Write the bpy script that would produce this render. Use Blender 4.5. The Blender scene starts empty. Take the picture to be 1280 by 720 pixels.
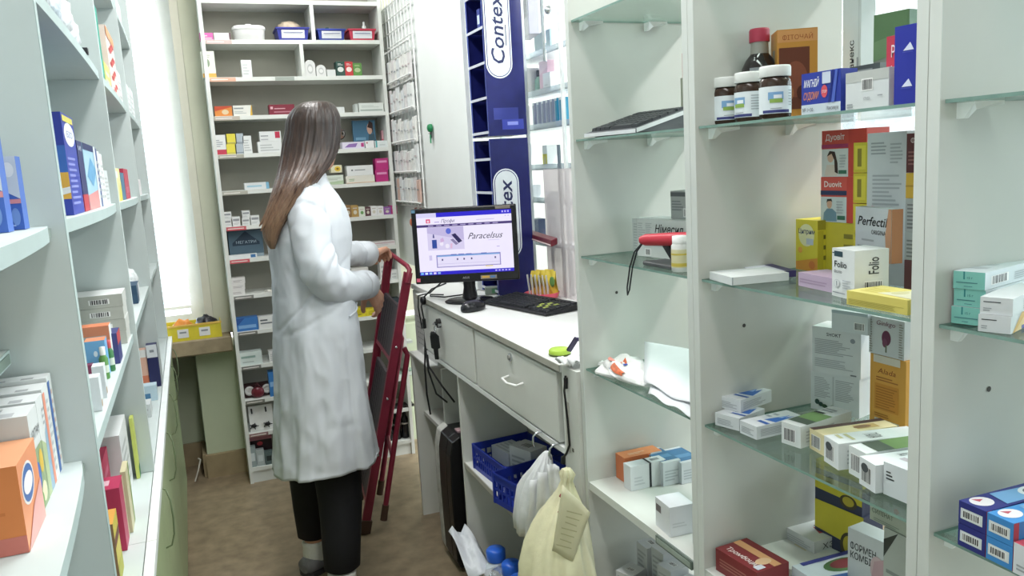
import bpy, bmesh, math, random
from mathutils import Vector, Matrix, noise
random.seed(7)
S = bpy.context.scene
COL = S.collection
PI = math.pi
R = math.radians
# ------------------------------------------------------------------ camera model (pixel -> point in the room)
FPX, YAW, PIT, ROL, EYE = 1000.0, .37159, .15416, -.05674, Vector((0, 0, 1.45))
_cy, _sy, _cp, _sp = math.cos(YAW), math.sin(YAW), math.cos(PIT), math.sin(PIT)
CF = Vector((_sy*_cp, _cy*_cp, -_sp)); _r = Vector((_cy, -_sy, 0)); _u = _r.cross(CF)
CR = math.cos(ROL)*_r + math.sin(ROL)*_u; CU = -math.sin(ROL)*_r + math.cos(ROL)*_u
def ray(x, y): return CF*FPX + CR*(x-640) + CU*(360-y)
def aX(x, y, v): d = ray(x, y); return EYE + d*((v-EYE.x)/d.x)
def aY(x, y, v): d = ray(x, y); return EYE + d*((v-EYE.y)/d.y)
def aZ(x, y, v): d = ray(x, y); return EYE + d*((v-EYE.z)/d.z)
def aP(x, y, p, n): d = ray(x, y); n = Vector(n); return EYE + d*((Vector(p)-EYE).dot(n)/d.dot(n))
def hz(p, ytop):
    """height z above floor point p whose picture row is ytop"""
    lo, hi = -1.0, 4.0
    for _ in range(50):
        m = (lo+hi)/2; d = Vector((p.x, p.y, m))-EYE
        y = 360-FPX*d.dot(CU)/d.dot(CF)
        if y > ytop: lo = m
        else: hi = m
    return lo
# ------------------------------------------------------------------ materials
_M = {}
def lin(h):
    h = h.lstrip('#'); c = [int(h[i:i+2], 16)/255 for i in (0, 2, 4)]
    return [x/12.92 if x <= .04045 else ((x+.055)/1.055)**2.4 for x in c]
def M(hexc, rough=.5, metal=0, var=.05, scale=25, bump=0, emit=0, name=None, spec=.4, stretch=None):
    key = (hexc, rough, metal, var, scale, bump, emit, stretch)
    if key in _M: return _M[key]
    m = bpy.data.materials.new(name or 'paint_'+hexc.lstrip('#')); m.use_nodes = True
    nt = m.node_tree; b = nt.nodes['Principled BSDF']; c = lin(hexc)
    b.inputs['Roughness'].default_value = rough; b.inputs['Metallic'].default_value = metal
    b.inputs['Specular IOR Level'].default_value = spec
    tc = nt.nodes.new('ShaderNodeTexCoord'); nz = nt.nodes.new('ShaderNodeTexNoise'); nz.inputs['Scale'].default_value = scale
    nz.inputs['Detail'].default_value = 4
    src = tc.outputs['Object']
    if stretch:
        mp = nt.nodes.new('ShaderNodeMapping'); mp.inputs['Scale'].default_value = stretch
        nt.links.new(src, mp.inputs['Vector']); src = mp.outputs['Vector']
    nt.links.new(src, nz.inputs['Vector'])
    rp = nt.nodes.new('ShaderNodeValToRGB'); rp.color_ramp.elements[0].position = .3; rp.color_ramp.elements[1].position = .7
    rp.color_ramp.elements[0].color = [max(0, x*(1-var)) for x in c]+[1]
    rp.color_ramp.elements[1].color = [min(1, x*(1+var)) for x in c]+[1]
    nt.links.new(nz.outputs['Fac'], rp.inputs['Fac']); nt.links.new(rp.outputs['Color'], b.inputs['Base Color'])
    if emit:
        nt.links.new(rp.outputs['Color'], b.inputs['Emission Color']); b.inputs['Emission Strength'].default_value = emit
        b.inputs['Base Color'].default_value = (0, 0, 0, 1); nt.links.remove(b.inputs['Base Color'].links[0])
    if bump:
        bp = nt.nodes.new('ShaderNodeBump'); bp.inputs['Strength'].default_value = bump; bp.inputs['Distance'].default_value = .01
        nt.links.new(nz.outputs['Fac'], bp.inputs['Height']); nt.links.new(bp.outputs['Normal'], b.inputs['Normal'])
    _M[key] = m; return m
def glassy(name, tint, refl=.12, op=0., rough=.02, wave=0, fres=.6):
    """thin clear sheet: see-through with a fresnel gloss; op adds milky body"""
    if name in _M: return _M[name]
    m = bpy.data.materials.new(name); m.use_nodes = True; nt = m.node_tree
    for n in list(nt.nodes): nt.nodes.remove(n)
    out = nt.nodes.new('ShaderNodeOutputMaterial'); tr = nt.nodes.new('ShaderNodeBsdfTransparent'); gl = nt.nodes.new('ShaderNodeBsdfGlossy')
    tr.inputs['Color'].default_value = lin(tint)+[1]; gl.inputs['Roughness'].default_value = rough
    fr = nt.nodes.new('ShaderNodeFresnel'); fr.inputs['IOR'].default_value = 1.5
    mul = nt.nodes.new('ShaderNodeMath'); mul.operation = 'MULTIPLY_ADD'; mul.inputs[1].default_value = fres; mul.inputs[2].default_value = refl*.3
    nz = nt.nodes.new('ShaderNodeTexNoise'); nz.inputs['Scale'].default_value = 30
    mx = nt.nodes.new('ShaderNodeMixShader')
    nt.links.new(fr.outputs[0], mul.inputs[0]); nt.links.new(mul.outputs[0], mx.inputs[0])
    nt.links.new(tr.outputs[0], mx.inputs[1]); nt.links.new(gl.outputs[0], mx.inputs[2])
    last = mx
    if wave:
        bp = nt.nodes.new('ShaderNodeBump'); bp.inputs['Strength'].default_value = wave
        nt.links.new(nz.outputs['Fac'], bp.inputs['Height']); nt.links.new(bp.outputs['Normal'], gl.inputs['Normal']); nt.links.new(bp.outputs['Normal'], fr.inputs['Normal'])
    if op:
        df = nt.nodes.new('ShaderNodeBsdfDiffuse'); df.inputs['Color'].default_value = lin(tint)+[1]
        m2 = nt.nodes.new('ShaderNodeMixShader'); m2.inputs[0].default_value = op
        nt.links.new(mx.outputs[0], m2.inputs[1]); nt.links.new(df.outputs[0], m2.inputs[2]); last = m2
    nt.links.new(last.outputs[0], out.inputs[0]); _M[name] = m; return m
WHITE = M('#c6c8c2', .45, var=.025, scale=8, name='white_laminate')
WEDGE = M('#d0d4cf', .5, var=.03, scale=12, name='white_edge_band')
GLASS = glassy('shelf_glass', '#eaf3ef', refl=.05)
GEDGE = M('#7c9a90', .25, var=.1, scale=40, name='glass_edge_green')
CHROME = M('#c8ccd0', .2, metal=1, name='chrome')
BLACK = M('#16171a', .4, name='black_plastic')
CARTON = '#dfe2e2'
# ------------------------------------------------------------------ mesh builder
_T = {}
def glyphs(s0):
    if s0 in _T: return _T[s0]
    s = s0.lstrip('*').replace('Ф', 'О').replace('ф', 'о'); cu = bpy.data.curves.new('lettering', 'FONT'); cu.body = s; cu.offset = .013 if s0[0] == '*' else 0; cu.resolution_u = 2
    ob = bpy.data.objects.new('lettering', cu); COL.objects.link(ob); bpy.context.view_layer.update()
    ev = ob.evaluated_get(bpy.context.evaluated_depsgraph_get()); me = ev.to_mesh()
    vs = [v.co.copy() for v in me.vertices]; fs = [list(p.vertices) for p in me.polygons]
    ev.to_mesh_clear(); COL.objects.unlink(ob); bpy.data.objects.remove(ob); bpy.data.curves.remove(cu)
    w = max([v.x for v in vs] or [1])
    for i, ch in enumerate(s0.lstrip('*')):          # the bar of the letter ef, laid over its bowl
        if ch in 'Фф':
            st = '*' if s0[0] == '*' else ''; a = glyphs(st+s[:i])[2] if i else 0; c = glyphs(st+s[:i+1])[2]; x = (a+c)/2+(.03 if i else .02); o = len(vs); t_ = .055 if st else .04
            vs += [Vector((x-t_, -.02 if ch == 'Ф' else -.2, 0)), Vector((x+t_, -.02 if ch == 'Ф' else -.2, 0)), Vector((x+t_, .74, 0)), Vector((x-t_, .74, 0))]; fs.append([o, o+1, o+2, o+3])
    _T[s0] = (vs, fs, w); return _T[s0]
class MB:
    def __init__(s): s.v = []; s.f = []; s.fm = []; s.fs = []; s.ms = []
    def mi(s, m):
        if isinstance(m, str): m = M(m)
        if m not in s.ms: s.ms.append(m)
        return s.ms.index(m)
    def add(s, vs, fs, m, smooth=False):
        o = len(s.v); s.v += [Vector(p) for p in vs]; i = s.mi(m)
        for f in fs: s.f.append([o+k for k in f]); s.fm.append(i); s.fs.append(smooth)
        return s
    def obox(s, c, ax, ay, az, m):
        """box with centre c and half-axis vectors"""
        c, ax, ay, az = map(Vector, (c, ax, ay, az))
        if ax.cross(ay).dot(az) < 0: ax = -ax
        vs = [c+i*ax+j*ay+k*az for k in (-1, 1) for j in (-1, 1) for i in (-1, 1)]
        return s.add(vs, [(0, 2, 3, 1), (4, 5, 7, 6), (0, 1, 5, 4), (2, 6, 7, 3), (0, 4, 6, 2), (1, 3, 7, 5)], m)
    def box(s, x0, y0, z0, x1, y1, z1, m):
        return s.obox(((x0+x1)/2, (y0+y1)/2, (z0+z1)/2), (abs(x1-x0)/2, 0, 0), (0, abs(y1-y0)/2, 0), (0, 0, abs(z1-z0)/2), m)
    def bar(s, p0, p1, side, w, t, m):
        p0, p1 = Vector(p0), Vector(p1); a = p1-p0; sd = Vector(side); sd = (sd-a*(sd.dot(a)/a.dot(a))).normalized(); n = a.cross(sd).normalized()
        return s.obox((p0+p1)/2, a/2, sd*w/2, n*t/2, m)
    def loft(s, rings, m, caps=True, smooth=True, closed=True):
        n = len(rings[0]); vs = [p for r in rings for p in r]; fs = []
        for i in range(len(rings)-1):
            for j in range(n if closed else n-1):
                k = (j+1) % n; fs.append((i*n+j, i*n+k, (i+1)*n+k, (i+1)*n+j))
        s.add(vs, fs, m, smooth)
        if caps and closed:
            s.add(rings[0], [tuple(range(n))[::-1]], m); s.add(rings[-1], [tuple(range(n))], m)
        return s
    def tube(s, pts, r, m, n=8, caps=True):
        pts = [Vector(p) for p in pts]; rr = r if isinstance(r, (list, tuple)) else [r]*len(pts); rings = []; nrm = None
        for i, p in enumerate(pts):
            d = (pts[min(i+1, len(pts)-1)]-pts[max(i-1, 0)]).normalized()
            if nrm is None: nrm = d.orthogonal().normalized()
            else: nrm = (nrm-d*nrm.dot(d)); nrm = nrm.normalized() if nrm.length > 1e-6 else d.orthogonal().normalized()
            b = d.cross(nrm)
            rings.append([p+(nrm*math.cos(2*PI*k/n)+b*math.sin(2*PI*k/n))*rr[i] for k in range(n)])
        return s.loft(rings, m, caps)
    def lathe(s, prof, c, m, n=24, caps=True):
        c = Vector(c)
        return s.loft([[c+Vector((r*math.cos(2*PI*k/n), r*math.sin(2*PI*k/n), z)) for k in range(n)] for r, z in prof], m, caps)
    def ell(s, c, rx, ry, rz, m, rot=None, n=14):
        c = Vector(c); rot = rot or Matrix.Identity(3); rings = []
        for i in range(n+1):
            t = -PI/2+PI*i/n; t = max(min(t, PI/2-.02), -PI/2+.02)
            rings.append([c+rot @ Vector((rx*math.cos(t)*math.cos(2*PI*k/(n*2)), ry*math.cos(t)*math.sin(2*PI*k/(n*2)), rz*math.sin(t))) for k in range(n*2)])
        return s.loft(rings, m)
    def cap(s, p0, p1, r0, r1, m, n=12):
        p0, p1 = Vector(p0), Vector(p1); d = (p1-p0).normalized(); pts = []; rr = []
        for i in range(5): a = -PI/2+.15+(PI/2-.15)*i/4; pts.append(p0+d*r0*math.sin(a)); rr.append(r0*math.cos(a))
        for i in range(5): a = (PI/2-.15)*i/4; pts.append(p1+d*r1*math.sin(a)); rr.append(r1*math.cos(a))
        return s.tube(pts, rr, m, n)
    def text(s, t, o, u, v, h, m, width=None, shear=0, lift=0, centre=False):
        """lettering: baseline start o, unit vectors u (along) and v (up), capital height h"""
        vs, fs, w = glyphs(t); k = h/.70; kx = (width/w) if width else k; o, u, v = Vector(o), Vector(u), Vector(v); n = u.cross(v)
        sh = -w*kx/2 if centre else 0
        return s.add([o+u*(p.x*kx+p.y*k*shear+sh)+v*(p.y*k)+n*lift for p in vs], fs, m)
    def xf(s, mat):
        s.v = [mat @ p for p in s.v]; return s
    def build(s, name, parent=None, loc=None, yaw=0, bevel=0, seg=1):
        me = bpy.data.meshes.new(name); me.from_pydata([tuple(p) for p in s.v], [], s.f)
        for m in s.ms: me.materials.append(m)
        for i, p in enumerate(me.polygons): p.material_index = s.fm[i]; p.use_smooth = s.fs[i]
        me.update(); o = bpy.data.objects.new(name, me); COL.objects.link(o)
        if parent: o.parent = parent
        if loc is not None: o.location = loc
        o.rotation_euler.z = yaw
        if bevel:
            b = o.modifiers.new('soft_edges', 'BEVEL'); b.width = bevel; b.segments = seg; b.limit_method = 'ANGLE'; b.angle_limit = R(40)
        return o
def tag(o, label, cat, group=None):
    o['label'] = label; o['category'] = cat
    if group: o['group'] = group
    return o
def thing(name, label, cat, loc=(0, 0, 0), yaw=0, group=None):
    o = bpy.data.objects.new(name, None); COL.objects.link(o); o.location = loc; o.rotation_euler.z = yaw; o.empty_display_size = .05
    return tag(o, label, cat, group)
def struct(o): o['kind'] = 'structure'; return o
# ------------------------------------------------------------------ printed cartons
def frames(w, d, h):
    X, Y, Z = Vector((1, 0, 0)), Vector((0, 1, 0)), Vector((0, 0, 1))
    return {'f': (Vector((-w/2, 0, 0)), X, Z, w, h), 'b': (Vector((w/2, d, 0)), -X, Z, w, h), 'r': (Vector((w/2, 0, 0)), Y, Z, d, h),
            'l': (Vector((-w/2, d, 0)), -Y, Z, d, h), 't': (Vector((-w/2, 0, h)), X, Y, w, d)}
def prints(mb, fr, dec, rnd):
    lift = {}
    for q in dec:
        k, fc = q[0], q[1]; o, u, v, fw, fh = fr[fc]; n = u.cross(v); lift[fc] = lift.get(fc, .00015)+.00012; L = n*lift[fc]
        P = lambda a, b: o+u*(a*fw)+v*(b*fh)+L
        if k == 'R': mb.add([P(q[2], q[3]), P(q[4], q[3]), P(q[4], q[5]), P(q[2], q[5])], [(0, 1, 2, 3)], q[6])
        elif k == 'E':
            a, b, ru, rv, c = q[2:7]; mb.add([P(a+ru*math.cos(2*PI*i/20), b+rv*math.sin(2*PI*i/20)) for i in range(20)], [tuple(range(20))], c)
        elif k == 'P': mb.add([P(a, b) for a, b in q[2]], [tuple(range(len(q[2])))], q[3])
        elif k == 'T':
            _, _, t, a, b, hf, c = q[:7]; wd = q[7]*fw if len(q) > 7 and q[7] else None; sh = q[8] if len(q) > 8 else 0; rot = len(q) > 9 and q[9]
            if rot: mb.text(t, P(a, b), v, -u, hf*fw, c, (q[7]*fh if q[7] else None), sh)
            else: mb.text(t, P(a, b), u, v, hf*fh, c, wd, sh)
        elif k == 'L':
            a0, b0, a1, b1, nl, c = q[2:8]; st = (b1-b0)/nl
            for i in range(nl):
                e = a0+(a1-a0)*rnd.uniform(.55, 1); mb.add([P(a0, b0+i*st), P(e, b0+i*st), P(e, b0+(i+.45)*st), P(a0, b0+(i+.45)*st)], [(0, 1, 2, 3)], c)
        elif k == 'B':
            a0, b0, a1, b1 = q[2:6]; x = 0.; W = a1-a0
            mb.add([P(a0-.02, b0-.03), P(a1+.02, b0-.03), P(a1+.02, b1+.03), P(a0-.02, b1+.03)], [(0, 1, 2, 3)], '#e8e8e6'); L = n*(lift[fc]+.0001); lift[fc] += .0001
            while x < .95:
                t = rnd.choice((.03, .05, .08)); mb.add([P(a0+W*x, b0), P(a0+W*min(x+t, 1), b0), P(a0+W*min(x+t, 1), b1), P(a0+W*x, b1)], [(0, 1, 2, 3)], '#2a2a2c'); x += t+rnd.choice((.03, .05))
_rc = random.Random(3)
def carton(label, w, d, h, loc, yaw, col, dec=(), group=None, name='medicine_box', cat='box', faces=None):
    mb = MB(); fr = frames(w, d, h); c = M(col, .45, var=.02, scale=40)
    vs = [(-w/2, 0, 0), (w/2, 0, 0), (w/2, d, 0), (-w/2, d, 0), (-w/2, 0, h), (w/2, 0, h), (w/2, d, h), (-w/2, d, h)]
    q = {'f': (0, 1, 5, 4), 'r': (1, 2, 6, 5), 'b': (2, 3, 7, 6), 'l': (3, 0, 4, 7), 't': (4, 5, 6, 7), 'd': (3, 2, 1, 0)}
    for k, f in q.items(): mb.add([vs[i] for i in f], [(0, 1, 2, 3)], M((faces or {}).get(k, col), .45, var=.02, scale=40))
    prints(mb, fr, dec, _rc)
    o = mb.build(name, None, loc, yaw)
    bm = bmesh.new(); bm.from_mesh(o.data); bmesh.ops.remove_doubles(bm, verts=bm.verts[:24], dist=1e-6); bm.to_mesh(o.data); bm.free()
    return tag(o, label, cat, group)
def bfront(L, N, z, ytop, depth):
    A, B = aZ(*L, z), aZ(*N, z); e = B-A; yaw = math.atan2(e.y, e.x); h = hz(B, ytop)-z
    return dict(w=e.length, d=depth, h=h, loc=(*((A+B)/2).xy, z), yaw=yaw)
def bcorner(L, N, Rr, z, ytop):
    A, B, C = aZ(*L, z), aZ(*N, z), aZ(*Rr, z); e = B-A; yaw = math.atan2(e.y, e.x); n = Vector((-e.y, e.x, 0)).normalized()
    return dict(w=e.length, d=max(.01, (C-B).dot(n)), h=hz(B, ytop)-z, loc=(*((A+B)/2).xy, z), yaw=yaw)
# ------------------------------------------------------------------ the room
def setting():
    fl = M('#8a7b64', .4, var=.24, scale=16, name='mottled_linoleum')
    b = MB(); b.box(-.75, -2.2, -.05, 3.6, 4.6, 0, fl); struct(b.build('floor'))
    b = MB(); b.box(-.75, -2.2, 2.75, 3.6, 4.6, 2.8, '#d8d8d2'); struct(b.build('ceiling'))
    gw = M('#d3d2bc', .7, var=.05, scale=5, name='pale_wall'); gl_ = M('#c0cab0', .7, var=.05, scale=5, name='pale_green_wall'); wh = M('#d6d8d4', .7, var=.03, scale=5)
    # back wall: pilaster beside the shelf, opening for the window, niche below the sill
    b = MB(); b.box(.035, 4.10, .71, 1.35, 4.34, 2.75, gw); b.box(-.067, 4.10, 0, 1.35, 4.34, .64, gl_)
    b.box(-.75, 4.34, 0, -.067, 4.42, .64, gl_); b.box(-.75, 4.34, 2.5, 1.35, 4.42, 2.75, gw); b.box(-.75, 4.10, 2.5, .035, 4.34, 2.75, gw)
    b.box(1.35, 4.10, 0, 3.6, 4.34, 2.75, wh); struct(b.build('wall_back'))
    b = MB(); b.box(-.80, -2.2, 0, -.75, 4.6, 2.75, wh); struct(b.build('wall_left'))
    b = MB(); b.box(-.75, -2.25, 0, 3.6, -2.2, 2.75, wh); struct(b.build('wall_front'))
    b = MB(); b.box(3.6, -2.2, 0, 3.65, 4.6, .7, wh); b.box(3.6, -2.2, 2.5, 3.65, 4.6, 2.75, wh); b.box(3.6, -2.2, .7, 3.65, -1.6, 2.5, wh); b.box(3.6, 3.9, .7, 3.65, 4.6, 2.5, wh)
    struct(b.build('wall_right'))
    b = MB(); b.box(-.75, 3.98, .64, .105, 4.36, .715, M('#9a8c72', .6, var=.18, scale=18, name='sill_stone')); struct(b.build('trim_sill', bevel=.006))
    b = MB(); tl = M('#9c8c6e', .6, var=.12, scale=15, name='skirting_tile'); b.box(-.075, 4.075, 0, .12, 4.10, .115, tl); b.box(-.75, 4.31, 0, -.075, 4.335, .115, tl)
    b.box(-.09, 4.10, 0, -.067, 4.31, .115, tl); struct(b.build('baseboard_back'))
    # window: cream jamb, white frame, pane
    cr = M('#d9d5c4', .6, var=.03); fw = M('#f0efec', .4, var=.02)
    w = MB(); w.box(-.002, 4.101, .716, .034, 4.34, 2.5, cr); w.box(-.065, 4.26, .716, -.002, 4.34, 2.5, fw); w.box(-.72, 4.26, .716, -.62, 4.34, 2.5, fw)
    w.box(-.62, 4.26, .716, -.065, 4.34, .80, fw); w.box(-.62, 4.26, 2.42, -.065, 4.34, 2.5, fw); w.box(-.375, 4.27, .80, -.335, 4.33, 2.42, fw)
    wo = struct(w.build('window_1'))
    p = MB(); p.box(-.62, 4.298, .80, -.065, 4.302, 2.42, glassy('window_pane', '#f4fbff')); p.build('pane', wo)
    w = MB()
    for y0, y1 in ((-1.6, -1.54), (1.1, 1.16), (3.84, 3.9)): w.box(3.6, y0, .7, 3.65, y1, 2.5, fw)
    w.box(3.6, -1.6, .7, 3.65, 3.9, .76, fw); w.box(3.6, -1.6, 2.44, 3.65, 3.9, 2.5, fw); wo = struct(w.build('window_2'))
    p = MB(); p.box(3.62, -1.54, .76, 3.625, 3.84, 2.44, glassy('window_pane', '#f4fbff')); p.build('pane', wo)
    # slatted blind inside the window
    bl = thing('window_blind', 'white slatted blind glowing in front of the bright window at the end of the aisle', 'blind', (-.36, 4.22, 0))
    s = MB(); z = .86; sm = M('#f4f3ee', .6, var=.02)
    while z < 2.44: s.obox((0.01, 0, z), (.29, 0, 0), (0, .009, .005), (0, 0, .0006), sm); z += .021
    s.build('slats', bl); s = MB(); s.box(-.28, -.015, 2.44, .30, .015, 2.475, sm); s.build('head_rail', bl)
    s = MB(); s.box(-.28, -.01, .835, .30, .01, .85, sm); s.build('bottom_rail', bl)
    s = MB(); s.tube([(.24, -.014, .845), (.24, -.014, 2.44)], .0012, sm, 5); s.tube([(-.2, -.014, .845), (-.2, -.014, 2.44)], .0012, sm, 5); s.build('cord', bl)
setting()

# ------------------------------------------------------------------ right-hand run of shelf cabinets (glass shelves)
XF, XB = .76, 1.06
SZ = (1.735, 1.492, 1.244, .994)      # glass shelf tops
WZ = .731                              # white laminate shelf top
def bracket(b, x, y, z, sgn):
    """little white wedge under the glass, against a panel whose face is at y; sgn points into the bay"""
    m = '#e4e8e6'; t = .022*sgn
    vs = [(x, y, z), (x+.045, y, z), (x+.045, y, z-.004), (x+.018, y, z-.008), (x+.006, y, z-.017), (x, y, z-.017)]
    n = len(vs); a = [Vector(v) for v in vs]; c = [Vector((v[0], v[1]+t*(.45 if i > 2 else 1), v[2])) for i, v in enumerate(vs)]
    f = [tuple(range(n)), tuple(range(2*n-1, n-1, -1))]+[(i, n+i, n+(i+1) % n, (i+1) % n) for i in range(n)]
    b.add(a+c, f if sgn < 0 else [q[::-1] for q in f], m)
def cabinet(label, y0, y1, low):
    t = thing('display_cabinet', label, 'shelving', (XF, y0, 0), 0, None); T = .0155; L = y1-y0
    for y in (0, L-T):
        b = MB(); b.box(.001, y, 0, .300, y+T, 2.2, WHITE); b.box(0, y, 0, .001, y+T, 2.2, WEDGE); b.build('side_panel', t)
    b = MB(); b.box(0, T, 2.18, .300, L-T, 2.2, WHITE); b.build('top_panel', t)
    for z in SZ:
        b = MB(); x0, x1, q0, q1 = .006, .297, T+.0015, L-T-.0015
        b.add([(x0, q0, z), (x1, q0, z), (x1, q1, z), (x0, q1, z), (x0, q0, z-.004), (x1, q0, z-.004), (x1, q1, z-.004), (x0, q1, z-.004)], [(0, 1, 2, 3), (7, 6, 5, 4)], GLASS)
        o = len(b.v)-8
        for f in ((0, 4, 5, 1), (1, 5, 6, 2), (2, 6, 7, 3), (3, 7, 4, 0)): b.f.append([o+i for i in f]); b.fm.append(b.mi(GEDGE)); b.fs.append(False)
        g = b.build('glass_shelf', t)
        for x in (.025, .18):
            for y, sg in ((T, 1), (L-T, -1)): k = MB(); bracket(k, x, y, z-.0042, sg); k.build('shelf_bracket', g)
    b = MB(); b.box(.004, T, WZ-.018, .300, L-T, WZ, WHITE); b.box(.002, T, WZ-.018, .004, L-T, WZ, WEDGE); b.build('white_shelf', t)
    b = MB(); b.box(.004, T, low-.018, .300, L-T, low, WHITE); b.build('lower_shelf', t)
    b = MB(); b.box(.29, T, .0, .298, L-T, low-.02, WHITE); b.build('back_panel', t)
    b = MB(); x = .301; b.add([(x, T, low), (x, L-T, low), (x, L-T, 2.18), (x, T, 2.18)], [(0, 1, 2, 3)], glassy('back_glass', '#f2f7f5', refl=.03, fres=.25)); b.build('back_glass', t)
    b = MB()
    for z in (1.15, 1.62): b.lathe([(.0001, 0), (.0035, 0), (.0035, .002), (.0001, .0022)], (0, 0, 0), '#55524c', 10); 
    b.v = []; b.f = []; b.fm = []; b.fs = []
    for z in (1.155,):
        for y, sg in ((L-T, -1),):
            b.add([(.09+.0035*math.cos(i*PI/5), y+sg*.0008, z+.0035*math.sin(i*PI/5)) for i in range(10)], [tuple(range(10))], '#3a3835')
    b.build('peg_hole', t)
    return t
cabA = cabinet('white glass-shelved cabinet bay beside the counter holding a keyboard, papers and few boxes', 1.1195, 1.5615, .475)
cabB = cabinet('white glass-shelved cabinet bay in the middle, crowded with jars and medicine cartons', .665, 1.1185, .455)
cabC = cabinet('white glass-shelved cabinet bay nearest the viewer, cut by the right edge of the photo', .20, .664, .455)
b = MB(); b.box(0, 0, 0, .0035, .12, .016, '#5d6a62'); b.box(-.0006, .004, .003, 0, .116, .013, '#9aa59d')
pr = b.build('price_rail', cabA, (-.003, .018, WZ-.018))

# ------------------------------------------------------------------ left-hand bowed shelving on its green base
LD = Vector((-.0068, 1, 0)).normalized(); LX = Vector((1, .0068, 0)).normalized(); LYAW = math.atan2(LD.y, LD.x)-PI/2
LO = Vector((-.155, 1.5, 0))
def lp(x, y, dx=0): return aP(x, y, LO+LX*dx, LX)
def lw(s, dx, z): return LO+LD*(s-1.5)+LX*dx+Vector((0, 0, z))      # s = distance along the run
LP = (1.165, 2.10, 3.06, 3.95)
LM = M('#c2cccb', .5, var=.03, scale=8, name='grey_white_laminate'); LE = M('#a9b9b8', .5, var=.04, scale=10, name='aqua_edge_band')
def leftrun():
    t = thing('bowed_shelving', 'long pale shelving with bowed shelves along the left wall above a green base', 'shelving', (*LO.xy, 0), LYAW)
    L = lambda s: s-1.5
    for i, s in enumerate(LP):
        b = MB(); b.box(-.37, L(s)-.009, .751, -.001, L(s)+.009, 2.35, LM); b.box(-.001, L(s)-.009, .751, 0, L(s)+.009, 2.35, LE if i == 0 else LM); b.build('divider_panel', t)
    b = MB(); b.box(-.38, L(.2), .751, -.371, L(3.959), 2.35, LM); b.build('back_panel', t)
    def shelf(s0, s1, z, bow, half=False):
        n = 14; pts = []
        for k in range(n+1):
            u = k/n; pts.append((-.008+bow*math.sin(PI*u)**.8 if not half else -.02+bow*math.sin(PI/2*(1-u))**.6, L(s0+(s1-s0)*u)))
        top = [(-.369, L(s0), z)]+[(x, y, z) for x, y in pts]+[(-.369, L(s1), z)]; bot = [(x, y, z-.018) for x, y, _ in top]; m = len(top)
        b = MB(); b.add(top, [tuple(range(m))], LM); b.add(bot, [tuple(range(m))[::-1]], LM)
        b.add(top+bot, [(i, m+i, m+i+1, i+1) for i in range(1, m-2)], LE, True)
        g = b.build('bowed_shelf', t); return g, pts
    e = .0095
    for z in (1.41, 1.71, 2.05):
        for i in range(3): shelf(LP[i]+e, LP[i+1]-e, z, .004 if z > 1.5 else .012)
    for i in range(3): shelf(LP[i]+e, LP[i+1]-e, 1.098, .0)
    q = aY(12, 437, LP[0]-e); rx = (q-LO).dot(LX); b = MB(); b.box(-.369, L(.62), q.z-.018, rx-.002, L(LP[0])-e, q.z, LM); b.box(rx-.002, L(.62), q.z-.018, rx, L(LP[0])-e, q.z, LE); k = b.build('inner_shelf', t)
    b = MB(); b.box(rx, L(.62), q.z-.015, rx+.0015, L(LP[0])-e-.012, q.z-.003, '#6f7f76'); b.build('label_clip', k)
    for z in (1.405, 1.095):
        g, pts = shelf(.62, LP[0]-e, z, .02, True)
        k = MB(); k.box(-.018, L(LP[0])-e-.055, z-.015, -.0165, L(LP[0])-e-.004, z-.003, '#7f8c86'); k.build('label_clip', g)
    # base
    gm = M('#9fae86', .45, var=.05, scale=10, name='sage_green_door'); s0, s1 = .55, 3.968
    b = MB(); b.box(-.38, L(s0), .0, -.012, L(s1), .73, M('#8b9977', .6)); b.build('base_body', t)
    b = MB(); seams = [s0, 1.18, 1.67, 2.155, 2.64, 3.12, 3.6, s1]
    for p, q in zip(seams, seams[1:]): b.box(-.38, L(p)+.0007, .73, -.003, L(q)-.0007, .75, LM); b.box(-.001, L(p)+.0007, .728, .017, L(q)-.0007, .75, M('#dfe4e2', .4))
    b.build('base_top', t)
    for p, q in zip(seams, seams[1:]):
        b = MB(); b.box(-.011, L(p)+.002, .06, .006, L(q)-.002, .726, gm); d = b.build('cupboard_door', t, bevel=.0015)
        k = MB(); c = (L(q)-.05); k.tube([(.006, c, .70), (.020, c-.008, .695), (.028, c-.022, .67), (.030, c-.035, .63), (.028, c-.042, .59), (.02, c-.046, .565), (.006, c-.046, .56)], .0022, M('#6d7a5c', .35, metal=.3), 6); k.build('pull_handle', d)
    b = MB(); b.box(-.30, L(s0), .0, -.03, L(s1), .06, '#55604a'); b.build('plinth', t)
leftrun()

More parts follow.
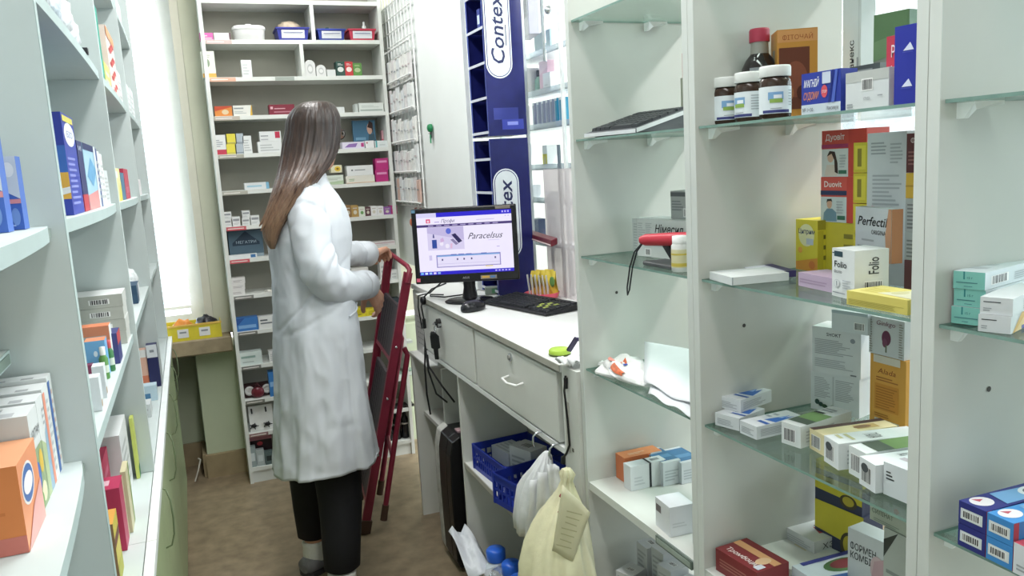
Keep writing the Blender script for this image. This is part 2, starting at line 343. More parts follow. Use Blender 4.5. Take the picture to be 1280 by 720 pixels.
# ------------------------------------------------------------------ back wall shelf
BY = 3.889; BX0, BX1 = .113, .928
BS = [.068, .238, .401, .569, .734, .905, 1.075, 1.227, 1.389, 1.554, 1.724, 1.894, 2.057, 2.232]
BM = M('#d4d7d2', .5, var=.03, scale=8, name='shelf_white'); BB = M('#a3a297', .6, var=.04, scale=9, name='grey_back_board')
def wallshelf():
    t = thing('medicine_shelf', 'tall white wall shelf with many close-set shelves of small cartons behind the woman', 'shelving', (BX0, BY, 0)); W = BX1-BX0
    for x in (0, W-.016):
        b = MB(); b.box(x, 0, 0, x+.016, .205, 2.42, BM); b.build('side_panel', t)
    b = MB(); b.box(.016, .197, .02, W-.016, .205, 2.41, BB); b.build('back_board', t)
    tags = {1: '#b9a6a2', 2: '#d2a48e', 3: '#b5aca0', 4: '#a8a69a', 5: '#aaa89c', 7: '#c25a62', 6: '#c25a62', 8: '#7c7c78', 9: '#74746e', 10: '#7d7d78', 11: '#77776f', 12: '#8a6a68'}
    for i, z in enumerate(BS):
        b = MB(); b.box(.016, .003, z-.009, W-.016, .197, z+.009, BM)
        s = b.build('shelf', t)
        if i == 0: k = MB(); k.box(.016, .012, 0, W-.016, .03, z-.0095, BM); k.build('plinth', t)
        j = {13: 0, 12: 1, 11: 2, 10: 3, 9: 4, 8: 5, 7: 6, 6: 7, 5: 8, 4: 9, 3: 10, 2: 11, 1: 12}.get(i)
        if j in tags:
            k = MB(); k.box(.018, -.0015, z-.010, .128 if j < 6 else .105, .0028, z+.007, tags[j])
            k.box(.024, -.0019, z-.003, .095, -.0015, z+.0005, '#e6e2dc'); k.build('price_strip', s)
    for x, i in ((.492, 12), (.430, 11)):
        b = MB(); b.box(x-.008, .004, BS[i]+.0092, x+.008, .196, BS[i+1]-.0092, BM); b.build('divider', t)
    k = MB(); k.box(.30, -.0015, BS[11]-.010, .385, .0028, BS[11]+.007, '#9ba39b'); k.build('price_strip', t)
    return t
wallshelf()

# ------------------------------------------------------------------ service counter
WT = .983
def counter():
    t = thing('service_counter', 'white laminate service counter with two locked drawers, carrying the monitor and keyboard', 'counter', (XF, 1.5635, 0)); y = lambda v: v-1.5635; x = lambda v: v-XF
    cm = M('#d3d5cf', .45, var=.03, scale=9, name='counter_laminate'); top = M('#e4e6e4', .35, var=.02, scale=9, name='counter_top'); ed = M('#a9a79c', .5, var=.08)
    b = MB(); b.box(x(.748), y(1.645), WT-.018, x(1.16), y(2.93), WT, top); b.box(x(.80), y(2.93), WT-.018, x(1.16), y(3.20), WT, top)
    b.box(x(.7468), y(1.645), WT-.017, x(.748), y(2.93), WT-.001, ed); b.build('worktop', t)
    b = MB(); b.box(x(.752), y(1.5635), 0, x(1.0), y(1.644), WT, cm)
    for yy, z0, z1, w in ((1.652, .78, .90, .02), (1.66, .60, .72, .012), (1.60, .35, .5, .01)): b.box(x(.7515), y(yy-w/2-.03), z0, x(.752), y(yy+w/2-.03), z1, M('#b3b1a8', .6, var=.2, scale=60))
    b.build('end_post', t)
    for yy, x1 in ((2.505, 1.0), (3.15, 1.0)):
        b = MB(); b.box(x(.762 if yy < 3 else .765), y(yy-.008), 0, x(x1), y(yy+.008), .76 if yy < 3 else .70, cm); b.build('side_panel', t)
    b = MB(); b.box(x(1.05), y(1.645), 0, x(1.062), y(3.2), .964, cm); b.build('back_panel', t)
    b = MB(); b.box(x(.765), y(1.645), .755, x(1.05), y(2.90), .768, cm); b.box(x(.752), y(1.645), .7645, x(.765), y(2.9), .779, top); b.build('drawer_rail', t)
    for a, c, key in ((1.675, 2.266, 0), (2.284, 2.86, 1)):
        b = MB(); b.box(x(.752), y(a), .784, x(.768), y(c), .957, cm); d = b.build('drawer', t, bevel=.0015)
        b = MB(); b.box(x(.768), y(a)+.01, .79, x(1.03), y(c)-.01, .80, cm); b.build('drawer_box', d)
        ly = 2.634 if key else 1.968; lz = .918 if key else .934
        b = MB(); b.v = []
        def disk(r, xx, l, m): b.loft([[Vector((xx-l*k, y(ly)+r*math.cos(i*PI/10), lz+r*math.sin(i*PI/10))) for i in range(20)] for k in (0, 1)], m)
        disk(.011 if not key else .016, x(.752), .004 if not key else .012, CHROME if not key else '#1c1c1e'); disk(.007, x(.748 if not key else .740), .004, '#8c8c88' if not key else BLACK); b.build('lock', d)
        if not key:
            h0, h1 = aX(636, 470, .752), aX(654, 479, .752)
            b = MB(); b.tube([h0-Vector((XF, 1.5635, 0)), h0-Vector((XF+.02, 1.5635, .004)), (h0+h1)/2-Vector((XF+.027, 1.5635, .006)), h1-Vector((XF+.02, 1.5635, .004)), h1-Vector((XF, 1.5635, 0))], .0035, '#e8e9e6', 8); b.build('handle', d)
    b = MB(); b.box(x(.762), y(2.30), .779, x(.766), y(2.9), .784, cm); b.build('gap_strip', t)
    # perforated white panel past the drawers, with its little ledge
    pm = M('#cfd2d0', .3, var=.05, scale=14)
    b = MB(); b.box(x(.802), y(2.88), .705, x(.812), y(3.185), .960, pm); dk = '#8f9391'
    for i in range(11):
        for j in range(6): 
            yy = 2.91+i*.022+(.011 if j % 2 else 0); z = .745+j*.022; b.box(x(.8014), y(yy), z, x(.802), y(yy+.008), z+.005, dk)
    b.build('perforated_panel', t)
    b = MB(); b.box(x(.765), y(2.88), .698, x(.812), y(3.185), .705, top); b.build('ledge', t)
    b = MB(); b.box(x(.765), y(1.645), .438, x(1.04), y(2.496), .455, cm); b.box(x(.762), y(1.645), .438, x(.765), y(2.496), .455, ed); b.build('inner_shelf', t)
    b = MB(); b.box(x(.80), y(2.845), .438, x(1.04), y(3.14), .455, cm); b.box(x(.80), y(2.83), 0, x(1.04), y(2.845), .70, cm); b.build('inner_shelf', t)
    b = MB(); b.box(x(.80), y(1.645), .03, x(1.04), y(2.496), .045, cm); b.build('bottom_shelf', t)
    b = MB()
    for yy in (1.68, 1.78):
        b.tube([(x(.753), y(yy), .78), (x(.738), y(yy), .78), (x(.728), y(yy), .772), (x(.726), y(yy), .755), (x(.730), y(yy), .745)], .0028, CHROME, 8)
    b.build('bag_hook', t)
    b = MB()
    for p, m in (((.752, 1.60, .79), '#5a5752'), ((.752, 1.60, .70), '#77736c')): b.box(x(p[0])-.001, y(p[1])-.004, p[2]-.004, x(p[0]), y(p[1])+.004, p[2]+.004, m)
    b.build('screw', t)
counter()
G1 = .0006
INK = '#3c3e42'; GRY = '#9a9ea2'
# ------------------------------------------------------------------ middle bay, top glass shelf (seen from just below)
z = SZ[1]+G1
def jar(x, dy, pic, label):
    p = aX(x, 150, .80+dy); t = thing('cream_jar', label, 'jar', (p.x, p.y, z), 0, 'dark jars with white lids on the top glass shelf')
    b = MB(); k = .0222
    b.lathe([(k*.9, 0), (k, .003), (k, .050), (k*.93, .056), (k*.80, .059)], (0, 0, 0), M('#3a2a22', .2), 28); body = b.build('jar_body', t)
    b = MB(); b.loft([[Vector(((k+.0003)*math.cos(a), (k+.0003)*math.sin(a), h)) for a in [2*PI*i/28 for i in range(28)]] for h in (.007, .045)], M('#dfe6ea', .5), caps=False)
    def arc(a0, a1, h0, h1, c, l=.0006):
        n = 8; b.add([Vector(((k+l)*math.cos(a0+(a1-a0)*i/n), (k+l)*math.sin(a0+(a1-a0)*i/n), h)) for h in (h0, h1) for i in range(n+1)], [(i, i+1, n+2+i, n+1+i) for i in range(n)], c)
    q = R(234+pic)
    arc(q-.9, q+.9, .008, .012, '#3a3f7a'); arc(q-.35, q+.35, .0135, .0145, GRY, .0007)
    arc(q-.5, q+.45, .026, .037, '#7ea7cf', .0007); arc(q-.4, q+.4, .022, .0275, '#8fae54', .0008); arc(q-.15, q+.35, .028, .033, '#e9eef4', .0009)
    for i in range(6): arc(q+.85, q+1.5, .018+i*.004, .0195+i*.004, '#aab2b8', .0007)
    b.build('label_wrap', t)
    b = MB(); b.lathe([(k*.98, .059), (k*1.0, .0605), (k*1.0, .072), (k*.95, .0745), (.0005, .075)], (0, 0, 0), M('#d9dbd8', .4), 28); b.build('lid', t)
    return t
jar(908, .02, 10, 'leftmost white-lidded dark jar with a pale green picture label on the top glass shelf')
jar(937, .012, -45, 'middle white-lidded jar, its label turned sideways, on the top glass shelf')
jar(969, .0, 0, 'white-lidded jar with a landscape label, nearest the orange box on the top shelf')
p = aX(950, 140, .868); t = thing('syrup_bottle', 'dark brown syrup bottle with a pinkish red cap standing behind the white-lidded jars', 'bottle', (p.x, p.y, z), R(180))
b = MB(); b.lathe([(.026, 0), (.029, .003), (.029, .074), (.028, .086), (.0215, .099), (.014, .108), (.0130, .127), (.0005, .127)], (0, 0, 0), M('#221a1c', .08, spec=.7), 28); b.build('bottle_body', t)
b = MB(); b.lathe([(.0142, .107), (.0135, .126)], (0, 0, 0), M('#98948c', .1, spec=.8), 24, caps=False); b.build('neck', t)
b = MB(); b.lathe([(.0158, .126), (.0160, .128), (.0160, .144), (.0145, .147), (.0005, .1475)], (0, 0, 0), M('#b23850', .4), 24); b.build('cap', t)
b = MB(); b.loft([[Vector((.0294*math.cos(R(20)+i*R(10)), .0294*math.sin(R(20)+i*R(10)), h)) for i in range(7)] for h in (.072, .085)], '#8f9498', caps=False, closed=False); b.build('label_wrap', t)
b = MB(); b.box(-.009, -.0298, .058, .009, -.0290, .069, '#d2484e'); b.build('price_sticker', t, yaw=R(36))
RB = R(-90)
def rb(x, X, w, d, h, col, label, dec=(), yaw=RB, zz=None, faces=None, group=None, y=None, **kw):
    """carton standing with its left front corner under picture column x, front face on plane X, facing the aisle"""
    p = aX(x, y or 140, X); c, s = math.cos(yaw), math.sin(yaw)
    return carton(label, w, d, h, (p.x+c*w/2, p.y+s*w/2, z if zz is None else zz), yaw, col, dec, group, faces=faces, **kw)
rb(972, .868, .060, .056, .138, '#c98a3a', 'tall orange box with a dark berry picture standing behind the jars',
   [('R', 'f', .0, .86, 1, .99, '#d2935a'), ('T', 'f', 'ФІТОЧАЙ', .12, .885, .05, '#a04a20', .76), ('R', 'f', .04, .12, .80, .80, '#6a3422'), ('E', 'f', .45, .45, .3, .2, '#8a4a35'), ('E', 'f', .25, .3, .16, .09, '#a6683e'), ('E', 'f', .12, .16, .10, .06, '#a9a53c'), ('E', 'f', .6, .3, .12, .08, '#54261c'),
    ('R', 'l', .3, .66, .65, .8, '#9a8f80')], yaw=R(-30), faces={'l': '#cf9440'})
rb(1002, .785, .0665, .03, .0545, '#2b3c9c', 'blue and white magnesium carton lying beside the orange box on the top glass shelf',
   [('R', 'f', 0, 0, 1, .24, '#c9d3da'), ('T', 'f', '*МАГНІЙ', .06, .66, .17, '#eef0f4', .38, .15), ('T', 'f', '*СУДОМИ', .05, .36, .17, '#d98a5a', .39, .15), ('E', 'f', .60, .52, .08, .15, '#d0505a'), ('T', 'f', 'STOP', .54, .48, .07, '#f0e0e0', .12), ('R', 'f', .55, .70, .76, .97, '#c6cfe0'), ('P', 'f', [(.78, .24), (.86, .24), (.94, 1), (.88, 1)], '#4b62b8'), ('P', 'f', [(.70, .24), (.74, .24), (.84, 1), (.80, 1)], '#22307c'), ('T', 'f', '№ 1+30', .04, .07, .09, INK, .28), ('T', 'f', 'Максимум', .66, .07, .09, INK, .3)], yaw=R(-86), faces={'t': '#24327e'})
rb(1057, .785, .066, .05, .046, '#d2d6d6', 'white carton with a barcode beside the blue magnesium carton on the top glass shelf', [('R', 'f', 0, .72, 1, 1, '#b9bcb8'), ('B', 'f', .40, .50, .62, .76), ('T', 'f', '17103', .42, .22, .09, GRY, .15), ('L', 'f', .04, .05, .2, .2, 2, GRY), ('L', 'f', .76, .3, .95, .36, 1, GRY)], yaw=R(-88))
rb(1063, .845, .05, .05, .060, '#7c8484', 'dark grey flat pack behind the barcode carton on the top glass shelf', [('R', 'f', 0, .75, 1, 1, '#4b5254'), ('L', 'f', .1, .8, .9, .95, 2, '#8a9090')])
rb(1117, .775, .030, .014, .088, '#27309a', 'dark blue upright carton with two white triangles, right end of the top glass shelf', [('P', 'f', [(.38, .68), (.84, .68), (.68, .78)], '#d8dcf0'), ('P', 'f', [(.34, .22), (.80, .22), (.64, .32)], '#d8dcf0'), ('R', 'f', .36, .655, .8, .665, '#4a55b4'), ('R', 'f', .32, .195, .76, .205, '#4a55b4')], yaw=R(-85))
rb(1107, .80, .03, .03, .083, '#b8334a', 'red carton peeping out behind the dark blue upright carton', [('T', 'f', '*РОЗ', .22, .70, .16, '#f0dce0', .7), ('T', 'f', '*ИМ', .22, .42, .15, '#f0dce0', .6)])
rb(1091, .885, .05, .045, .128, '#84877f', 'tall grey carton with a green top on the top glass shelf', [('R', 'f', 0, .58, 1, 1, '#5d7a54'), ('P', 'f', [(0, .52), (1, .60), (1, .80), (0, .72)], '#6f8a64'), ('L', 'f', .05, .1, .9, .5, 8, '#75786f')], faces={'l': '#566f50', 'r': '#3f6a42'}, yaw=R(-78))
rb(1008, .93, .08, .06, .045, '#8e908a', 'grey patterned flat carton at the back of the top glass shelf', [('L', 'f', .05, .2, .95, .9, 4, '#b5b5b0'), ('E', 'f', .3, .6, .08, .15, '#6e706c')])
t = rb(1053, .955, .036, .03, .030, '#a8aaa6', 'pale carton under the tall white tube carton at the back of the top shelf', zz=z)
rb(1053, .953, .036, .028, .17, '#d6dada', 'tall white carton with sideways lettering at the back of the top shelf', [('T', 'f', '*Олтанекс', .62, .06, .26, INK, .42, 0, True), ('L', 'f', .78, .1, .86, .6, 1, GRY), ('R', 'f', .88, 0, .9, 1, '#b9bdbd')], zz=z+.031)

# ------------------------------------------------------------------ middle bay, second glass shelf
z = SZ[2]+G1
def cf(label, L, N, yt, d, col, dec=(), zz=None, **kw):
    q = bfront(L, N, zz or z, yt, d); return carton(label, q['w'], q['d'], q['h'], q['loc'], q['yaw'], col, dec, **kw)
def cc(label, L, N, Rr, yt, col, dec=(), zz=None, h=None, **kw):
    q = bcorner(L, N, Rr, zz or z, yt); return carton(label, q['w'], q['d'], h or q['h'], q['loc'], q['yaw'], col, dec, **kw)
cc('white flat carton lying left of the purple-ended one on the second glass shelf', (887, 349), (915, 357), (972, 347), 347, '#d6dada', [('R', 't', .1, .05, .16, .95, '#b8bfc2'), ('R', 'r', .0, .0, .02, 1, '#a8b0b4')])
cc('white flat carton with a dark purple end on the second glass shelf', (925, 340), (953, 349), (992, 345), 341, '#c3c3cf', [('R', 'r', .0, .0, 1, 1, '#463a72'), ('R', 't', .0, .7, 1, 1, '#3e3a66')])
YEL = '#d9c440'
cc('yellow carton with a white roundel on the second glass shelf', (995, 336), (1022, 341), (1053, 331), 276, '#d8c83e',
   [('P', 'f', [(0, 0), (1, 0), (1, .28), (0, .16)], '#df9a44'), ('E', 'f', .5, .70, .36, .22, '#dfdcae'), ('T', 'f', '*Цитрим', .12, .73, .09, '#3a4468', .76), ('R', 'f', .5, .52, .82, .64, '#b9c1cc'), ('E', 'f', .22, .40, .1, .06, '#e0a04c'), ('E', 'f', .76, .13, .14, .08, '#d87f42'),
    ('R', 'r', 0, .82, 1, 1, '#a99a34'), ('R', 'r', .12, .64, .88, .72, '#6d6630'), ('R', 'r', .12, .44, .88, .52, '#6d6630'), ('R', 'r', .12, .24, .88, .32, '#7d7430'), ('R', 'r', 0, 0, .12, .8, '#c9b83a')])
def portrait(f, man):
    if man: return [('R', f, .0, 0, .98, .56, '#c9d0d0'), ('P', f, [(.10, .02), (.62, .02), (.60, .22), (.45, .30), (.25, .30), (.12, .2)], '#6f8c9c'), ('E', f, .34, .40, .10, .10, '#c99f86'), ('P', f, [(.23, .42), (.25, .51), (.42, .52), (.46, .44), (.40, .47), (.28, .46)], '#2c2622')]
    return [('R', f, .0, 0, .98, .60, '#d5d6d4'), ('P', f, [(.10, .02), (.6, .02), (.5, .26), (.2, .26)], '#d9cabf'), ('E', f, .34, .42, .12, .11, '#d5ae98'), ('P', f, [(.2, .44), (.3, .56), (.5, .54), (.6, .3), (.62, .06), (.5, .1), (.48, .36), (.38, .5)], '#3a2620')]
def wf(label, x0, x1, X, zb, h, d, col, dec=(), tw=0, ytop=None, **kw):
    """carton whose front spans picture columns x0..x1 on plane X of the bay, base at zb"""
    a, c = aX(x0, 300, X), aX(x1, 300, X); e = Vector((c.x-a.x, c.y-a.y, 0)); w = e.length; yw = -PI/2+tw; h = h or hz(Vector((a.x, a.y, 0)), ytop)-zb
    return carton(label, w/math.cos(tw) if tw else w, d, h, ((a.x+c.x)/2, (a.y+c.y)/2, zb), yw, col, dec, **kw)
XD = .955
wf('yellow carton at the bottom of the red-topped column on the second glass shelf', 1027, 1079, XD, z, 0, .05, '#c7b63a', [('L', 'f', .55, .1, .95, .9, 4, '#8a7f30')], ytop=277)
hb = hz(Vector((XD, aX(1027, 290, XD).y, 0)), 277)
hm_ = hz(Vector((XD, aX(1027, 290, XD).y, 0)), 221); ht = hz(Vector((XD, aX(1027, 290, XD).y, 0)), 164)
RD = [('R', 'f', .62, 0, 1, 1, '#c9483f')]
def sq(dec): return [tuple(q[:2])+(tuple([(a*.62, b_) for a, b_ in q[2]],) if False else ([(a*.62, b_) for a, b_ in q[2]],))+tuple(q[3:]) if q[0] == 'P' else (q[0], q[1], q[2]*.62, q[3], q[4]*.62, q[5], q[6]) if q[0] in 'RE' else q for q in dec]
def sqE(dec): return [(q[0], q[1], q[2]*.62, q[3], q[4]*.62, q[5], q[6]) if q[0] in ('R', 'E') else ('P', q[1], [(a*.62, b_) for a, b_ in q[2]], q[3]) for q in dec]
wf('red and white carton with a dark-haired man, under the one with a woman', 1026, 1080, XD, hb+.0004, hm_-hb-.0008, .045, '#d2584e', sqE(portrait('f', True))+[('R', 'f', 0, .60, .62, .70, '#2f3a5c'), ('T', 'f', '*Duovit', .08, .78, .13, '#f2e6e2', .42), ('R', 'f', .40, .06, .58, .15, '#3f6f5a'), ('L', 'f', .38, .2, .58, .5, 5, '#aab0b4')]+RD)
wf('red and white carton with a long-haired woman, on top of the one with a man', 1027, 1082, XD, hm_, ht-hm_, .045, '#d2554a', sqE(portrait('f', False))+[('R', 'f', 0, .62, .62, .70, '#a83a62'), ('T', 'f', '*Дуовіт', .09, .79, .12, '#f2e6e2', .44), ('R', 'f', .40, .06, .58, .14, '#3f6f5a'), ('L', 'f', .42, .2, .58, .5, 5, '#b4b8ba')]+RD)
for k in range(4):
    a = hz(Vector((.935, aX(1072, 300, .935).y, 0)), 330-k*38); 
    wf(('lowest yellow striped carton of the column right of the red and white pair', 'second lowest yellow striped carton of the column right of the red and white pair', 'second highest yellow striped carton of the column right of the red and white pair', 'topmost yellow striped carton of the column right of the red and white pair')[k], 1066, 1083, .935, a+.0003, 0, .018, '#cdbb3c', [('R', 'f', .1, .1, .9, .9, '#dccb48'), ('R', 'f', .3, .2, .6, .8, '#8c7e34')], ytop=330-(k+1)*38+.6)
a = hz(Vector((.935, aX(1072, 300, .935).y, 0)), 330)
wf('yellow carton hidden at the foot of the striped yellow column', 1066, 1083, .935, z, a-z, .018, '#c3b23a')
wf('pale grey carton printed as a leaflet, standing at the back of the second glass shelf', 1083, 1131, .93, z, 0, .02, '#cbcdd0', [('L', 'f', .1, .86, .5, .95, 4, GRY), ('L', 'f', .6, .80, .92, .94, 6, '#a8acb0'), ('L', 'f', .15, .50, .9, .74, 9, '#a8acb0'), ('E', 'f', .16, .42, .24, .10, '#cfa0b4'), ('E', 'f', .12, .40, .15, .07, '#c27e9c')], ytop=167)
cc('dark red carton with a white sticker under the apricot-sided carton', (1084, 345), (1138, 358), (1165, 345), 320, '#8a2436', [('R', 'f', 0, .62, 1, .66, '#a33a4a'), ('R', 'f', .62, .35, .94, .62, '#d9dbe0'), ('T', 'f', 'НОЛ-', .04, .40, .2, '#e4d4d8', .4), ('R', 'f', .42, .42, .52, .56, '#d06a50'), ('R', 'f', .5, .72, .85, .8, '#c9a4ac')])
q = bcorner((1069, 321), (1114, 330), (1123, 326.5), z+.0415, 262)
carton('white and apricot carton with flowing black lettering, on the dark red one', q['w'], min(q['d'], .016), q['h'], q['loc'], q['yaw'], '#d3d6da', [('P', 'f', [(0, 0), (1, 0), (1, .14), (0, .10)], '#c3c8cd'), ('T', 'f', '*Perfectil', .06, .66, .17, '#1f2024', .8, .3), ('T', 'f', 'ORIGINAL', .46, .50, .085, '#2a2a2e', .44), ('P', 'f', [(.88, 0), (1, 0), (1, 1), (.92, 1), (.84, .5)], '#cf9a78'), ('L', 'f', .08, .16, .8, .30, 2, GRY), ('L', 'f', .2, .36, .7, .44, 1, '#b0b4b8')], faces={'r': '#c98d68', 't': '#b5babd'})
cf('lilac flat carton lying left of the white carton with green corner mark', (998, 357), (1040, 366), 348, .05, '#b9a3bb', [('L', 'f', .05, .3, .9, .7, 2, '#a58ea8')])
cc('white upright carton with black lettering and a dark green corner on the second glass shelf', (1040, 369), (1068, 376), (1085, 366), 314, '#d9dcdc', [('R', 'f', .10, .84, .48, .95, '#27434f'), ('R', 'f', .02, .9, .12, .92, '#27434f'), ('T', 'f', '*Folio', .10, .62, .13, '#20242a', .56), ('T', 'f', 'Фоліо', .10, .50, .06, '#4a4e54', .36), ('E', 'f', .24, .28, .13, .085, '#b8bec2'), ('E', 'f', .24, .28, .115, .075, '#d9dcdc'), ('R', 'f', .22, .23, .26, .33, '#8a9096'), ('R', 'f', .06, .08, .62, .10, '#8a9096'), ('L', 'f', .5, .2, .92, .4, 4, '#b4b8bc'), ('B', 'r', .3, .1, .8, .35), ('T', 'r', '*Folio', .7, .5, .3, INK, .35, 0, True)])
wf('yellow flat carton lying at the right front of the second glass shelf', 1059, 1136, .776, z, .0185, .06, '#d5c668', [('L', 'f', .03, .1, .97, .5, 5, '#b6a850'), ('L', 't', .1, .2, .5, .7, 4, '#c7b95c'), ('P', 't', [(.4, .2), (1, .1), (1, .9), (.6, .9)], '#d3d0b4'), ('E', 't', .6, .5, .1, .2, '#c2bd94')], faces={'t': '#dccf7a'})
for i, (c, yt, h, dec, lab) in enumerate([('#aeb0ae', 0, .038, [('L', 'f', .1, .1, .9, .8, 5, '#7d7f7e')], 'lowest grey printed carton of the column beside the panel, second glass shelf'), ('#a9abaa', 0, .045, [('L', 'f', .1, .1, .9, .9, 7, '#78797a')], 'upper grey printed carton of the column beside the panel, second glass shelf'), ('#cfa63c', 0, .034, [('R', 'f', 0, .45, 1, .52, '#b58c30')], 'golden yellow carton in the column beside the panel, second glass shelf'), ('#5a2c2c', 0, .052, [('L', 'f', .1, .2, .9, .6, 4, '#8a5c58'), ('T', 'f', 'ФОС', .2, .76, .12, '#cdb8b4', .7)], 'dark brown carton topping the column beside the panel, second glass shelf')]):
    zz = z+.045+sum((.038, .045, .034, .052)[:i])+i*.0004
    wf(lab, 1131, 1156, .90, zz, h, .025, c, dec)
wf('dark carton at the foot of the column beside the panel, second glass shelf', 1131, 1156, .90, z, .0445, .025, '#6a4040')

# ------------------------------------------------------------------ middle bay, third glass shelf
z = SZ[3]+G1
def mount(): return [('P', 't', [(.45, .35), (.62, .85), (.72, .70), (.80, .88), (.98, .40)], '#3a6cb8'), ('P', 't', [(.58, .6), (.64, .8), (.70, .64)], '#a9c4e4'), ('L', 't', .1, .5, .45, .8, 2, '#9aa2ac'), ('R', 't', .45, .2, 1, .28, '#3c5fa4'), ('L', 'r', .08, .2, .9, .8, 5, '#a5a9ad'), ('L', 'f', .1, .2, .9, .7, 4, '#a5a9ad')]
MG = 'white cartons with a blue mountain on top'
hM = .0215
q = bcorner((894, 531), (924, 539), (960, 527), z, 515); q['h'] = hM
carton('white blue-mountain carton, the left one underneath, on the third glass shelf', q['w'], q['d'], hM, q['loc'], q['yaw'], '#d3d7da', mount(), MG)
q2 = bcorner((925, 541), (946, 550), (1002, 535), z, 523)
carton('white blue-mountain carton lying in front at the lower right of the three', q2['w'], q2['d'], hM, q2['loc'], q2['yaw'], '#d3d7da', mount(), MG)
q = bcorner((895, 508), (926, 516), (977, 505), z+hM+G1, 496)
carton('white blue-mountain carton on top of the pair on the third glass shelf', q['w'], q['d'], hM, q['loc'], q['yaw'], '#d3d7da', mount(), MG)
def lie(label, L, N, Rr, yt, col, stripe, txt='', qr=False, **kw):
    dec = [('B', 'f', .15, .2, .7, .75)] if not qr else [('L', 'f', .1, .5, .4, .8, 3, INK)]
    dec += stripe+([('T', 't', txt, .3, .4, .28, INK, .0, .1)] if False else [])+[('L', 'r', .1, .2, .9, .8, 4, '#b4b8ba')]
    return cc(label, L, N, Rr, yt, col, dec, **kw)
GS = [('R', 't', 0, .30, 1, .62, '#6f8c58'), ('R', 't', 0, .12, 1, .30, '#505c50'), ('R', 't', 0, .62, .5, .68, '#3c4440'), ('L', 't', .1, .75, .8, .9, 2, GRY)]
lie('white carton with a green band and barcode end, leftmost in the row of barcode ends', (977, 553), (1001, 561), (1062, 539), 534, '#d7dbda', GS)
lie('cream carton with a brown band in the row of barcode ends', (1012, 560), (1031, 571), (1095, 545), 545, '#dccfa4', [('R', 't', 0, 0, .28, 1, '#55403c'), ('R', 't', .4, .5, .8, .8, '#c3a66c'), ('E', 't', .6, .6, .15, .12, '#8a6a4a')])
lie('white carton with fine black lettering, right of the cream barcode-ended one', (1030, 576), (1048, 588), (1118, 556), 555, '#d9dcdc', [('T', 't', 'ГАЛА', .3, .4, .16, INK, .5), ('L', 't', .1, .1, .8, .3, 2, '#b8b48a'), ('E', 'f', .35, .7, .22, .16, '#44484c')])
lie('white carton with a green band, fourth in the row of barcode ends', (1061, 591), (1082, 603), (1165, 566), 567, '#d7dbda', GS)
lie('white carton with a blue stripe, fifth in the row of barcode ends', (1074, 604), (1094, 617), (1175, 580), 582, '#d9dcde', [('T', 't', 'ХОНДРО', .2, .35, .2, INK, .7), ('R', 't', .0, .7, .5, .8, '#4a5aa0'), ('E', 'f', .35, .7, .22, .16, '#44484c')])
lie('white carton with printed squares, nearest in the row of barcode ends, cut by the panel', (1104, 617), (1139, 632), (1190, 600), 590, '#d5d9dc', [('L', 't', .1, .2, .9, .8, 3, '#b0a8b0')], qr=True)
# back row of the third shelf
wf('white carton with a small bunch of berries, lower of the two at the back corner', 1021, 1069, .985, z, 0, .05, '#cfd4d4', [('L', 'f', .08, .35, .42, .9, 12, '#a2a6a8'), ('L', 'f', .52, .35, .92, .9, 12, '#a2a6a8'), ('R', 'f', .46, .05, .49, .95, '#b9bebe'), ('E', 'f', .14, .22, .05, .07, '#35504a'), ('E', 'f', .22, .17, .05, .06, '#2f4a44'), ('E', 'f', .30, .14, .06, .05, '#35503a'), ('E', 'f', .46, .15, .04, .05, '#41524c')], ytop=462, tw=.28)
v_ = Vector((.985, aX(1021, 480, .985).y, 0)); h1 = hz(v_, 462)+G1; h2 = hz(v_, 405)
wf('white carton packed with fine grey print, upper of the two at the back corner', 1023, 1070, .983, h1, h2-h1, .05, '#ced2d2', [('T', 'f', '*SHOKT', .30, .82, .07, INK, .3), ('L', 'f', .06, .42, .9, .76, 9, '#9da1a4'), ('L', 'f', .06, .14, .85, .34, 5, '#a8acae'), ('E', 'f', .84, .78, .05, .05, '#8a9096'), ('R', 'f', .8, .04, .92, .07, '#6a6e72')], tw=.30)
wf('white flat carton topping the pair at the back corner of the third shelf', 1044, 1082, .975, h2+G1, 0, .04, '#ccd2d4', [('B', 'f', .65, .2, .9, .5), ('R', 'f', .0, .85, 1, 1, '#aab8be')], ytop=386, tw=.2)
v_ = Vector((.99, aX(1091, 500, .99).y, 0)); h3 = hz(v_, 442)
wf('orange carton with brown lettering standing at the back of the third glass shelf', 1090, 1136, .99, z, h3-z, .03, '#dba24a', [('T', 'f', 'Alada', .22, .76, .07, '#8a4a28', .5, .25), ('L', 'f', .18, .66, .8, .73, 2, '#a86a34'), ('R', 'f', .14, .26, .82, .62, '#cf8f3c'), ('L', 'f', .18, .28, .8, .6, 9, '#b0742e'), ('R', 'f', .15, .04, .85, .14, '#cfc8b8'), ('R', 'f', .1, .90, .85, 1.0, '#d5cdbf'), ('L', 'f', .15, .17, .8, .23, 2, '#b0742e')])
wf('white carton with a purple flower on top of the orange carton', 1088, 1133, .99, h3+G1, 0, .03, '#cccfd0', [('E', 'f', .5, .48, .13, .2, '#6d3850'), ('E', 'f', .46, .35, .07, .12, '#7d4862'), ('R', 'f', .48, .1, .52, .3, '#66705c'), ('T', 'f', 'Ginkgo', .2, .8, .12, '#7a4a5c', .55, .2), ('L', 'f', .86, .05, .98, .95, 14, '#98968e'), ('L', 'f', .02, .05, .12, .95, 14, '#98968e')], ytop=394)
wf('small brown carton at the panel end of the third glass shelf', 1125, 1150, .925, z, .034, .025, '#6f5a48', [('E', 'f', .4, .5, .2, .3, '#3c2a20')])
wf('bright blue carton beside the panel behind the orange one on the third shelf', 1127, 1160, 1.028, z, 0, .02, '#3f86b4', [('R', 'f', 0, .0, 1, .3, '#c9ba7c')], ytop=447)

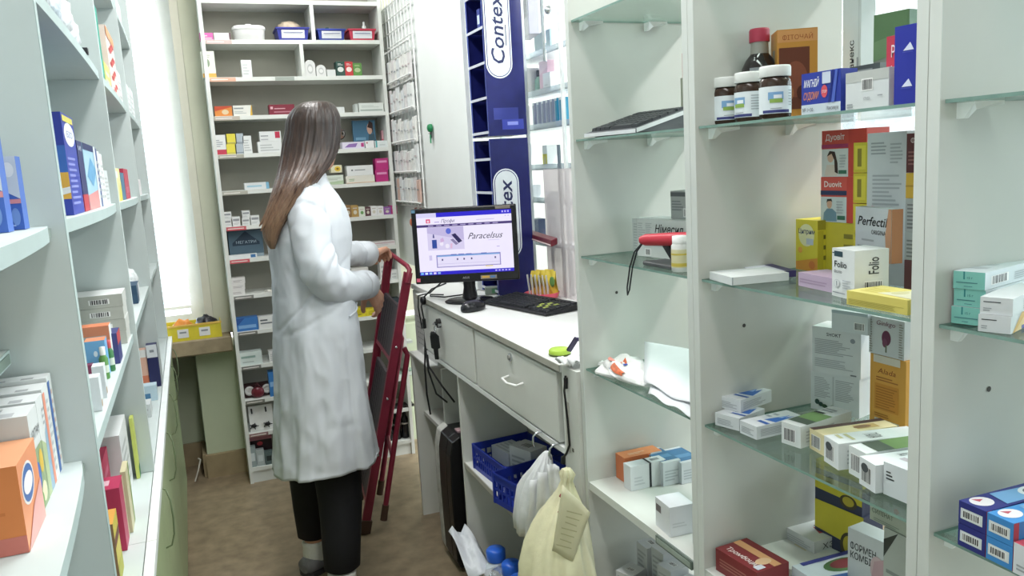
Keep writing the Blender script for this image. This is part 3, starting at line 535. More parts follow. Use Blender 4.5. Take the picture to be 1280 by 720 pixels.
# ------------------------------------------------------------------ middle bay, white shelf
z = WZ+G1
cc('maroon and apricot carton lying at the left of the white shelf in the middle bay', (895, 712), (946, 745), (982, 728), 716, '#7d2c30', [('R', 't', 0, .55, 1, .78, '#cf9a6c'), ('T', 't', '*Тромбоцид', .1, .18, .15, '#e8dcd8', .8), ('E', 't', .78, .5, .1, .22, '#d8b48e'), ('R', 't', .84, .1, .96, .35, '#c9ccd4'), ('L', 'f', .1, .3, .9, .7, 3, '#a86a60')], name='medicine_box')
cc('white flat carton with faint gold lettering behind the maroon one on the white shelf', (942, 693), (988, 722), (1045, 694), 712, '#d5d5d0', [('L', 't', .3, .55, .7, .75, 3, '#c9bf9c')])
cc('white carton with a red feather mark, standing by the yellow and navy carton', (976, 678), (1018, 702), (1056, 681), 678, '#d2d5d4', [('P', 't', [(.45, .45), (.75, .35), (.8, .55), (.6, .6)], '#b0404a'), ('R', 't', .4, .5, .52, .62, '#5a6068'), ('L', 't', .1, .7, .7, .85, 2, '#a8acae'), ('T', 'r', 'ХЗ', .2, .5, .3, INK, .3), ('L', 'f', .1, .15, .9, .8, 6, '#b0b4b6'), ('R', 'r', .2, .05, .8, .14, '#8f8c86')])
cc('white and blue carton with a red streak and a dark pill picture, white shelf front', (990, 726), (1042, 762), (1098, 712), 742, '#cfd5dd', [('E', 't', .34, .52, .2, .26, '#4a6a44'), ('E', 't', .32, .55, .14, .2, '#6a2c34'), ('P', 't', [(.3, .85), (1, .62), (1, .75), (.35, .98)], '#a83248'), ('P', 't', [(.55, .2), (.75, .2), (.8, .6), (.62, .6)], '#3c62a4'), ('R', 't', 0, .1, .1, .9, '#3a3f88')])
wf('white upright carton with two lines of bold black lettering on the white shelf', 1066, 1112, .925, z, 0, .035, '#c9cbcd', [('T', 'f', '*ФОРМЕН', .06, .70, .10, '#23252a', .68), ('T', 'f', '*КОМБІ', .06, .56, .10, '#23252a', .56), ('E', 'f', .78, .55, .18, .2, '#c7aeb2'), ('P', 'f', [(.62, .35), (1, .45), (1, .76), (.7, .66)], '#bd9aa0')], ytop=658, tw=.12)
NV = '#343a50'
def yn(): return [('P', 'f', [(0, .45), (1, .35), (1, 1), (0, 1)], '#cbbf3c'), ('E', 'f', .72, .34, .18, .26, '#4a4430'), ('E', 'f', .72, .36, .12, .18, '#b8a83c')]
v_ = Vector((.985, aX(1023, 640, .985).y, 0)); k1, k2, k3 = hz(v_, 622), hz(v_, 590), hz(v_, 573)
wf('yellow and navy carton, lower of the stack in the back corner of the white shelf', 1023, 1080, .985, z, k1-z, .05, NV, yn(), tw=.12)
wf('yellow and navy carton, upper of the stack in the back corner of the white shelf', 1023, 1078, .985, k1+G1, k2-k1-G1, .05, NV, yn(), tw=.12)
wf('pale yellow flat carton topping the yellow and navy stack', 1024, 1078, .985, k2+G1, k3-k2, .05, '#c9bd4c', [('R', 'f', 0, 0, 1, .4, '#6c7274')], tw=.12)
v_ = Vector((.86, aX(1112, 660, .86).y, 0)); k4 = hz(v_, 662)
wf('grey upright carton with black corner print beside the panel on the white shelf', 1111, 1150, .86, z, k4-z, .03, '#b3b8b2', [('P', 'f', [(.0, .75), (.4, .95), (.5, 1), (0, .9)], '#3a3e3c'), ('T', 'f', 'ВИТА', .1, .3, .12, INK, .5), ('L', 'f', .1, .5, .9, .7, 3, '#8a8f8c')])
wf('grey-green carton with a red flower print on top of the grey upright carton', 1092, 1150, .862, k4+G1, 0, .03, '#b5bcae', [('T', 'f', 'СИЛІНАТ', .05, .3, .16, '#3f5044', .5), ('E', 'f', .62, .7, .06, .1, '#c07a62'), ('E', 'f', .5, .85, .04, .07, '#6f8c5c'), ('L', 'f', .1, .05, .7, .18, 2, '#8a9488')], ytop=614)

# ------------------------------------------------------------------ nearest bay
z = SZ[2]+G1
TE = '#7fbfb4'
def teal(zz, dx, label): carton(label, .0335, .14, .0195, (.785+dx, .628-dx*.5, zz), R(-76), '#c9d2d6', [('R', 'f', 0, 0, 1, 1, TE), ('R', 'f', .32, .55, .37, 1, '#2f7f80'), ('T', 'f', '15 г', .42, .58, .14, '#2c5f66', .2), ('L', 'f', .1, .34, .9, .46, 1, '#4a7f84'), ('L', 'f', .35, .14, .65, .22, 1, '#4a7f84'), ('B', 'r', .12, .25, .38, .7), ('L', 'r', .5, .2, .95, .7, 4, '#a8b0b4'), ('L', 't', .05, .2, .9, .6, 2, '#b0b8bc')], 'white cartons with teal ends')
teal(z, 0, 'bottom teal-ended white carton of the three stacked in the nearest bay')
teal(z+.0199, .002, 'middle teal-ended white carton of the three stacked in the nearest bay')
teal(z+.0398, .001, 'top teal-ended white carton of the three stacked in the nearest bay')
for i, lab in enumerate(('white ointment carton with an orange and blue side beside the teal stack, lower', 'white ointment carton on top of its orange-sided twin beside the teal stack')):
    carton(lab, .031, .11, .0185, (.772+i*.002, .585+i*.0, z+i*.0189), R(-70), '#d3d6d8', [('L', 'f', .1, .7, .8, .82, 1, INK), ('L', 'f', .1, .2, .4, .45, 2, GRY)]+([('P', 'r', [(.05, 0), (1, 0), (1, 1), (.3, 1)], '#d8ae62'), ('P', 'r', [(.1, 0), (.4, 0), (.6, .9), (.45, .9)], '#e4c48a'), ('R', 'r', .3, 0, 1, .22, '#3a3f8c')] if i == 0 else [('L', 'r', .3, .2, .95, .8, 5, '#b0b4b8')]))
z = SZ[3]+G1
def tube_box(L, N, k, col, label):
    q = bfront(L, N, z, 600, .15)
    carton(label, q['w']-.0008, .15, .0262, (*q['loc'][:2], z+k*.0268), q['yaw']+.02, col, [('R', 'f', .08, .24, .88, .72, '#d5dcdc'), ('B', 'f', .18, .34, .78, .62), ('E', 't', .40, .12, .34, .09, '#d9d4d8'), ('P', 't', [(.15, .08), (.4, .10), (.3, .16)], '#b4485a'), ('P', 't', [(.1, .28), (.9, .24), (.9, .5), (.2, .6)], '#6f9cc8'), ('E', 't', .55, .62, .36, .14, '#d4d6dc'), ('E', 't', .55, .62, .24, .10, '#5a5f66'), ('E', 't', .55, .62, .19, .08, '#d4d6dc'), ('R', 'r', 0, 0, .05, 1, '#b04a58')], 'blue toothpaste cartons in the nearest bay')
tube_box((1197, 680), (1231, 697), 0, '#2b2f78', 'dark blue carton, lower of the navy pair in the nearest bay')
tube_box((1197, 680), (1231, 697), 1, '#2b2f78', 'dark blue carton, upper of the navy pair in the nearest bay')
tube_box((1232, 697), (1265, 714), 0, '#3f86c6', 'bright blue carton, lower of the light blue pair in the nearest bay')
tube_box((1232, 697), (1265, 714), 1, '#3f86c6', 'bright blue carton, upper of the light blue pair in the nearest bay')
q = bfront((1266, 715), (1310, 738), z, 600, .15)
carton('red and white carton right of the bright blue pair at the photo edge', q['w'], .15, .034, q['loc'], q['yaw'], '#d3d6da', [('R', 't', 0, .02, 1, .5, '#a83a4c'), ('L', 'f', .1, .15, .5, .4, 2, GRY)], faces={'r': '#b04050', 't': '#b2485a'})

# ------------------------------------------------------------------ far bay beside the counter
z = SZ[1]+G1
def keyboard(label, loc, yaw, w, d, body, keyc, frame=None, tilt=.06, stick=False, cols=21):
    t = thing('keyboard', label, 'keyboard', loc, yaw)
    b = MB(); hb = d*tilt*1.2
    def pl(x, y, l): return Vector((x, y, .009+y/d*hb+l))
    x0, x1 = -w/2, w/2
    b.add([(x0, 0, .002), (x1, 0, .002), (x1, d, .002), (x0, d, .002), pl(x0, 0, 0), pl(x1, 0, 0), pl(x1, d, .002), pl(x0, d, .002)], [(3, 2, 1, 0), (4, 5, 6, 7), (0, 1, 5, 4), (1, 2, 6, 5), (2, 3, 7, 6), (3, 0, 4, 7)], body)
    for x in (x0+.03, x1-.03): b.box(x-.012, d-.03, 0, x+.012, d-.01, .003, body); b.box(x-.012, .01, 0, x+.012, .03, .003, body)
    b.build('case', t, bevel=.0015)
    if frame:
        b = MB(); b.add([pl(x0, -.0015, .0), pl(x1, -.0015, .0), pl(x1, -.0015, -.007), pl(x0, -.0015, -.007)], [(3, 2, 1, 0)], frame); b.add([pl(x0-.0015, 0, 0), pl(x0-.0015, d, .0), pl(x0-.0015, d, -.007), pl(x0-.0015, 0, -.007)], [(0, 1, 2, 3)], frame); b.add([pl(x1+.0015, 0, .001), pl(x1+.0015, d, .001), pl(x1+.0015, d, -.007), pl(x1+.0015, 0, -.007)], [(0, 1, 2, 3)], frame); b.build('silver_edge', t)
    b = MB(); kw = (w-.02)/cols; kd = (d-.022)/6.2
    for r in range(6):
        y = .010+r*kd+(.004 if r == 5 else 0); c = 0
        while c < cols:
            n = 5 if (r == 0 and c == 4) else (2 if (c in (0, 12) and r in (1, 2, 3)) else 1)
            if c in (15, 18) : c += 0
            gap = .004 if c in (15, 18) else 0
            if c == 14 or c == 18 and False: c += 1; continue
            xa = x0+.010+c*kw+.0008; xb = x0+.010+(c+n)*kw-.0008
            q = [pl(xa, y, .0005), pl(xb, y, .0005), pl(xb, y+kd-.0016, .0005), pl(xa, y+kd-.0016, .0005)]; q2 = [p+Vector((0, 0, .006)) for p in q]; cx = sum(q2, Vector())/4; q2 = [p*.86+cx*.14 for p in q2]
            kc = keyc
            if stick and c >= 15 and c < 19 and r in (1, 2, 3) and (r+c) % 2: kc = '#9aa652'
            b.add(q+q2, [(4, 5, 6, 7), (0, 1, 5, 4), (1, 2, 6, 5), (2, 3, 7, 6), (3, 0, 4, 7)], kc); c += n
    b.build('keys', t); return t
keyboard('dark keyboard with a silver edge lying on a glass shelf above the counter end', (.774, 1.413, z), R(-80), .16, .15, '#55595d', '#2c2f33', '#d9dcde', tilt=.21, cols=10)
b = MB(); b.box(-.10, 0, 0, .10, .04, .042, '#8a8c86'); b.box(-.098, .002, .042, .098, .038, .046, '#74766f'); tag(b.build('paper_folder', None, (1.0, 1.26, z), R(-84)), 'grey flat folder lying at the back behind the shelved keyboard', 'folder')
carton('small red carton at the back edge of the bay above the shelved keyboard', .035, .02, .05, (.982, 1.45, SZ[1]+.115), R(-90), '#c23a44', faces={'l': '#8a2c34'})
carton('white flat pack carrying the small red carton at the back of the bay', .08, .04, .113, (.972, 1.42, SZ[1]+G1), R(-90), '#a8a898')
z = SZ[2]+G1
BT = '*Німесил'
p0 = aZ(800, 314, z)
carton('wide white carton with bold black lettering on the middle glass shelf of the far bay', .17, .07, .078, (.865, 1.372, z), R(-83), '#d0d3d1', [('R', 'f', .0, 0, .005, 1, '#b0b4b2'), ('L', 'f', .02, .45, .16, .92, 8, '#b2b6b6'), ('L', 'f', .17, .62, .30, .92, 6, '#b2b6b6'), ('T', 'f', '*Німесил', .34, .66, .20, '#1e2024', .5, .25), ('B', 'f', .17, .06, .25, .2), ('R', 'f', .02, .30, .9, .31, '#c0c4c4'), ('L', 'f', .2, .3, .6, .5, 3, '#b8bcbc')])
carton('white carton with faint print left of the wide lettered one on the middle glass shelf', .055, .06, .074, (.880, 1.490, z), R(-88), '#cdd0ce', [('L', 'f', .1, .1, .9, .9, 10, '#b4b8b8'), ('R', 'f', .8, .85, .9, .95, '#a8606a')])
carton('grey printed carton standing on the wide lettered carton', .10, .05, .055, (.895, 1.33, z+.0786), R(-83), '#a3a6a4', [('R', 'f', .0, .8, .5, .95, '#5c6062'), ('L', 'f', .04, .3, .5, .7, 4, '#7c8082'), ('B', 'f', .4, .1, .7, .35)])
# red handset with wrist loop on a black cradle
t = thing('barcode_scanner', 'red handset with a black wrist loop on a dark cradle, middle glass shelf', 'scanner', (.815, 1.275, z))
h0, h1 = Vector((-.042, .030, .050)), Vector((.022, -.095, .056))
b = MB(); b.tube([h0, h0.lerp(h1, .08), h0.lerp(h1, .5), h0.lerp(h1, .92), h1], [.007, .011, .0125, .012, .007], M('#c23a48', .35), 14); b.build('handle', t)
b = MB(); b.tube([h0+Vector((0, -.004, -.006)), h0+Vector((-.012, .004, -.022)), h0+Vector((-.018, .012, -.050)), h0+Vector((-.022, .018, -.090)), h0+Vector((-.024, .014, -.104)), h0+Vector((-.022, .010, -.094)), h0+Vector((-.017, .004, -.050)), h0+Vector((-.010, -.002, -.02)), h0+Vector((0, -.006, -.006))], .0016, BLACK, 6); b.build('wrist_loop', t)
b = MB(); b.obox((-.005, -.005, .004), (.026, 0, 0), (0, .05, 0), (0, 0, .004), '#4a4c4e'); b.obox((0, -.02, .028), (.012, 0, 0), (0, .03, .026), (0, -.006, .008), BLACK); b.obox((.002, -.035, .045), (.01, 0, 0), (0, .012, 0), (0, 0, .012), BLACK); b.build('cradle', t, bevel=.002)
p = aX(851, 340, .785); t = thing('pill_bottle', 'small white pill bottle with a yellow label beside the red handset', 'bottle', (.79, 1.20, z))
b = MB(); b.lathe([(.014, 0), (.0155, .002), (.0155, .046), (.012, .051)], (0, 0, 0), '#d9dad6', 20); b.build('bottle_body', t)
b = MB(); b.lathe([(.0157, .008), (.0157, .04)], (0, 0, 0), '#d6cfa6', 20, caps=False); b.lathe([(.0159, .010), (.0159, .016)], (0, 0, 0), '#c9b44c', 20, caps=False); b.lathe([(.0159, .030), (.0159, .033)], (0, 0, 0), '#c9b44c', 20, caps=False); b.build('label_wrap', t)
b = MB(); b.lathe([(.0135, .050), (.0135, .063), (.0005, .064)], (0, 0, 0), '#e2e4e2', 20); b.build('cap', t)
# third shelf: crumpled printed bag, loose papers, yellow booklet
def lump(n, m, f, mat, name, loc, label, cat, parent=None):
    b = MB(); b.loft([[Vector(f(i/(n-1), j/m)) for j in range(m)] for i in range(n)], mat); o = b.build(name, parent, loc); 
    return tag(o, label, cat) if not parent else o
z = SZ[3]+G1
PB = glassy('white_film', '#f0f1f2', op=.75, rough=.3)
def bagf(u, v):
    a = 2*PI*v; rr = math.sin(PI*min(max(u, .04), .96))**.5; n = noise.noise(Vector((u*5, math.cos(a)*2, math.sin(a)*2)))
    return ((.042*rr*math.cos(a)*(1+.25*n)+.012*math.sin(u*6)), max(-.2, .10-.20*u), max(.0, .017*rr*(1+math.sin(a)*.9)*(1+.6*n)))
o = lump(26, 24, bagf, M('#e6e6e4', .35, bump=.4, scale=60), 'plastic_bag', (.808, 1.44, z), 'crumpled white bag with orange print lying on the third glass shelf beside the counter', 'bag')
b = MB(); om = M('#d8714a', .5, var=.3, scale=90)
def on_bag(u0, u1, v0, v1, m, n=6):
    b.add([Vector(bagf(u0+(u1-u0)*i/n, v0+(v1-v0)*j/n))*1.0+Vector((-.0015, 0, .0022)) for i in range(n+1) for j in range(n+1)], [(i*(n+1)+j, i*(n+1)+j+1, (i+1)*(n+1)+j+1, (i+1)*(n+1)+j) for i in range(n) for j in range(n)], m)
on_bag(.56, .80, .36, .44, om); on_bag(.25, .40, .30, .38, M('#d98a80', .5, var=.25, scale=80)); on_bag(.42, .5, .24, .30, om); on_bag(.66, .69, .27, .31, '#3a4a9a'); on_bag(.42, .46, .44, .47, '#3a4a9a'); b.build('print', o)
b = MB(); b.obox((-.02, .04, .006), (.018, .012, .004), (-.008, .03, 0), (0, 0, .006), M('#e9e9e7', .35, bump=.5, scale=50)); b.build('bag_corner', o, bevel=.004)
def sheet(label, pts, bend, name='paper_sheet'):
    A, B, C, D = [Vector(p) for p in pts]; n = 14; b = MB(); vs = []
    for i in range(n+1):
        for j in range(n+1):
            u, v = i/n, j/n; p = (A*(1-u)+B*u)*(1-v)+(D*(1-u)+C*u)*v; vs.append(p+Vector((0, 0, bend(u, v))))
    b.add(vs, [(i*(n+1)+j, (i+1)*(n+1)+j, (i+1)*(n+1)+j+1, i*(n+1)+j+1) for i in range(n) for j in range(n)], M('#dfe1e4', .8, var=.02, spec=.1), True)
    o = b.build(name, None, (0, 0, 0)); s = o.modifiers.new('thickness', 'SOLIDIFY'); s.thickness = .0006; return tag(o, label, 'paper', 'loose papers beside the crumpled bag')
sheet('topmost loose white paper sheet curling over the edge of the third glass shelf', [(.885, 1.49, z+.055), (.785, 1.33, z+.016), (.788, 1.142, z+.012), (.99, 1.142, z+.045)], lambda u, v: .008*math.sin(u*3+v*2)*(1-u)+.004*math.sin(v*9)*u)
sheet('lower loose white paper sheet drooping at the front edge of the third glass shelf', [(.86, 1.40, z+.020), (.770, 1.29, z+.006), (.764, 1.142, z+.004), (.93, 1.142, z+.02)], lambda u, v: .006*math.sin(v*5+u)*(1-u)+.003*math.sin(v*11)*u)
carton('yellow printed booklet leaning at the back corner above the loose papers', .055, .012, .085, (.985, 1.40, z+.035), R(-86), '#d3cb5a', [('E', 'f', .5, .5, .3, .25, '#8c6a4a'), ('E', 'f', .45, .6, .15, .12, '#c9b0a0'), ('R', 'f', 0, 0, 1, .25, '#c9cfc9'), ('L', 'f', .1, .06, .9, .2, 2, '#4a7a70')], name='booklet', cat='booklet')
carton('white flat box under the yellow booklet at the back of the third glass shelf', .08, .03, .034, (.972, 1.40, z), R(-86), '#b9bab4')
# white shelf
z = WZ+G1
def ff(label, x0, x1, Y, zb, d, col, dec=(), ytop=None, **kw):
    a, c = aY(x0, 590, Y), aY(x1, 590, Y); return carton(label, c.x-a.x, d, hz(a, ytop)-zb, ((a.x+c.x)/2, Y, zb), 0, col, dec, **kw)
ff('white carton with a dark strap lying before the orange one on the far white shelf', 788, 833, 1.452, z, .03, '#d3d6d7', [('R', 'f', .52, 0, .58, 1, '#23262b'), ('R', 't', .52, 0, .58, 1, '#23262b'), ('R', 'f', .95, 0, 1, 1, '#3a5fa4'), ('L', 'f', .1, .2, .45, .6, 3, '#c0c4c6'), ('R', 't', .65, .3, .88, .7, '#8a8e90')], ytop=584)
ff('orange and white carton behind the strapped one on the far white shelf', 781, 828, 1.498, z, .04, '#d2774a', [('L', 't', .2, .3, .7, .6, 2, '#e6c4a8'), ('R', 'f', .7, 0, 1, 1, '#d9d6d2')], ytop=573, faces={'t': '#dc8a5a'})
for i, (x0, x1, lab) in enumerate(((829, 851, 'white carton with a blue top, left of the two behind the orange carton'), (852, 878, 'white carton with a blue top, right of the two behind the orange carton'))):
    ff(lab, x0, x1, 1.44-i*.01, z, .09, '#c8cdd0', [('R', 't', 0, .1, 1, .9, '#3f6f96'), ('R', 't', .1, .3, .9, .5, '#5a8ab0'), ('L', 'f', .1, .2, .9, .7, 4, '#a8b0b4')], ytop=579, group='white cartons with blue tops')
cc('white carton with a small dark mark near the front of the far white shelf', (820, 656), (838, 672), (866, 664), 635, '#d6d9dc', [('R', 'f', .05, .55, .4, .8, '#6a6468'), ('L', 'r', .1, .3, .8, .5, 2, '#c4c8ca')])
for i, lab in enumerate(('white barcode carton, lower of the pair beside the panel on the far white shelf', 'white barcode carton, upper of the pair beside the panel on the far white shelf')):
    carton(lab, .05, .06, .037, (.80, 1.165, z+i*.0374), R(-80), '#d2d5d5', [('B', 'f', .1, .25, .35, .7), ('R', 'f', .72, .2, .76, .8, '#3a3638'), ('L', 'f', .8, .3, .95, .6, 2, '#b88a6a')], 'white barcode cartons by the panel')
# wrapped cartons on the lower shelf of the far bay
z = .475+G1
for i, (x, y) in enumerate([(.86, 1.49), (.87, 1.44), (.855, 1.39), (.86, 1.335), (.86, 1.28), (.80, 1.47), (.80, 1.41)]):
    carton(['white wrapped carton nearest the end panel under the far white shelf', 'second white wrapped carton from the end panel under the far white shelf', 'third white wrapped carton from the end panel, middle of the row under the shelf', 'white wrapped carton right of the middle under the far white shelf', 'rightmost white wrapped carton under the far white shelf', 'front white wrapped carton by the end panel under the far white shelf', 'front white wrapped carton, second from the end panel under the shelf'][i], .045, .05, (.105, .112, .098, .085, .09, .06, .055)[i], (x, y, z), R(-90+i*4), '#c3c6c8', [('B', 't', .3, .4, .7, .6), ('L', 'f', .1, .1, .9, .9, 8, '#a4a8aa')], 'wrapped cartons under the far white shelf')
carton('dark green carton in the corner under the far white shelf beside the panel', .05, .05, .12, (.81, 1.18, z), R(-88), '#2f4438')
# ------------------------------------------------------------------ on the counter
z = WT+G1
# monitor
A, B_ = aY(513, 262, 2.64), aY(645, 262, 2.50)
def monitor():
    c = (A+B_)/2; e = (B_-A); e.z = 0; W = e.length; yaw = math.atan2(e.y, e.x); H = .256; zt = hz(A, 262); zb = zt-H
    t = thing('computer_monitor', 'black flat computer monitor showing a purple web page at the end of the counter', 'monitor', (c.x, c.y, z), yaw)
    z0 = zb-z; b = MB(); bz = M('#131216', .22, name='gloss_black')
    b.box(-W/2, 0, z0, W/2, .022, z0+H, bz); b.obox((0, .034, z0+H*.5), (W*.36, 0, 0), (0, .014, 0), (0, 0, H*.36), BLACK); b.build('housing', t, bevel=.004, seg=2)
    x0, x1, y0, y1 = -W/2+.017, W/2-.017, z0+.030, z0+H-.016
    w, h = x1-x0, y1-y0; s = MB(); lift = [0.0006]
    def E(c, k=1.0): return M(c, .3, emit=k, var=0.01)
    def rect(u0, v0, u1, v1, c, k=1.0):
        lift[0] += .00004; y = -lift[0]; s.add([(x0+w*u0, y, y0+h*v0), (x0+w*u1, y, y0+h*v0), (x0+w*u1, y, y0+h*v1), (x0+w*u0, y, y0+h*v1)], [(0, 1, 2, 3)], E(c, k))
    def poly(ps, c):
        lift[0] += .00004; s.add([(x0+w*u, -lift[0], y0+h*v) for u, v in ps], [tuple(range(len(ps)))], E(c))
    def txt(t_, u, v, hh, c, wd, sh=0):
        lift[0] += .00004; s.text(t_, (x0+w*u, -lift[0], y0+h*v), (1, 0, 0), (0, 0, 1), hh*h, E(c), wd*w if wd else None, sh)
    rect(0, 0, 1, 1, '#ece6fb', 1.05); rect(0, .93, 1, 1, '#2a1fd0'); rect(0, .93, .21, 1, '#d9d6f8'); rect(0, 0, 1, .055, '#2c20c8')
    rect(0, .775, 1, .815, '#4a3a78'); rect(.0, .83, .0, .83, '#ffffff')
    for i in range(9): rect(.12+i*.085, .787, .12+i*.085+.055, .802, '#b0a4d4')
    rect(.10, .84, .145, .905, '#e0507a'); rect(.112, .85, .133, .885, '#f4d8e8'); txt('Профи', .255, .838, .055, '#3a2f6a', .14, .3); rect(.19, .845, .24, .86, '#b8a8dc'); rect(.63, .855, .82, .865, '#c8c0e4')
    rect(.105, .40, .49, .77, '#c3b9e2'); poly([(.105, .40), (.49, .40), (.49, .55), (.105, .68)], '#d8d0f0'); rect(.15, .43, .20, .57, '#2f4a9c'); poly([(.36, .64), (.40, .66), (.47, .53), (.43, .50)], '#2c2458'); poly([(.345, .56), (.375, .575), (.43, .49), (.40, .47)], '#8a80a8')
    for u, v, r in ((.33, .70, .028), (.25, .50, .02), (.31, .46, .022)): poly([(u+r*math.cos(k*PI/8), v+r*1.7*math.sin(k*PI/8)) for k in range(16)], '#efe9fb' if r < .025 else '#5a6ad0')
    poly([(.16, .60), (.18, .60), (.175, .66), (.165, .66)], '#4a4a88'); poly([(.24, .52), (.28, .54), (.27, .60), (.24, .58)], '#d0b0dc'); poly([(.34, .42), (.36, .42), (.365, .50), (.345, .50)], '#e0b8d8')
    txt('Paracelsus', .525, .555, .10, '#1d1836', .36, .45); rect(.74, .52, .86, .53, '#d8d0f0'); rect(.83, .41, .86, .42, '#b0a4d8'); rect(.11, .24, .14, .32, '#d0c8ec')
    rect(.185, .115, .865, .32, '#8f86c4'); rect(.195, .128, .855, .29, '#e6e0fa'); rect(.195, .29, .855, .312, '#7aa4dc'); rect(.195, .17, .855, .176, '#c4bce4')
    for u in (.24, .40, .47, .55, .80): rect(u, .225, u+.015, .255, '#4a4078')
    for u in (.34, .42, .50, .66): rect(u, .31, u+.06, .325, '#5a68b8')
    rect(.70, .10, .78, .112, '#e8d24a')
    for i in range(5): rect(.01+i*.045, .012, .01+i*.045+.03, .045, ('#7ac0f0', '#d8e8ff', '#a0c8f4', '#e0d8ff', '#90b8f0')[i])
    for i in range(5): rect(.80+i*.035, .016, .80+i*.035+.02, .04, '#b8b0f4')
    for i in range(3): rect(.90+i*.03, .955, .90+i*.03+.016, .985, '#c0b8f8')
    for i in range(2): rect(.93+i*.03, .895, .945+i*.03, .91, '#c8c0ec')
    s.build('screen', t)
    b = MB(); b.text('ASUS', (-.016, -.0007, z0+.012), (1, 0, 0), (0, 0, 1), .007, '#a8a8ac'); b.box(.045, -.0008, z0+.008, .10, 0, z0+.020, '#8a8278'); b.box(.05, -.001, z0+.011, .075, -.0008, z0+.018, '#c9a24c'); b.box(.078, -.001, z0+.011, .095, -.0008, z0+.018, '#4f7ab0')
    b.box(W/2-.07, -.0008, z0+H-.013, W/2-.02, 0, z0+H-.003, '#7f7770'); b.box(-W/2+.004, -.0008, z0+.008, -W/2+.016, 0, z0+.02, '#d8607c'); b.box(-W/2+.002, -.0008, z0+H-.013, -W/2+.014, 0, z0+H-.003, '#5f86a0'); b.build('badge', t)
    b = MB(); b.loft([[Vector((rx*math.cos(a), .055+ry*math.sin(a), h)) for a in [2*PI*i/32 for i in range(32)]] for rx, ry, h in ((.088, .066, 0), (.09, .068, .004), (.078, .056, .011), (.03, .022, .0145))], bz); b.build('stand_base', t)
    b = MB(); b.loft([[Vector((.0+xx+rx*math.cos(a), yy+ry*math.sin(a), h)) for a in [2*PI*i/20 for i in range(20)]] for rx, ry, h, xx, yy in ((.028, .020, .012, 0, .055), (.021, .014, .05, .0, .058), (.022, .014, z0+.04, 0, .045), (.022, .014, z0+.1, 0, .042))], bz); b.build('stand_neck', t)
    return t
mon = monitor()
# mouse, with cable
p = aZ(592, 388, z); t = thing('computer_mouse', 'black computer mouse beside the keyboard on the counter', 'mouse', (p.x, p.y, z), R(-65))
def mouse_ring(q, k): return [Vector((.029*k*math.cos(a)*(1-.12*math.sin(a)), .05*k*math.sin(a), q)) for a in [2*PI*i/28 for i in range(28)]]
b = MB(); b.loft([mouse_ring(0, .92), mouse_ring(.005, 1), mouse_ring(.016, .98), mouse_ring(.026, .80), mouse_ring(.033, .5), mouse_ring(.035, .2)], M('#1b1c20', .25)); b.build('body', t)
b = MB(); b.tube([(-.003, .024, .030), (0, .024, .034), (.003, .024, .030)], .007, '#55585c', 12); b.build('scroll_wheel', t)
b = MB(); b.tube([(0, .048, .008), (-.02, .055, .004), (-.037, .062, .003), (-.080, .1365, .003), (-.118, .243, .003)], .0022, '#8f9498', 6); b.build('cable', t)
a0, a1, a2 = aZ(603, 380, z), aZ(682, 396, z), aZ(709, 384, z); e = a1-a0
keyboard('black keyboard with green stickered number keys lying on the counter', (*((a0+a1)/2).xy, z), math.atan2(e.y, e.x), e.length, .15, '#17181b', '#24262a', stick=True)
tag_o = thing('power_adapter', 'small grey and green gadget under the monitor behind the mouse', 'gadget', (*aZ(622, 368, z).xy, z), R(-20))
b = MB(); b.box(-.045, 0, 0, .045, .03, .028, '#8f9a90'); b.build('case', tag_o, bevel=.003); b = MB(); b.box(-.02, -.001, .006, .04, 0, .022, '#5f9a70'); b.build('label_plate', tag_o); b = MB(); b.tube([(-.045, .015, .014), (-.07, .01, .02), (-.1, -.03, .003)], .003, '#c8c8c4', 6); b.build('lead', tag_o)
# dark small sign board behind the keyboard under the stand
p = aZ(625, 374, z)
# candy dish with sachets
p = aZ(695, 371, z); t = thing('sachet_dish', 'pinkish red dish of yellow sachets and clear droppers at the right rear of the counter', 'dish', (min(p.x, 1.085), p.y+.0, z), R(-60))
b = MB(); b.lathe([(.045, 0), (.056, .004), (.062, .022), (.060, .023), (.052, .008), (.0005, .006)], (0, 0, 0), M('#d8566a', .3), 28, caps=False); b.build('dish', t)
ym = M('#dcc44c', .35, bump=.3, scale=40)
for i, (x, y, h, a) in enumerate(((-.038, .012, .082, .1), (-.012, .02, .085, -.1), (.018, .02, .088, .05), (.043, .012, .084, -.15))):
    b = MB(); n = 6
    vs = [(x+(u/n-.5)*.034+a*(v/n)*.06, y+.004*math.sin(u*1.3+v)+.006*math.sin(PI*v/n)*s, .012+h*v/n) for s in (-1, 1) for v in range(n+1) for u in range(n+1)]; m = (n+1)**2
    b.add(vs, [(v*(n+1)+u, v*(n+1)+u+1, (v+1)*(n+1)+u+1, (v+1)*(n+1)+u) for v in range(n) for u in range(n)]+[(m+v*(n+1)+u, m+(v+1)*(n+1)+u, m+(v+1)*(n+1)+u+1, m+v*(n+1)+u+1) for v in range(n) for u in range(n)], ym, True)
    b.ell((x+a*.03, y-.008, .055), .011, .003, .02, '#8a7a40', n=8) if i < 3 else b.ell((x, y-.008, .06), .011, .003, .018, '#5f8a4c', n=8); b.build('sachet', t)
for i in range(6):
    b = MB(); x = -.042+i*.016; b.tube([(x, -.012-.004*(i % 2), .014), (x+.001, -.018, .045), (x-.002, -.02, .085)], [.004, .0035, .003], glassy('clear_plastic', '#f4f6f6', op=.45, rough=.1), 8); b.build('dropper', t)
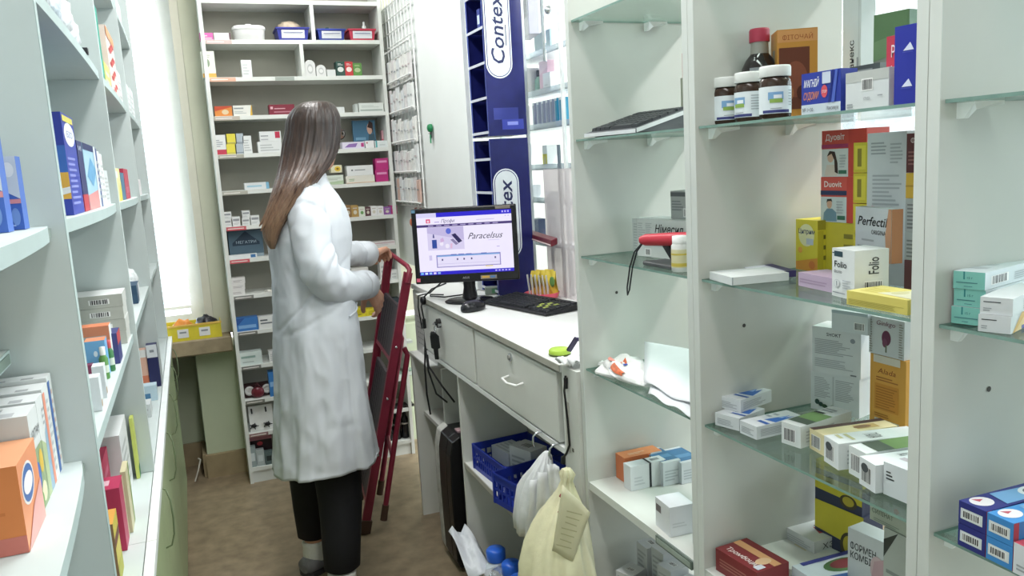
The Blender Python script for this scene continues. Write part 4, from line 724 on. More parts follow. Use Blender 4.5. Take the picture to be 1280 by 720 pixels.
# lime tape puck with dark clip, white cloth, black lead down the post
p = aZ(702, 443, z); t = thing('tape_measure', 'lime green round tape measure with a dark strap on the counter corner', 'tape measure', (p.x-.005, p.y, z))
b = MB(); b.lathe([(.024, 0), (.027, .003), (.027, .012), (.023, .016), (.0005, .017)], (0, 0, 0), M('#a9c94a', .35), 28); b.build('case', t)
b = MB(); b.lathe([(.0272, .0015), (.0275, .004)], (0, 0, 0), '#3a4224', 28, caps=False); b.build('rim', t)
b = MB(); b.bar((.014, -.022, .012), (.03, -.038, .045), (1, 0, 0), .012, .006, '#35304a'); b.bar((.03, -.038, .042), (.045, -.045, .038), (0, 0, 1), .008, .006, '#4a4468'); b.build('strap', t)
b = MB()
def ragf(u, v):
    return (.765+.05*u-.02*(1-u)*(v), 1.585+.05*v+.01*math.sin(v*9), z+.003+.014*abs(math.sin(u*7+v*5))+.004*math.sin(v*11)+.004)
n = 12; b.add([ragf(i/n, j/n) for i in range(n+1) for j in range(n+1)], [(i*(n+1)+j, (i+1)*(n+1)+j, (i+1)*(n+1)+j+1, i*(n+1)+j+1) for i in range(n) for j in range(n)], M('#e6e8e8', .4), True)
o = b.build('white_film', None, (-.012, .0, 0)); sm = o.modifiers.new('thickness', 'SOLIDIFY'); sm.thickness = .001; tag(o, 'crumpled scrap of white film on the counter corner beside the tape measure', 'plastic film')
b = MB(); b.tube([(.747, 1.612, .965), (.742, 1.612, .93), (.745, 1.608, .86), (.748, 1.61, .80), (.746, 1.625, .775), (.742, 1.635, .762)], .0028, BLACK, 8); b.tube([(.742, 1.635, .765), (.741, 1.637, .748)], .0055, BLACK, 8); b.tube([(.747, 1.612, .96), (.746, 1.612, .935)], .005, BLACK, 8)
tag(b.build('black_cable'), 'thin black cable hanging down the white end post of the counter', 'cable')
# key bunch in the far drawer lock
kp = Vector((.744, 2.634, .918)); t = thing('key_bunch', 'bunch of dark keys hanging from the lock of the far drawer', 'keys', kp)
b = MB(); b.tube([(0, 0, 0), (-.012, 0, 0)], .007, '#1c1c1e', 10); b.tube([(-.014, -.006, -.001), (-.014, .006, -.001)], .004, CHROME, 8); b.tube([(0, -.04, .001), (-.012, -.04, .001)], .0055, CHROME, 10); b.build('key_in_lock', t)
b = MB(); b.tube([(-.012+.0*k, .011*math.cos(k*PI/6), -.022+.012*math.sin(k*PI/6)) for k in range(13)], .0016, CHROME, 6); b.build('key_ring', t)
for dx, dy, l, w, c in ((-.012, -.010, .062, .022, '#17181b'), (-.010, .008, .075, .016, '#2c2c2e'), (-.015, -.024, .088, .028, '#111214'), (-.009, .018, .055, .016, '#5a5a58')):
    b = MB(); b.loft([[Vector((dx-.008+s*.0015-.42*w*k*c_, dy+w/2*k*c_*.8-.15*h+s*.001, -.030-h)) for s, c_ in ((-1, 1), (1, 1), (1, -1), (-1, -1))] for h, k in ((0, .5), (.008, 1), (l*.55, 1), (l*.6, .5), (l, .4))], M(c, .4), smooth=False); b.build('key', t)
# cables under the monitor
b = MB(); q = aX(541, 358, .80)
for pts in ([(.79, 2.66, 1.05), (.765, 2.76, 1.02), (.742, 2.80, .985), (.738, 2.82, .95), (.742, 2.81, .90)], [(.80, 2.70, 1.06), (.768, 2.80, 1.0), (.740, 2.86, .985), (.739, 2.87, .94), (.745, 2.86, .86)], [(.86, 2.68, 1.0), (.80, 2.72, .992), (.77, 2.80, .988), (.78, 2.84, .988), (.82, 2.80, .988)]): b.tube(pts, .0028, BLACK, 7)
b.tube([(.741, 2.81, .905), (.742, 2.811, .87)], .007, BLACK, 8); b.ell((.742, 2.80, .975), .012, .02, .016, BLACK, n=8); tag(b.build('monitor_cables'), 'tangle of black cables dropping from the monitor over the counter edge', 'cables')
b = MB()
for pts in ([(.757, 2.865, .86), (.752, 2.86, .80), (.752, 2.84, .70), (.765, 2.80, .62), (.80, 2.78, .585)], [(.757, 2.868, .83), (.748, 2.875, .70), (.750, 2.88, .60), (.757, 2.875, .52)], [(.755, 2.862, .84), (.752, 2.83, .72), (.775, 2.75, .66), (.81, 2.72, .60)]): b.tube(pts, .0035, BLACK, 7)
tag(b.build('computer_cables'), 'black cables looping down from the drawer edge to the computer tower', 'cables')
# ------------------------------------------------------------------ computer tower
def tower():
    a = aZ(553, 690, 0.01); t = thing('computer_tower', 'black and silver computer tower standing on the floor under the counter', 'computer', (.755, 2.70, 0), 0)
    b = MB(); b.box(.03, -.10, .012, .285, .09, .50, M('#17181a', .35)); b.build('case', t, bevel=.003)
    b = MB(); prof = [(0, .02), (-.012, .05), (-.016, .30), (-.012, .44), (.0, .495), (.03, .512), (.035, .02)]
    for y0, y1, m in ((-.102, -.05, M('#0d0d0f', .35)), (-.05, .04, M('#0d0d0f', .35)), (.04, .092, M('#b4b4ae', .4, var=.25, scale=30))):
        k = len(prof); b.add([(x, y, h) for y in (y0, y1) for x, h in prof], [tuple(range(k)), tuple(range(2*k-1, k-1, -1))]+[(i, k+i, k+(i+1) % k, (i+1) % k) for i in range(k)], m)
    b.build('front_bezel', t, bevel=.003); b = MB(); b.box(.045, -.03, .5, .085, .01, .506, '#c9a8ac'); b.build('sticker', t)
    b = MB()
    for x in (.08, .25):
        for y in (-.08, .07): b.box(x-.015, y-.01, 0, x+.015, y+.01, .012, BLACK)
    b.build('feet', t)
tower()
# ------------------------------------------------------------------ white side board with the wire rack and the display stand
XBD = .97
b = MB(); b.box(0, 0, 0, .016, 1.22, 1.25, M('#e6eae8', .5, var=.02, scale=6)); tag(b.build('partition_board', None, (XBD, 2.845, WT+.001)), 'plain white upright board behind the counter, carrying the wire rack', 'board')
t = thing('wire_rack', 'white wire grid rack full of pale packets on the side board', 'wire rack', (XBD-.0, 3.455, 1.28)); wm = M('#eceeec', .4)
L_, H_ = .60, 1.02
b = MB(); y1 = L_; pts = [(-.055, 0, -.03), (-.055, 0, .97)]
b.tube([(-.004, y1-.0, -.02), (-.034, y1, -.02), (-.038, y1-.01, .0), (-.038, y1-.01, .70), (-.034, y1-.01, .74), (-.02, y1-.01, .755), (-.004, y1-.01, .755)], .0045, wm, 8); b.build('frame_hoop', t)
b = MB()
b.tube([(-.012, y1-.01, .75), (-.012, y1-.01, H_)], .004, wm, 8); b.build('upright', t); b = MB(); b.tube([(-.012, .01, 0), (-.012, .01, H_)], .004, wm, 8)
b.build('upright', t)
b = MB()
for i in range(17): b.tube([(-.012, 0, i*.0625), (-.012, y1, i*.0625)], .0036, wm, 6)
for i in range(11): b.tube([(-.012, .01+i*(y1-.02)/10, 0), (-.012, .01+i*(y1-.02)/10, H_)], .003, wm, 6)
for i in range(6): b.tube([(-.037, 0, i*.14+.02), (-.037, y1-.01, i*.14+.02)], .0042, wm, 6)
b.build('grid_wires', t)
rr = random.Random(5); b = MB(); n_ = 0
for k, h in enumerate((.02, .155, .29, .425, .56)):
    for i in range(11):
        y = .02+i*.052; c = rr.choice(['#e4e6e4', '#e0e3e3', '#e8e8e4', '#d9dddf', '#e0dad9' if k else '#d0b0a4', '#dcd9d9'])
        pk = MB(); hh = .112+rr.uniform(-.02, .014); pk.obox((-.0245+rr.uniform(-.002, .002), y+.02, h+hh/2), (.005, 0, .002), (0, .021, 0), (0, 0, hh/2), c); pk.box(-.0325, y+.006, h+hh*.55, -.0315, y+.034, h+hh*.6, rr.choice(['#b4b8bc', '#c2b4b6', '#8f9498'])); 
        o = pk.build('paper_packet', None, (XBD, 3.455, 1.28)); n_ += 1
        tag(o, 'small pale packet standing in the pockets of the white wire rack', 'packet', 'packets in the wire rack')
for i, y in enumerate((3.52, 3.60)):
    b = MB(); b.ell((-.03, 0, -.025), .012, .022, .022, M('#c8503c', .4), n=10); b.ell((-.033, .02, -.055), .012, .022, .02, M('#d0704a', .4), n=10); b.tube([(-.03, 0, -.005), (-.02, 0, .01), (-.012, .0, .01)], .0025, '#a04a3a', 6)
    tag(b.build('red_charm', None, (XBD-.002, y, 1.262)), ['red and orange hanging packet under the wire rack, nearer the monitor', 'red and orange hanging packet under the wire rack, nearer the back shelf'][i], 'packet')
p = aX(541, 160, XBD); t = thing('key_hook', 'green round key tag with dark keys hanging on the white side board', 'keys', (XBD-.001, p.y, p.z))
b = MB(); b.loft([[Vector((-h, .017*k*math.cos(a), .017*k*math.sin(a))) for a in [2*PI*i/24 for i in range(24)]] for h, k in ((.004, 1), (.014, 1), (.02, .85), (.023, .4))], M('#1f7a4c', .35)); b.build('round_tag', t)
for dy, dz, c, rz in ((-.01, -.03, '#1e2a26', .3), (.006, -.034, '#22302a', -.2), (.012, -.028, '#2c2c2e', -.5)):
    b = MB(); b.bar((-.008, dy*.3, -.012), (-.010, dy+rz*.01, dz-.01), (0, 1, 0), .013, .003, c); b.build('key', t)
b = MB(); b.bar((-.012, -.002, -.028), (-.012, .001, -.062), (0, 1, 0), .008, .004, M('#2f9a6a', .4)); b.build('green_key', t)
b = MB(); b.tube([(-.006, -.004, -.02), (-.012, .02, -.022), (-.010, .035, -.021)], .0015, CHROME, 6); b.build('nail', t)
# navy display stand
def stand():
    X0, X1, Y0, Y1 = .985, 1.128, 2.66, 2.838; t = thing('display_stand', 'tall dark navy display stand with white logo panels behind the monitor', 'display stand', (X0, Y0, z)); nb = M('#1d2260', .25, var=.1, scale=30, name='navy_card'); W, D = X1-X0, Y1-Y0
    for u, (z0, z1) in enumerate(((0, .555), (.565, 1.26))):
        b = MB(); b.box(0, 0, z0, W, .004, z1, nb); b.box(W-.004, .004, z0, W, D, z1, nb); b.box(.004, D-.004, z0, W-.004, D, z1, nb); b.box(.004, .004, z0, W-.004, D-.004, z0+.004, nb); g = b.build('case', t)
        b = MB(); b.box(0, .004, z0, .002, .012, z1, '#3a4a9a'); b.box(0, D-.012, z0, .002, D, z1, '#3a4a9a'); b.build('edge_strip', g)
        for i in range(6 if u else 5):
            zz = z0+.012+i*.118
            if zz > z1-.02: continue
            b = MB(); b.box(.0005, .013, zz, W-.005, D-.013, zz+.003, M('#2a3070', .3)); b.box(-.001, .004, zz-.003, .0005, D-.001, zz+.006, '#c4c8d4'); b.build('shelf', g)
    # logo panels on the face turned to the counter
    def stadium(cx, zc, rw, rh, l, c):
        pts = []
        for i in range(13): a = i*PI/12; pts.append((cx+rw*math.cos(a), -l, zc+rh-rw+rw*math.sin(a)))
        for i in range(13): a = PI+i*PI/12; pts.append((cx+rw*math.cos(a), -l, zc-rh+rw+rw*math.sin(a)))
        return pts
    ox = W*.36
    for k, zc in enumerate((.920, .290)):
        b = MB()
        for i, (rw, rh, c) in enumerate(((.049, .160, '#dfe5ea'), (.0445, .1555, '#27306a'), (.0415, .1525, '#dfe5ea'))): b.add(stadium(ox, zc, rw, rh, .0004+i*.0002, c), [tuple(range(26))], c)
        b.text('*Contex', (ox+.021, -.0012, zc-.118), (0, 0, 1), (-1, 0, 0), .049, '#202858', .235, .22)
        b.add([(ox+.028, -.0013, zc-.05), (ox+.028, -.0013, zc+.02), (ox+.031, -.0013, zc+.02), (ox+.031, -.0013, zc-.05)], [(0, 1, 2, 3)], '#202858')
        b.build('logo_panel', t)
    b = MB(); b.box(.02, -.0006, .62, W-.03, 0, .66, '#2a3484'); b.box(.05, -.0006, .585, W-.012, 0, .62, '#333ea0'); b.box(.07, -.0007, .60, .11, -.0005, .612, '#8a92dc'); b.build('printed_picture', t)
    for i, (yy, zz, c) in enumerate(((.05, 1.075, '#7fb4dc'), (.09, 1.075, '#5a94cc'), (.13, 1.075, '#3f62b8'), (.06, .96, '#2c3a8c'))):
        cb = MB(); cb.box(0, 0, 0, .05, .03, .07, c); cb.box(-.0005, .004, .02, 0, .026, .05, '#c8d8ea'); o = cb.build('small_pack', None, (X0+.012, Y0+yy, z+.565+.012+.118*(4 if i < 3 else 3)+.0032)); tag(o, ['pale blue pack, nearest on the top shelf of the navy stand', 'mid blue pack, middle of the top shelf of the navy stand', 'royal blue pack, farthest on the top shelf of the navy stand', 'dark blue pack on the shelf below the top one of the navy stand'][i], 'pack')
stand()
# ------------------------------------------------------------------ glazed screen to the shop and the stock behind it
XS = 1.175
t = thing('glass_screen', 'clear glazed screen with slim metal posts between the counter and the shop', 'screen', (XS, 1.60, WT+.001))
b = MB(); b.box(.0, 0, 0, .004, 1.85, 1.2, glassy('screen_glass', '#fafcfb', refl=.02, fres=.12)); b.build('pane', t)
for q, w, m in ((aX(661, 200, XS).y-1.60, .016, M('#aeb2b4', .35, metal=.3)), (aX(703, 120, XS).y-1.60, .014, '#e2e6e6'), (.02, .02, '#dfe3e2'), (1.84, .02, '#dfe3e2')):
    b = MB(); b.box(-.003, q-w/2, 0, .007, q+w/2, 1.24, m); b.build('post', t)
b = MB(); b.tube([(-.02, aX(686, 30, XS).y-1.6, .80), (-.02, aX(686, 30, XS).y-1.6, 1.24)], .006, CHROME, 10); b.build('rod', t)
b = MB(); p = aX(686, 13, XS-.02); b.ell((-.02, p.y-1.6, p.z-WT), .016, .016, .014, CHROME, n=10); b.build('knob', t)
b = MB(); q = aX(704, 300, XS-.012).y-1.6; b.box(-.016, q-.006, .0, -.009, q+.008, .52, M('#7d8a94', .3, metal=.3)); b.box(-.016, q-.012, .34, -.007, q+.012, .42, '#d3dcdc'); b.build('latch_strip', t)
# shop side shelf for the stock: white uprights with shallow trays
XR = 1.24
t = thing('shop_rack', 'white rack of shallow trays on the shop side of the glazed screen', 'rack', (XR, 1.62, 0))
for y in (.05, 1.83):
    b = MB(); b.box(.09, y-.012, 0, .115, y+.012, 2.3, '#dfe3e3'); b.build('upright', t)
RZ = (1.135, 1.30, 1.425, 1.575, 1.70, 1.84)
for h in RZ:
    b = MB(); b.box(0, .03, h-.006, .114, 1.86, h, '#e6e9ea'); b.box(-.003, .03, h-.006, 0, 1.86, h+.016, glassy('tray_lip', '#eef2f4', op=.3)); b.build('tray', t)
def rk(x, w, d, h, tray, col, label, dec=(), dx=.012, **kw):
    p = aX(x, 150, XR+dx); return carton(label, w, d, h, (XR+dx, p.y-w/2, RZ[tray]+G1), RB, col, dec, **kw)
rk(655, .055, .05, .11, 4, '#dfe1de', 'white and yellow carton on the shop rack tray beside the navy stand, upper', [('R', 'f', 0, 0, 1, .52, '#d9cc3c'), ('E', 'f', .5, .2, .2, .2, '#b8b47c'), ('L', 'f', .2, .6, .8, .9, 3, '#c3c6c4')])
rk(676, .042, .05, .085, 2, '#dde0de', 'white and yellow carton on the shop rack tray under the striped packs', [('R', 'f', 0, 0, 1, .62, '#d6c83c'), ('E', 'f', .5, .3, .25, .2, '#c9c07c')])
rk(677, .075, .03, .125, 4, '#dcb9c6', 'pale pink packet behind the white and yellow carton on the shop rack', [('P', 'f', [(0, .6), (1, .8), (1, 1), (0, 1)], '#e4cbd4'), ('R', 'f', .78, .2, .95, .5, '#b8486a')], dx=.045)
rk(681, .065, .04, .07, 4, '#e4e6e6', 'white carton in front of the pale pink packet on the shop rack', [('L', 'f', .2, .2, .8, .5, 2, '#c8ccce'), ('E', 'f', .7, .2, .04, .06, '#8a9aa8')])
for i in range(7):
    c = '#8f93a6' if i < 5 else '#2f93b4'
    rk(666+i*5.6, .019, .03, .098, 3, c, ['striped pack, first from the left of the upright row on the shop rack', 'striped pack, second from the left of the upright row on the shop rack', 'striped pack, third from the left of the upright row on the shop rack', 'striped pack, fourth from the left of the upright row on the shop rack', 'striped pack, middle right of the upright row on the shop rack', 'teal pack, left of the two teal ones in the upright row on the shop rack', 'teal pack, right of the two teal ones in the upright row on the shop rack'][i], [('R', 'f', .0, .0, .18, 1, '#dfe2e6'), ('R', 'f', .3, .1, .42, .9, '#c3c7d2' if i < 5 else '#7cc0d4'), ('R', 'f', 0, .9, 1, 1, '#e6e8ea'), ('E', 'f', .5, .05, .3, .04, '#c8a890')], group='upright packs in a row on the shop rack')
rk(650, .05, .03, .095, 3, '#e0d8d2', 'cream pack with a pinkish face picture beside the striped packs', [('E', 'f', .55, .5, .3, .3, '#d2a48e'), ('R', 'f', 0, .85, 1, 1, '#4a6ab4'), ('R', 'f', .2, .0, .9, .12, '#4a6ab4')])
rk(678, .11, .012, .20, 0, '#dfe2e4', 'plain white sheet standing on the shop rack under the yellow carton', [], dx=.05)
rk(645, .03, .05, .10, 2, '#d8dcdf', 'white packet with a blue spot beside the navy stand', [('E', 'f', .5, .5, .35, .2, '#6f9ac4'), ('R', 'f', 0, 0, 1, .12, '#c8486a')])
rk(652, .07, .05, .09, 0, '#3c4a66', 'dark blue and white packet low on the shop rack behind the monitor edge', [('R', 'f', .55, 0, 1, 1, '#dfe3e8'), ('R', 'f', .45, 0, .6, 1, '#4f86b8'), ('R', 'f', 0, 0, .4, .3, '#20242c')])
rk(650, .06, .05, .06, 1, '#d9dcde', 'white packet with a red mark on the shop rack beside the monitor', [('E', 'f', .4, .3, .2, .25, '#c0383c')])
for i, (x, c, hh) in enumerate(((648, '#c87078', .105), (665, '#93b4a4', .075), (673, '#93b4a4', .075))):
    p = aX(x, 120, XR+.05); tt = thing('shampoo_bottle', ['pinkish red bottle with a dark cap beside the navy stand on the shop rack', 'pale green bottle with a dark cap, left of the pair on the shop rack', 'pale green bottle with a dark cap, right of the pair on the shop rack'][i], 'bottle', (XR+.06, p.y, RZ[4]+G1 if i == 0 else RZ[4]+G1))
    b = MB(); b.lathe([(.019, 0), (.021, .004), (.021, hh-.015), (.012, hh)], (0, 0, 0), c, 20); b.build('bottle_body', tt); b = MB(); b.lathe([(.012, hh), (.013, hh+.002), (.013, hh+.024), (.0005, hh+.026)], (0, 0, 0), '#3a3f42', 16); b.build('cap', tt)
p0, p1 = aX(659, 292, XS-.03), aX(693, 303, XS-.05)
p = (p0+p1)/2; b = MB(); e = (p1-p0); b.obox((0, 0, 0), e*.5, (.012, .0, .004), (0, 0, .011), M('#6a2430', .3)); b.obox((-.003, 0, -.008), e*.48, (.012, 0, .002), (0, 0, .002), '#c9b8b8'); b.obox((.06, .03, -.09), (.002, 0, 0), (0, .012, 0), (0, 0, .085), '#b9bcc0')
o = b.build('pen_tray', None, p, bevel=.002); tag(o, 'dark maroon bar-shaped holder fixed to the glazed screen above the counter', 'holder')
b = MB(); b.box(0, 0, 0, .003, .62, .44, glassy('acrylic_sheet', '#e6e2e3', op=.42, fres=.08, refl=0)); tag(b.build('acrylic_sheet', None, (XS-.02, 1.98, WT+.001)), 'cloudy clear acrylic sheet standing behind the dish of sachets', 'acrylic sheet')
# lamp box and posters higher in the shop
p = aX(655, 30, 1.5); t = thing('shop_monitor', 'grey boxy screen hanging high in the shop beyond the navy stand', 'screen', (1.5, p.y, p.z+.02), R(-100)); b = MB(); b.box(-.09, 0, -.08, .09, .05, .10, '#8f8f98'); b.build('housing', t, bevel=.003)
b = MB(); b.box(-.06, -.002, .0, .06, 0, .08, '#565660'); b.build('panel', t); b = MB(); b.box(-.01, .02, .10, .01, .04, 2.75-t.location.z, '#8f8f98'); b.build('hanger', t)
b = MB(); p = aX(678, 62, 1.6); b.box(0, -.09, -.06, .01, .09, .08, M('#7f939c', .3)); b.box(.003, -.01, .08, .007, .01, 2.75-p.z, '#9aa0a4'); tag(b.build('hanging_board', None, p), 'grey-blue board hanging from the ceiling beyond the glazed screen', 'board')
# plain wall of shelving on the far side of the shop
t = thing('shop_shelving', 'bright white shelving across the shop seen through the glass', 'shelving', (2.75, .2, 0))
for h in (.1, .5, .9, 1.25, 1.6, 1.95): b = MB(); b.box(0, 0, h-.02, .3, 3.4, h, '#e9ebec'); b.build('shelf', t)
for y in (0, .85, 1.7, 2.55, 3.38): b = MB(); b.box(0.005, y, 0, .3, y+.02, 2.2, '#e9ebec'); b.build('divider', t)

# ------------------------------------------------------------------ under the counter
def basket(label, cx, cy, zz, yaw, L, W, H):
    t = thing('plastic_basket', label, 'basket', (cx, cy, zz), yaw); m = M('#22379c', .4, name='blue_plastic'); fl = 1.0
    def wall(a, b_, n, name):
        a, b_ = Vector(a), Vector(b_); d = (b_-a); o = Vector((0, 0, 1)); u = d.normalized(); nn = u.cross(o)*.0015; mb = MB()
        def pc(u0, z0, u1, z1): mb.obox(a+d*((u0+u1)/2)+o*((z0+z1)/2), d*((u1-u0)/2), nn, o*((z1-z0)/2), m)
        pc(0, 0, 1, H*.18); pc(0, H*.72, 1, H); 
        for i in range(n+1): pc(max(0, i/n-.16/n), H*.18, min(1, i/n+.16/n), H*.72)
        pc(0, H*.42, 1, H*.50); mb.build(name, t)
    x, y = L/2, W/2
    wall((-x, -y, 0), (x, -y, 0), 14, 'side_wall'); wall((x, -y, 0), (x, y, 0), 9, 'end_wall'); wall((x, y, 0), (-x, y, 0), 14, 'side_wall'); wall((-x, y, 0), (-x, -y, 0), 9, 'end_wall')
    b = MB(); b.box(-x, -y, 0, x, y, .003, m); b.build('bottom', t)
    b = MB()
    for q in ((-x, -y), (x, -y), (x, y), (-x, y)): b.box(q[0]-.004, q[1]-.004, 0, q[0]+.004, q[1]+.004, H+.001, m)
    b.box(-x-.004, -y-.004, H-.008, x+.004, -y+.001, H, m); b.box(-x-.004, y-.001, H-.008, x+.004, y+.004, H, m); b.box(-x-.004, -y, H-.008, -x+.001, y, H, m); b.box(x-.001, -y, H-.008, x+.004, y, H, m); b.build('rim', t)
    return t
z = .4556
basket('blue plastic basket at the back of the shelf under the drawers, holding white packs', .885, 2.31, z, R(-86), .25, .20, .085)
basket('blue plastic basket at the front of the shelf under the drawers, holding a pink pack', .865, 2.01, z, R(-78), .30, .19, .095)
carton('white carton tilted in the rear blue basket', .10, .07, .105, (.87, 2.245, z+.004), R(-70), '#d0d3d3', [('B', 't', .3, .3, .7, .7), ('L', 'f', .1, .1, .9, .8, 5, '#a9adaf')])
carton('white flat pack lying in the rear blue basket beside the tilted carton', .11, .08, .07, (.845, 2.36, z+.004), R(-80), '#ced2d4', [('L', 't', .1, .1, .9, .9, 4, '#b0b4b8')])
def pinkf(u, v): a = 2*PI*v; r = math.sin(PI*min(max(u, .06), .94))**.4; return (.06*r*math.cos(a), -.085+.17*u, .038+.038*r*math.sin(a)*(1+.3*noise.noise(Vector((u*4, v*6, 2)))))
lump(16, 18, pinkf, M('#c87a98', .35, bump=.4, scale=40), 'pink_packet', (.87, 2.01, z+.004), 'pink wrapped packet in the front blue basket', 'packet').rotation_euler.z = R(12)
z = .0456
carton('tall white carton standing on the bottom shelf below the blue baskets', .07, .07, .24, (.94, 2.34, z), R(-88), '#c9cccc', [('L', 'f', .2, .1, .8, .5, 6, '#a9adb0')])
carton('white carton on the bottom shelf, left of the pair below the blue baskets', .08, .07, .12, (.90, 2.25, z), R(-84), '#cccfcf', [('B', 'f', .5, .3, .8, .6), ('L', 'f', .1, .2, .4, .8, 4, '#a9adb0')])
carton('white carton on the bottom shelf, right of the pair below the blue baskets', .10, .08, .13, (.90, 2.13, z), R(-82), '#c6c9ca', [('B', 'f', .2, .5, .5, .8), ('L', 'f', .1, .1, .8, .4, 4, '#a0a4a8')])
BG = 'blue-capped bottles in clear wrap under the counter'
for i, (x, y, h) in enumerate(((.80, 2.335, .12), (.815, 2.235, .115), (.80, 2.13, .12))):
    t = thing('wrapped_bottle', ['blue capped bottle in clear wrap under the counter, nearest the computer tower', 'blue capped bottle in clear wrap under the counter, second from the computer tower', 'blue capped bottle in clear wrap under the counter, farthest from the computer tower'][i], 'bottle', (x, y, .0465), 0, BG)
    b = MB(); b.lathe([(.034, 0), (.038, .005), (.038, h-.03), (.028, h), (.0005, h)], (0, 0, 0), M('#d8e2ec', .2), 20); b.build('bottle_body', t)
    b = MB(); b.lathe([(.030, h), (.032, h+.004), (.032, h+.034), (.026, h+.040), (.0005, h+.041)], (0, 0, 0), M('#2c68d8', .3), 20); b.build('cap', t)
def wrapf(u, v): a = 2*PI*v; r = (math.sin(PI*min(max(u, .05), .95))**.35); k = 1+.12*noise.noise(Vector((math.cos(a)*2, math.sin(a)*2, u*7))); return (.062*r*k*math.cos(a), -.17+.34*u, .058+.058*r*k*math.sin(a))
o = lump(26, 28, wrapf, glassy('shrink_wrap', '#f3f6f8', refl=.3, op=.10, rough=.1, wave=.6), 'shrink_wrap', (.80, 2.235, .049), 'crumpled clear shrink wrap around the blue-capped bottles under the counter', 'plastic wrap')
b = MB(); n = 10
b.add([(.69+.10*(j/4-.5)*(.6+.4*i/n)+.04*i/n, 2.50-.17*i/n, .20-.10*(i/n)+.018*math.sin(j*1.8+i*.5)) for i in range(n+1) for j in range(5)], [(i*5+j, (i+1)*5+j, (i+1)*5+j+1, i*5+j+1) for i in range(n) for j in range(4)], M('#d5dae0', .3, bump=.3), True)
o = b.build('plastic_flap', None, (.03, .0, .02)); s_ = o.modifiers.new('thickness', 'SOLIDIFY'); s_.thickness = .001; tag(o, 'loose white plastic flap sticking out beside the computer tower', 'plastic film')
# hanging bags
def folds(u, v, base, cols):
    pass
def hang(name, label, top, prof, mat, seed, squash=.55, tilt=0, parts=None):
    """bag hung from point top; prof = (drop, half-width along aisle, half-depth, aisle offset, outward offset)"""
    t = thing(name, label, 'bag', top); b = MB(); m = 56; rings = []
    for q, (dz, hw, hd, oy, ox) in enumerate(prof):
        rg = []
        for j in range(m):
            a = 2*PI*j/m; f = 1+(.10*math.sin(a*7+seed+dz*9)+.07*math.sin(a*13+seed*2-dz*14)+.10*noise.noise(Vector((math.cos(a)*2.2, math.sin(a)*2.2, dz*9+seed))))*(1.2 if dz < .12 else .8)
            rg.append(Vector((ox+hd*f*math.cos(a), oy+hw*f*math.sin(a), -dz)))
        rings.append(rg)
    b.loft(rings, mat); b.build('bag_body', t); return t
wmat = M('#dcdedf', .35, var=.04, bump=.25, scale=45, name='white_bag_film')
hp = Vector((.730, 1.705, .757))
t = hang('plastic_bag', 'bunch of folded white plastic bags hanging from the hook under the counter drawers', hp, [(0, .006, .006, 0, 0), (.012, .016, .014, 0, -.003), (.04, .030, .024, .004, -.012), (.07, .046, .032, .016, -.020), (.10, .058, .036, .022, -.026), (.14, .060, .040, .024, -.032), (.18, .062, .040, .030, -.036), (.215, .052, .034, .044, -.036), (.222, .03, .015, .05, -.036)], wmat, 2)
CD = Vector((-.42, -.91, 0)).normalized(); CE = Vector((.91, -.42, 0)).normalized()
def leaf(pts, off, top, mat, name, parent, wob=.004):
    """hanging sheet facing the aisle: outline in picture pixels on an upright plane off metres in front of the bag axis"""
    p0 = top+CD*off; q = [aP(x, y, p0, CD)-top for x, y in pts]; n = 8; vs = []
    for i in range(n+1):
        for j in range(n+1):
            u, v = j/n, i/n; p = (q[0]*(1-u)+q[1]*u)*(1-v)+(q[3]*(1-u)+q[2]*u)*v; vs.append(p+CD*wob*(math.sin(u*8+v*3)+.6*math.sin(v*7-u*4)))
    b = MB(); b.add(vs, [(i*(n+1)+j, i*(n+1)+j+1, (i+1)*(n+1)+j+1, (i+1)*(n+1)+j) for i in range(n) for j in range(n)], mat, True); o = b.build(name, parent); o.modifiers.new('thickness', 'SOLIDIFY').thickness = .0012; return o
for pts, off in ((((662, 600), (690, 598), (688, 655), (655, 690)), .056), (((672, 590), (700, 592), (702, 640), (668, 676)), .066), (((684, 580), (699, 582), (705, 628), (690, 668)), .072)): leaf(pts, off, hp, wmat, 'loose_fold', t, .005)
ymat = M('#d9d5b2', .4, var=.06, bump=.2, scale=35, name='yellow_bag_film')
hp = Vector((.715, 1.560, .766))
t = hang('carrier_bag', 'pale yellow carrier bag stuffed full, hanging beside the white bags', hp, [(0, .010, .010, 0, 0), (.012, .020, .016, 0, 0), (.028, .013, .012, 0, -.002), (.05, .024, .020, -.004, -.006), (.08, .046, .036, -.004, -.014), (.11, .066, .050, -.006, -.024), (.15, .086, .064, -.010, -.034), (.20, .102, .076, -.018, -.042), (.28, .112, .082, -.026, -.048), (.36, .112, .080, -.030, -.05), (.42, .08, .06, -.03, -.046), (.425, .02, .02, -.03, -.046)], ymat, 5)
f = leaf(((703, 606), (738, 640), (716, 703), (690, 688)), .112, hp, M('#dedab8', .4, var=.04), 'handle_flap', t, .002)
b = MB(); p0 = hp+CD*.1165
for i in range(7):
    p = aP(718-i*2.2, 640+i*7, p0, CD)-hp; w_ = .016-.002*(i % 3); b.add([p-CE*w_+Vector((0, 0, .004)), p+CE*w_-Vector((0, 0, .006)), p+CE*w_-Vector((0, 0, .0085)), p-CE*w_+Vector((0, 0, .0015))], [(0, 1, 2, 3)], '#bdb98e')
b.build('faint_print', t)
rm_ = M('#9c2a3e', .5, var=.3, scale=80)
b = MB()
for x, y, r in ((703, 620, .006), (706, 634, .010), (702, 640, .007), (709, 642, .005)): p = aP(x, y, hp+CD*.083, CD)-hp; b.add([p+CE*r*math.cos(k*PI/4)*(1+.3*math.sin(k*2))+Vector((0, 0, r*1.2*math.sin(k*PI/4))) for k in range(8)], [tuple(range(8))], rm_)
b.build('red_print', t)

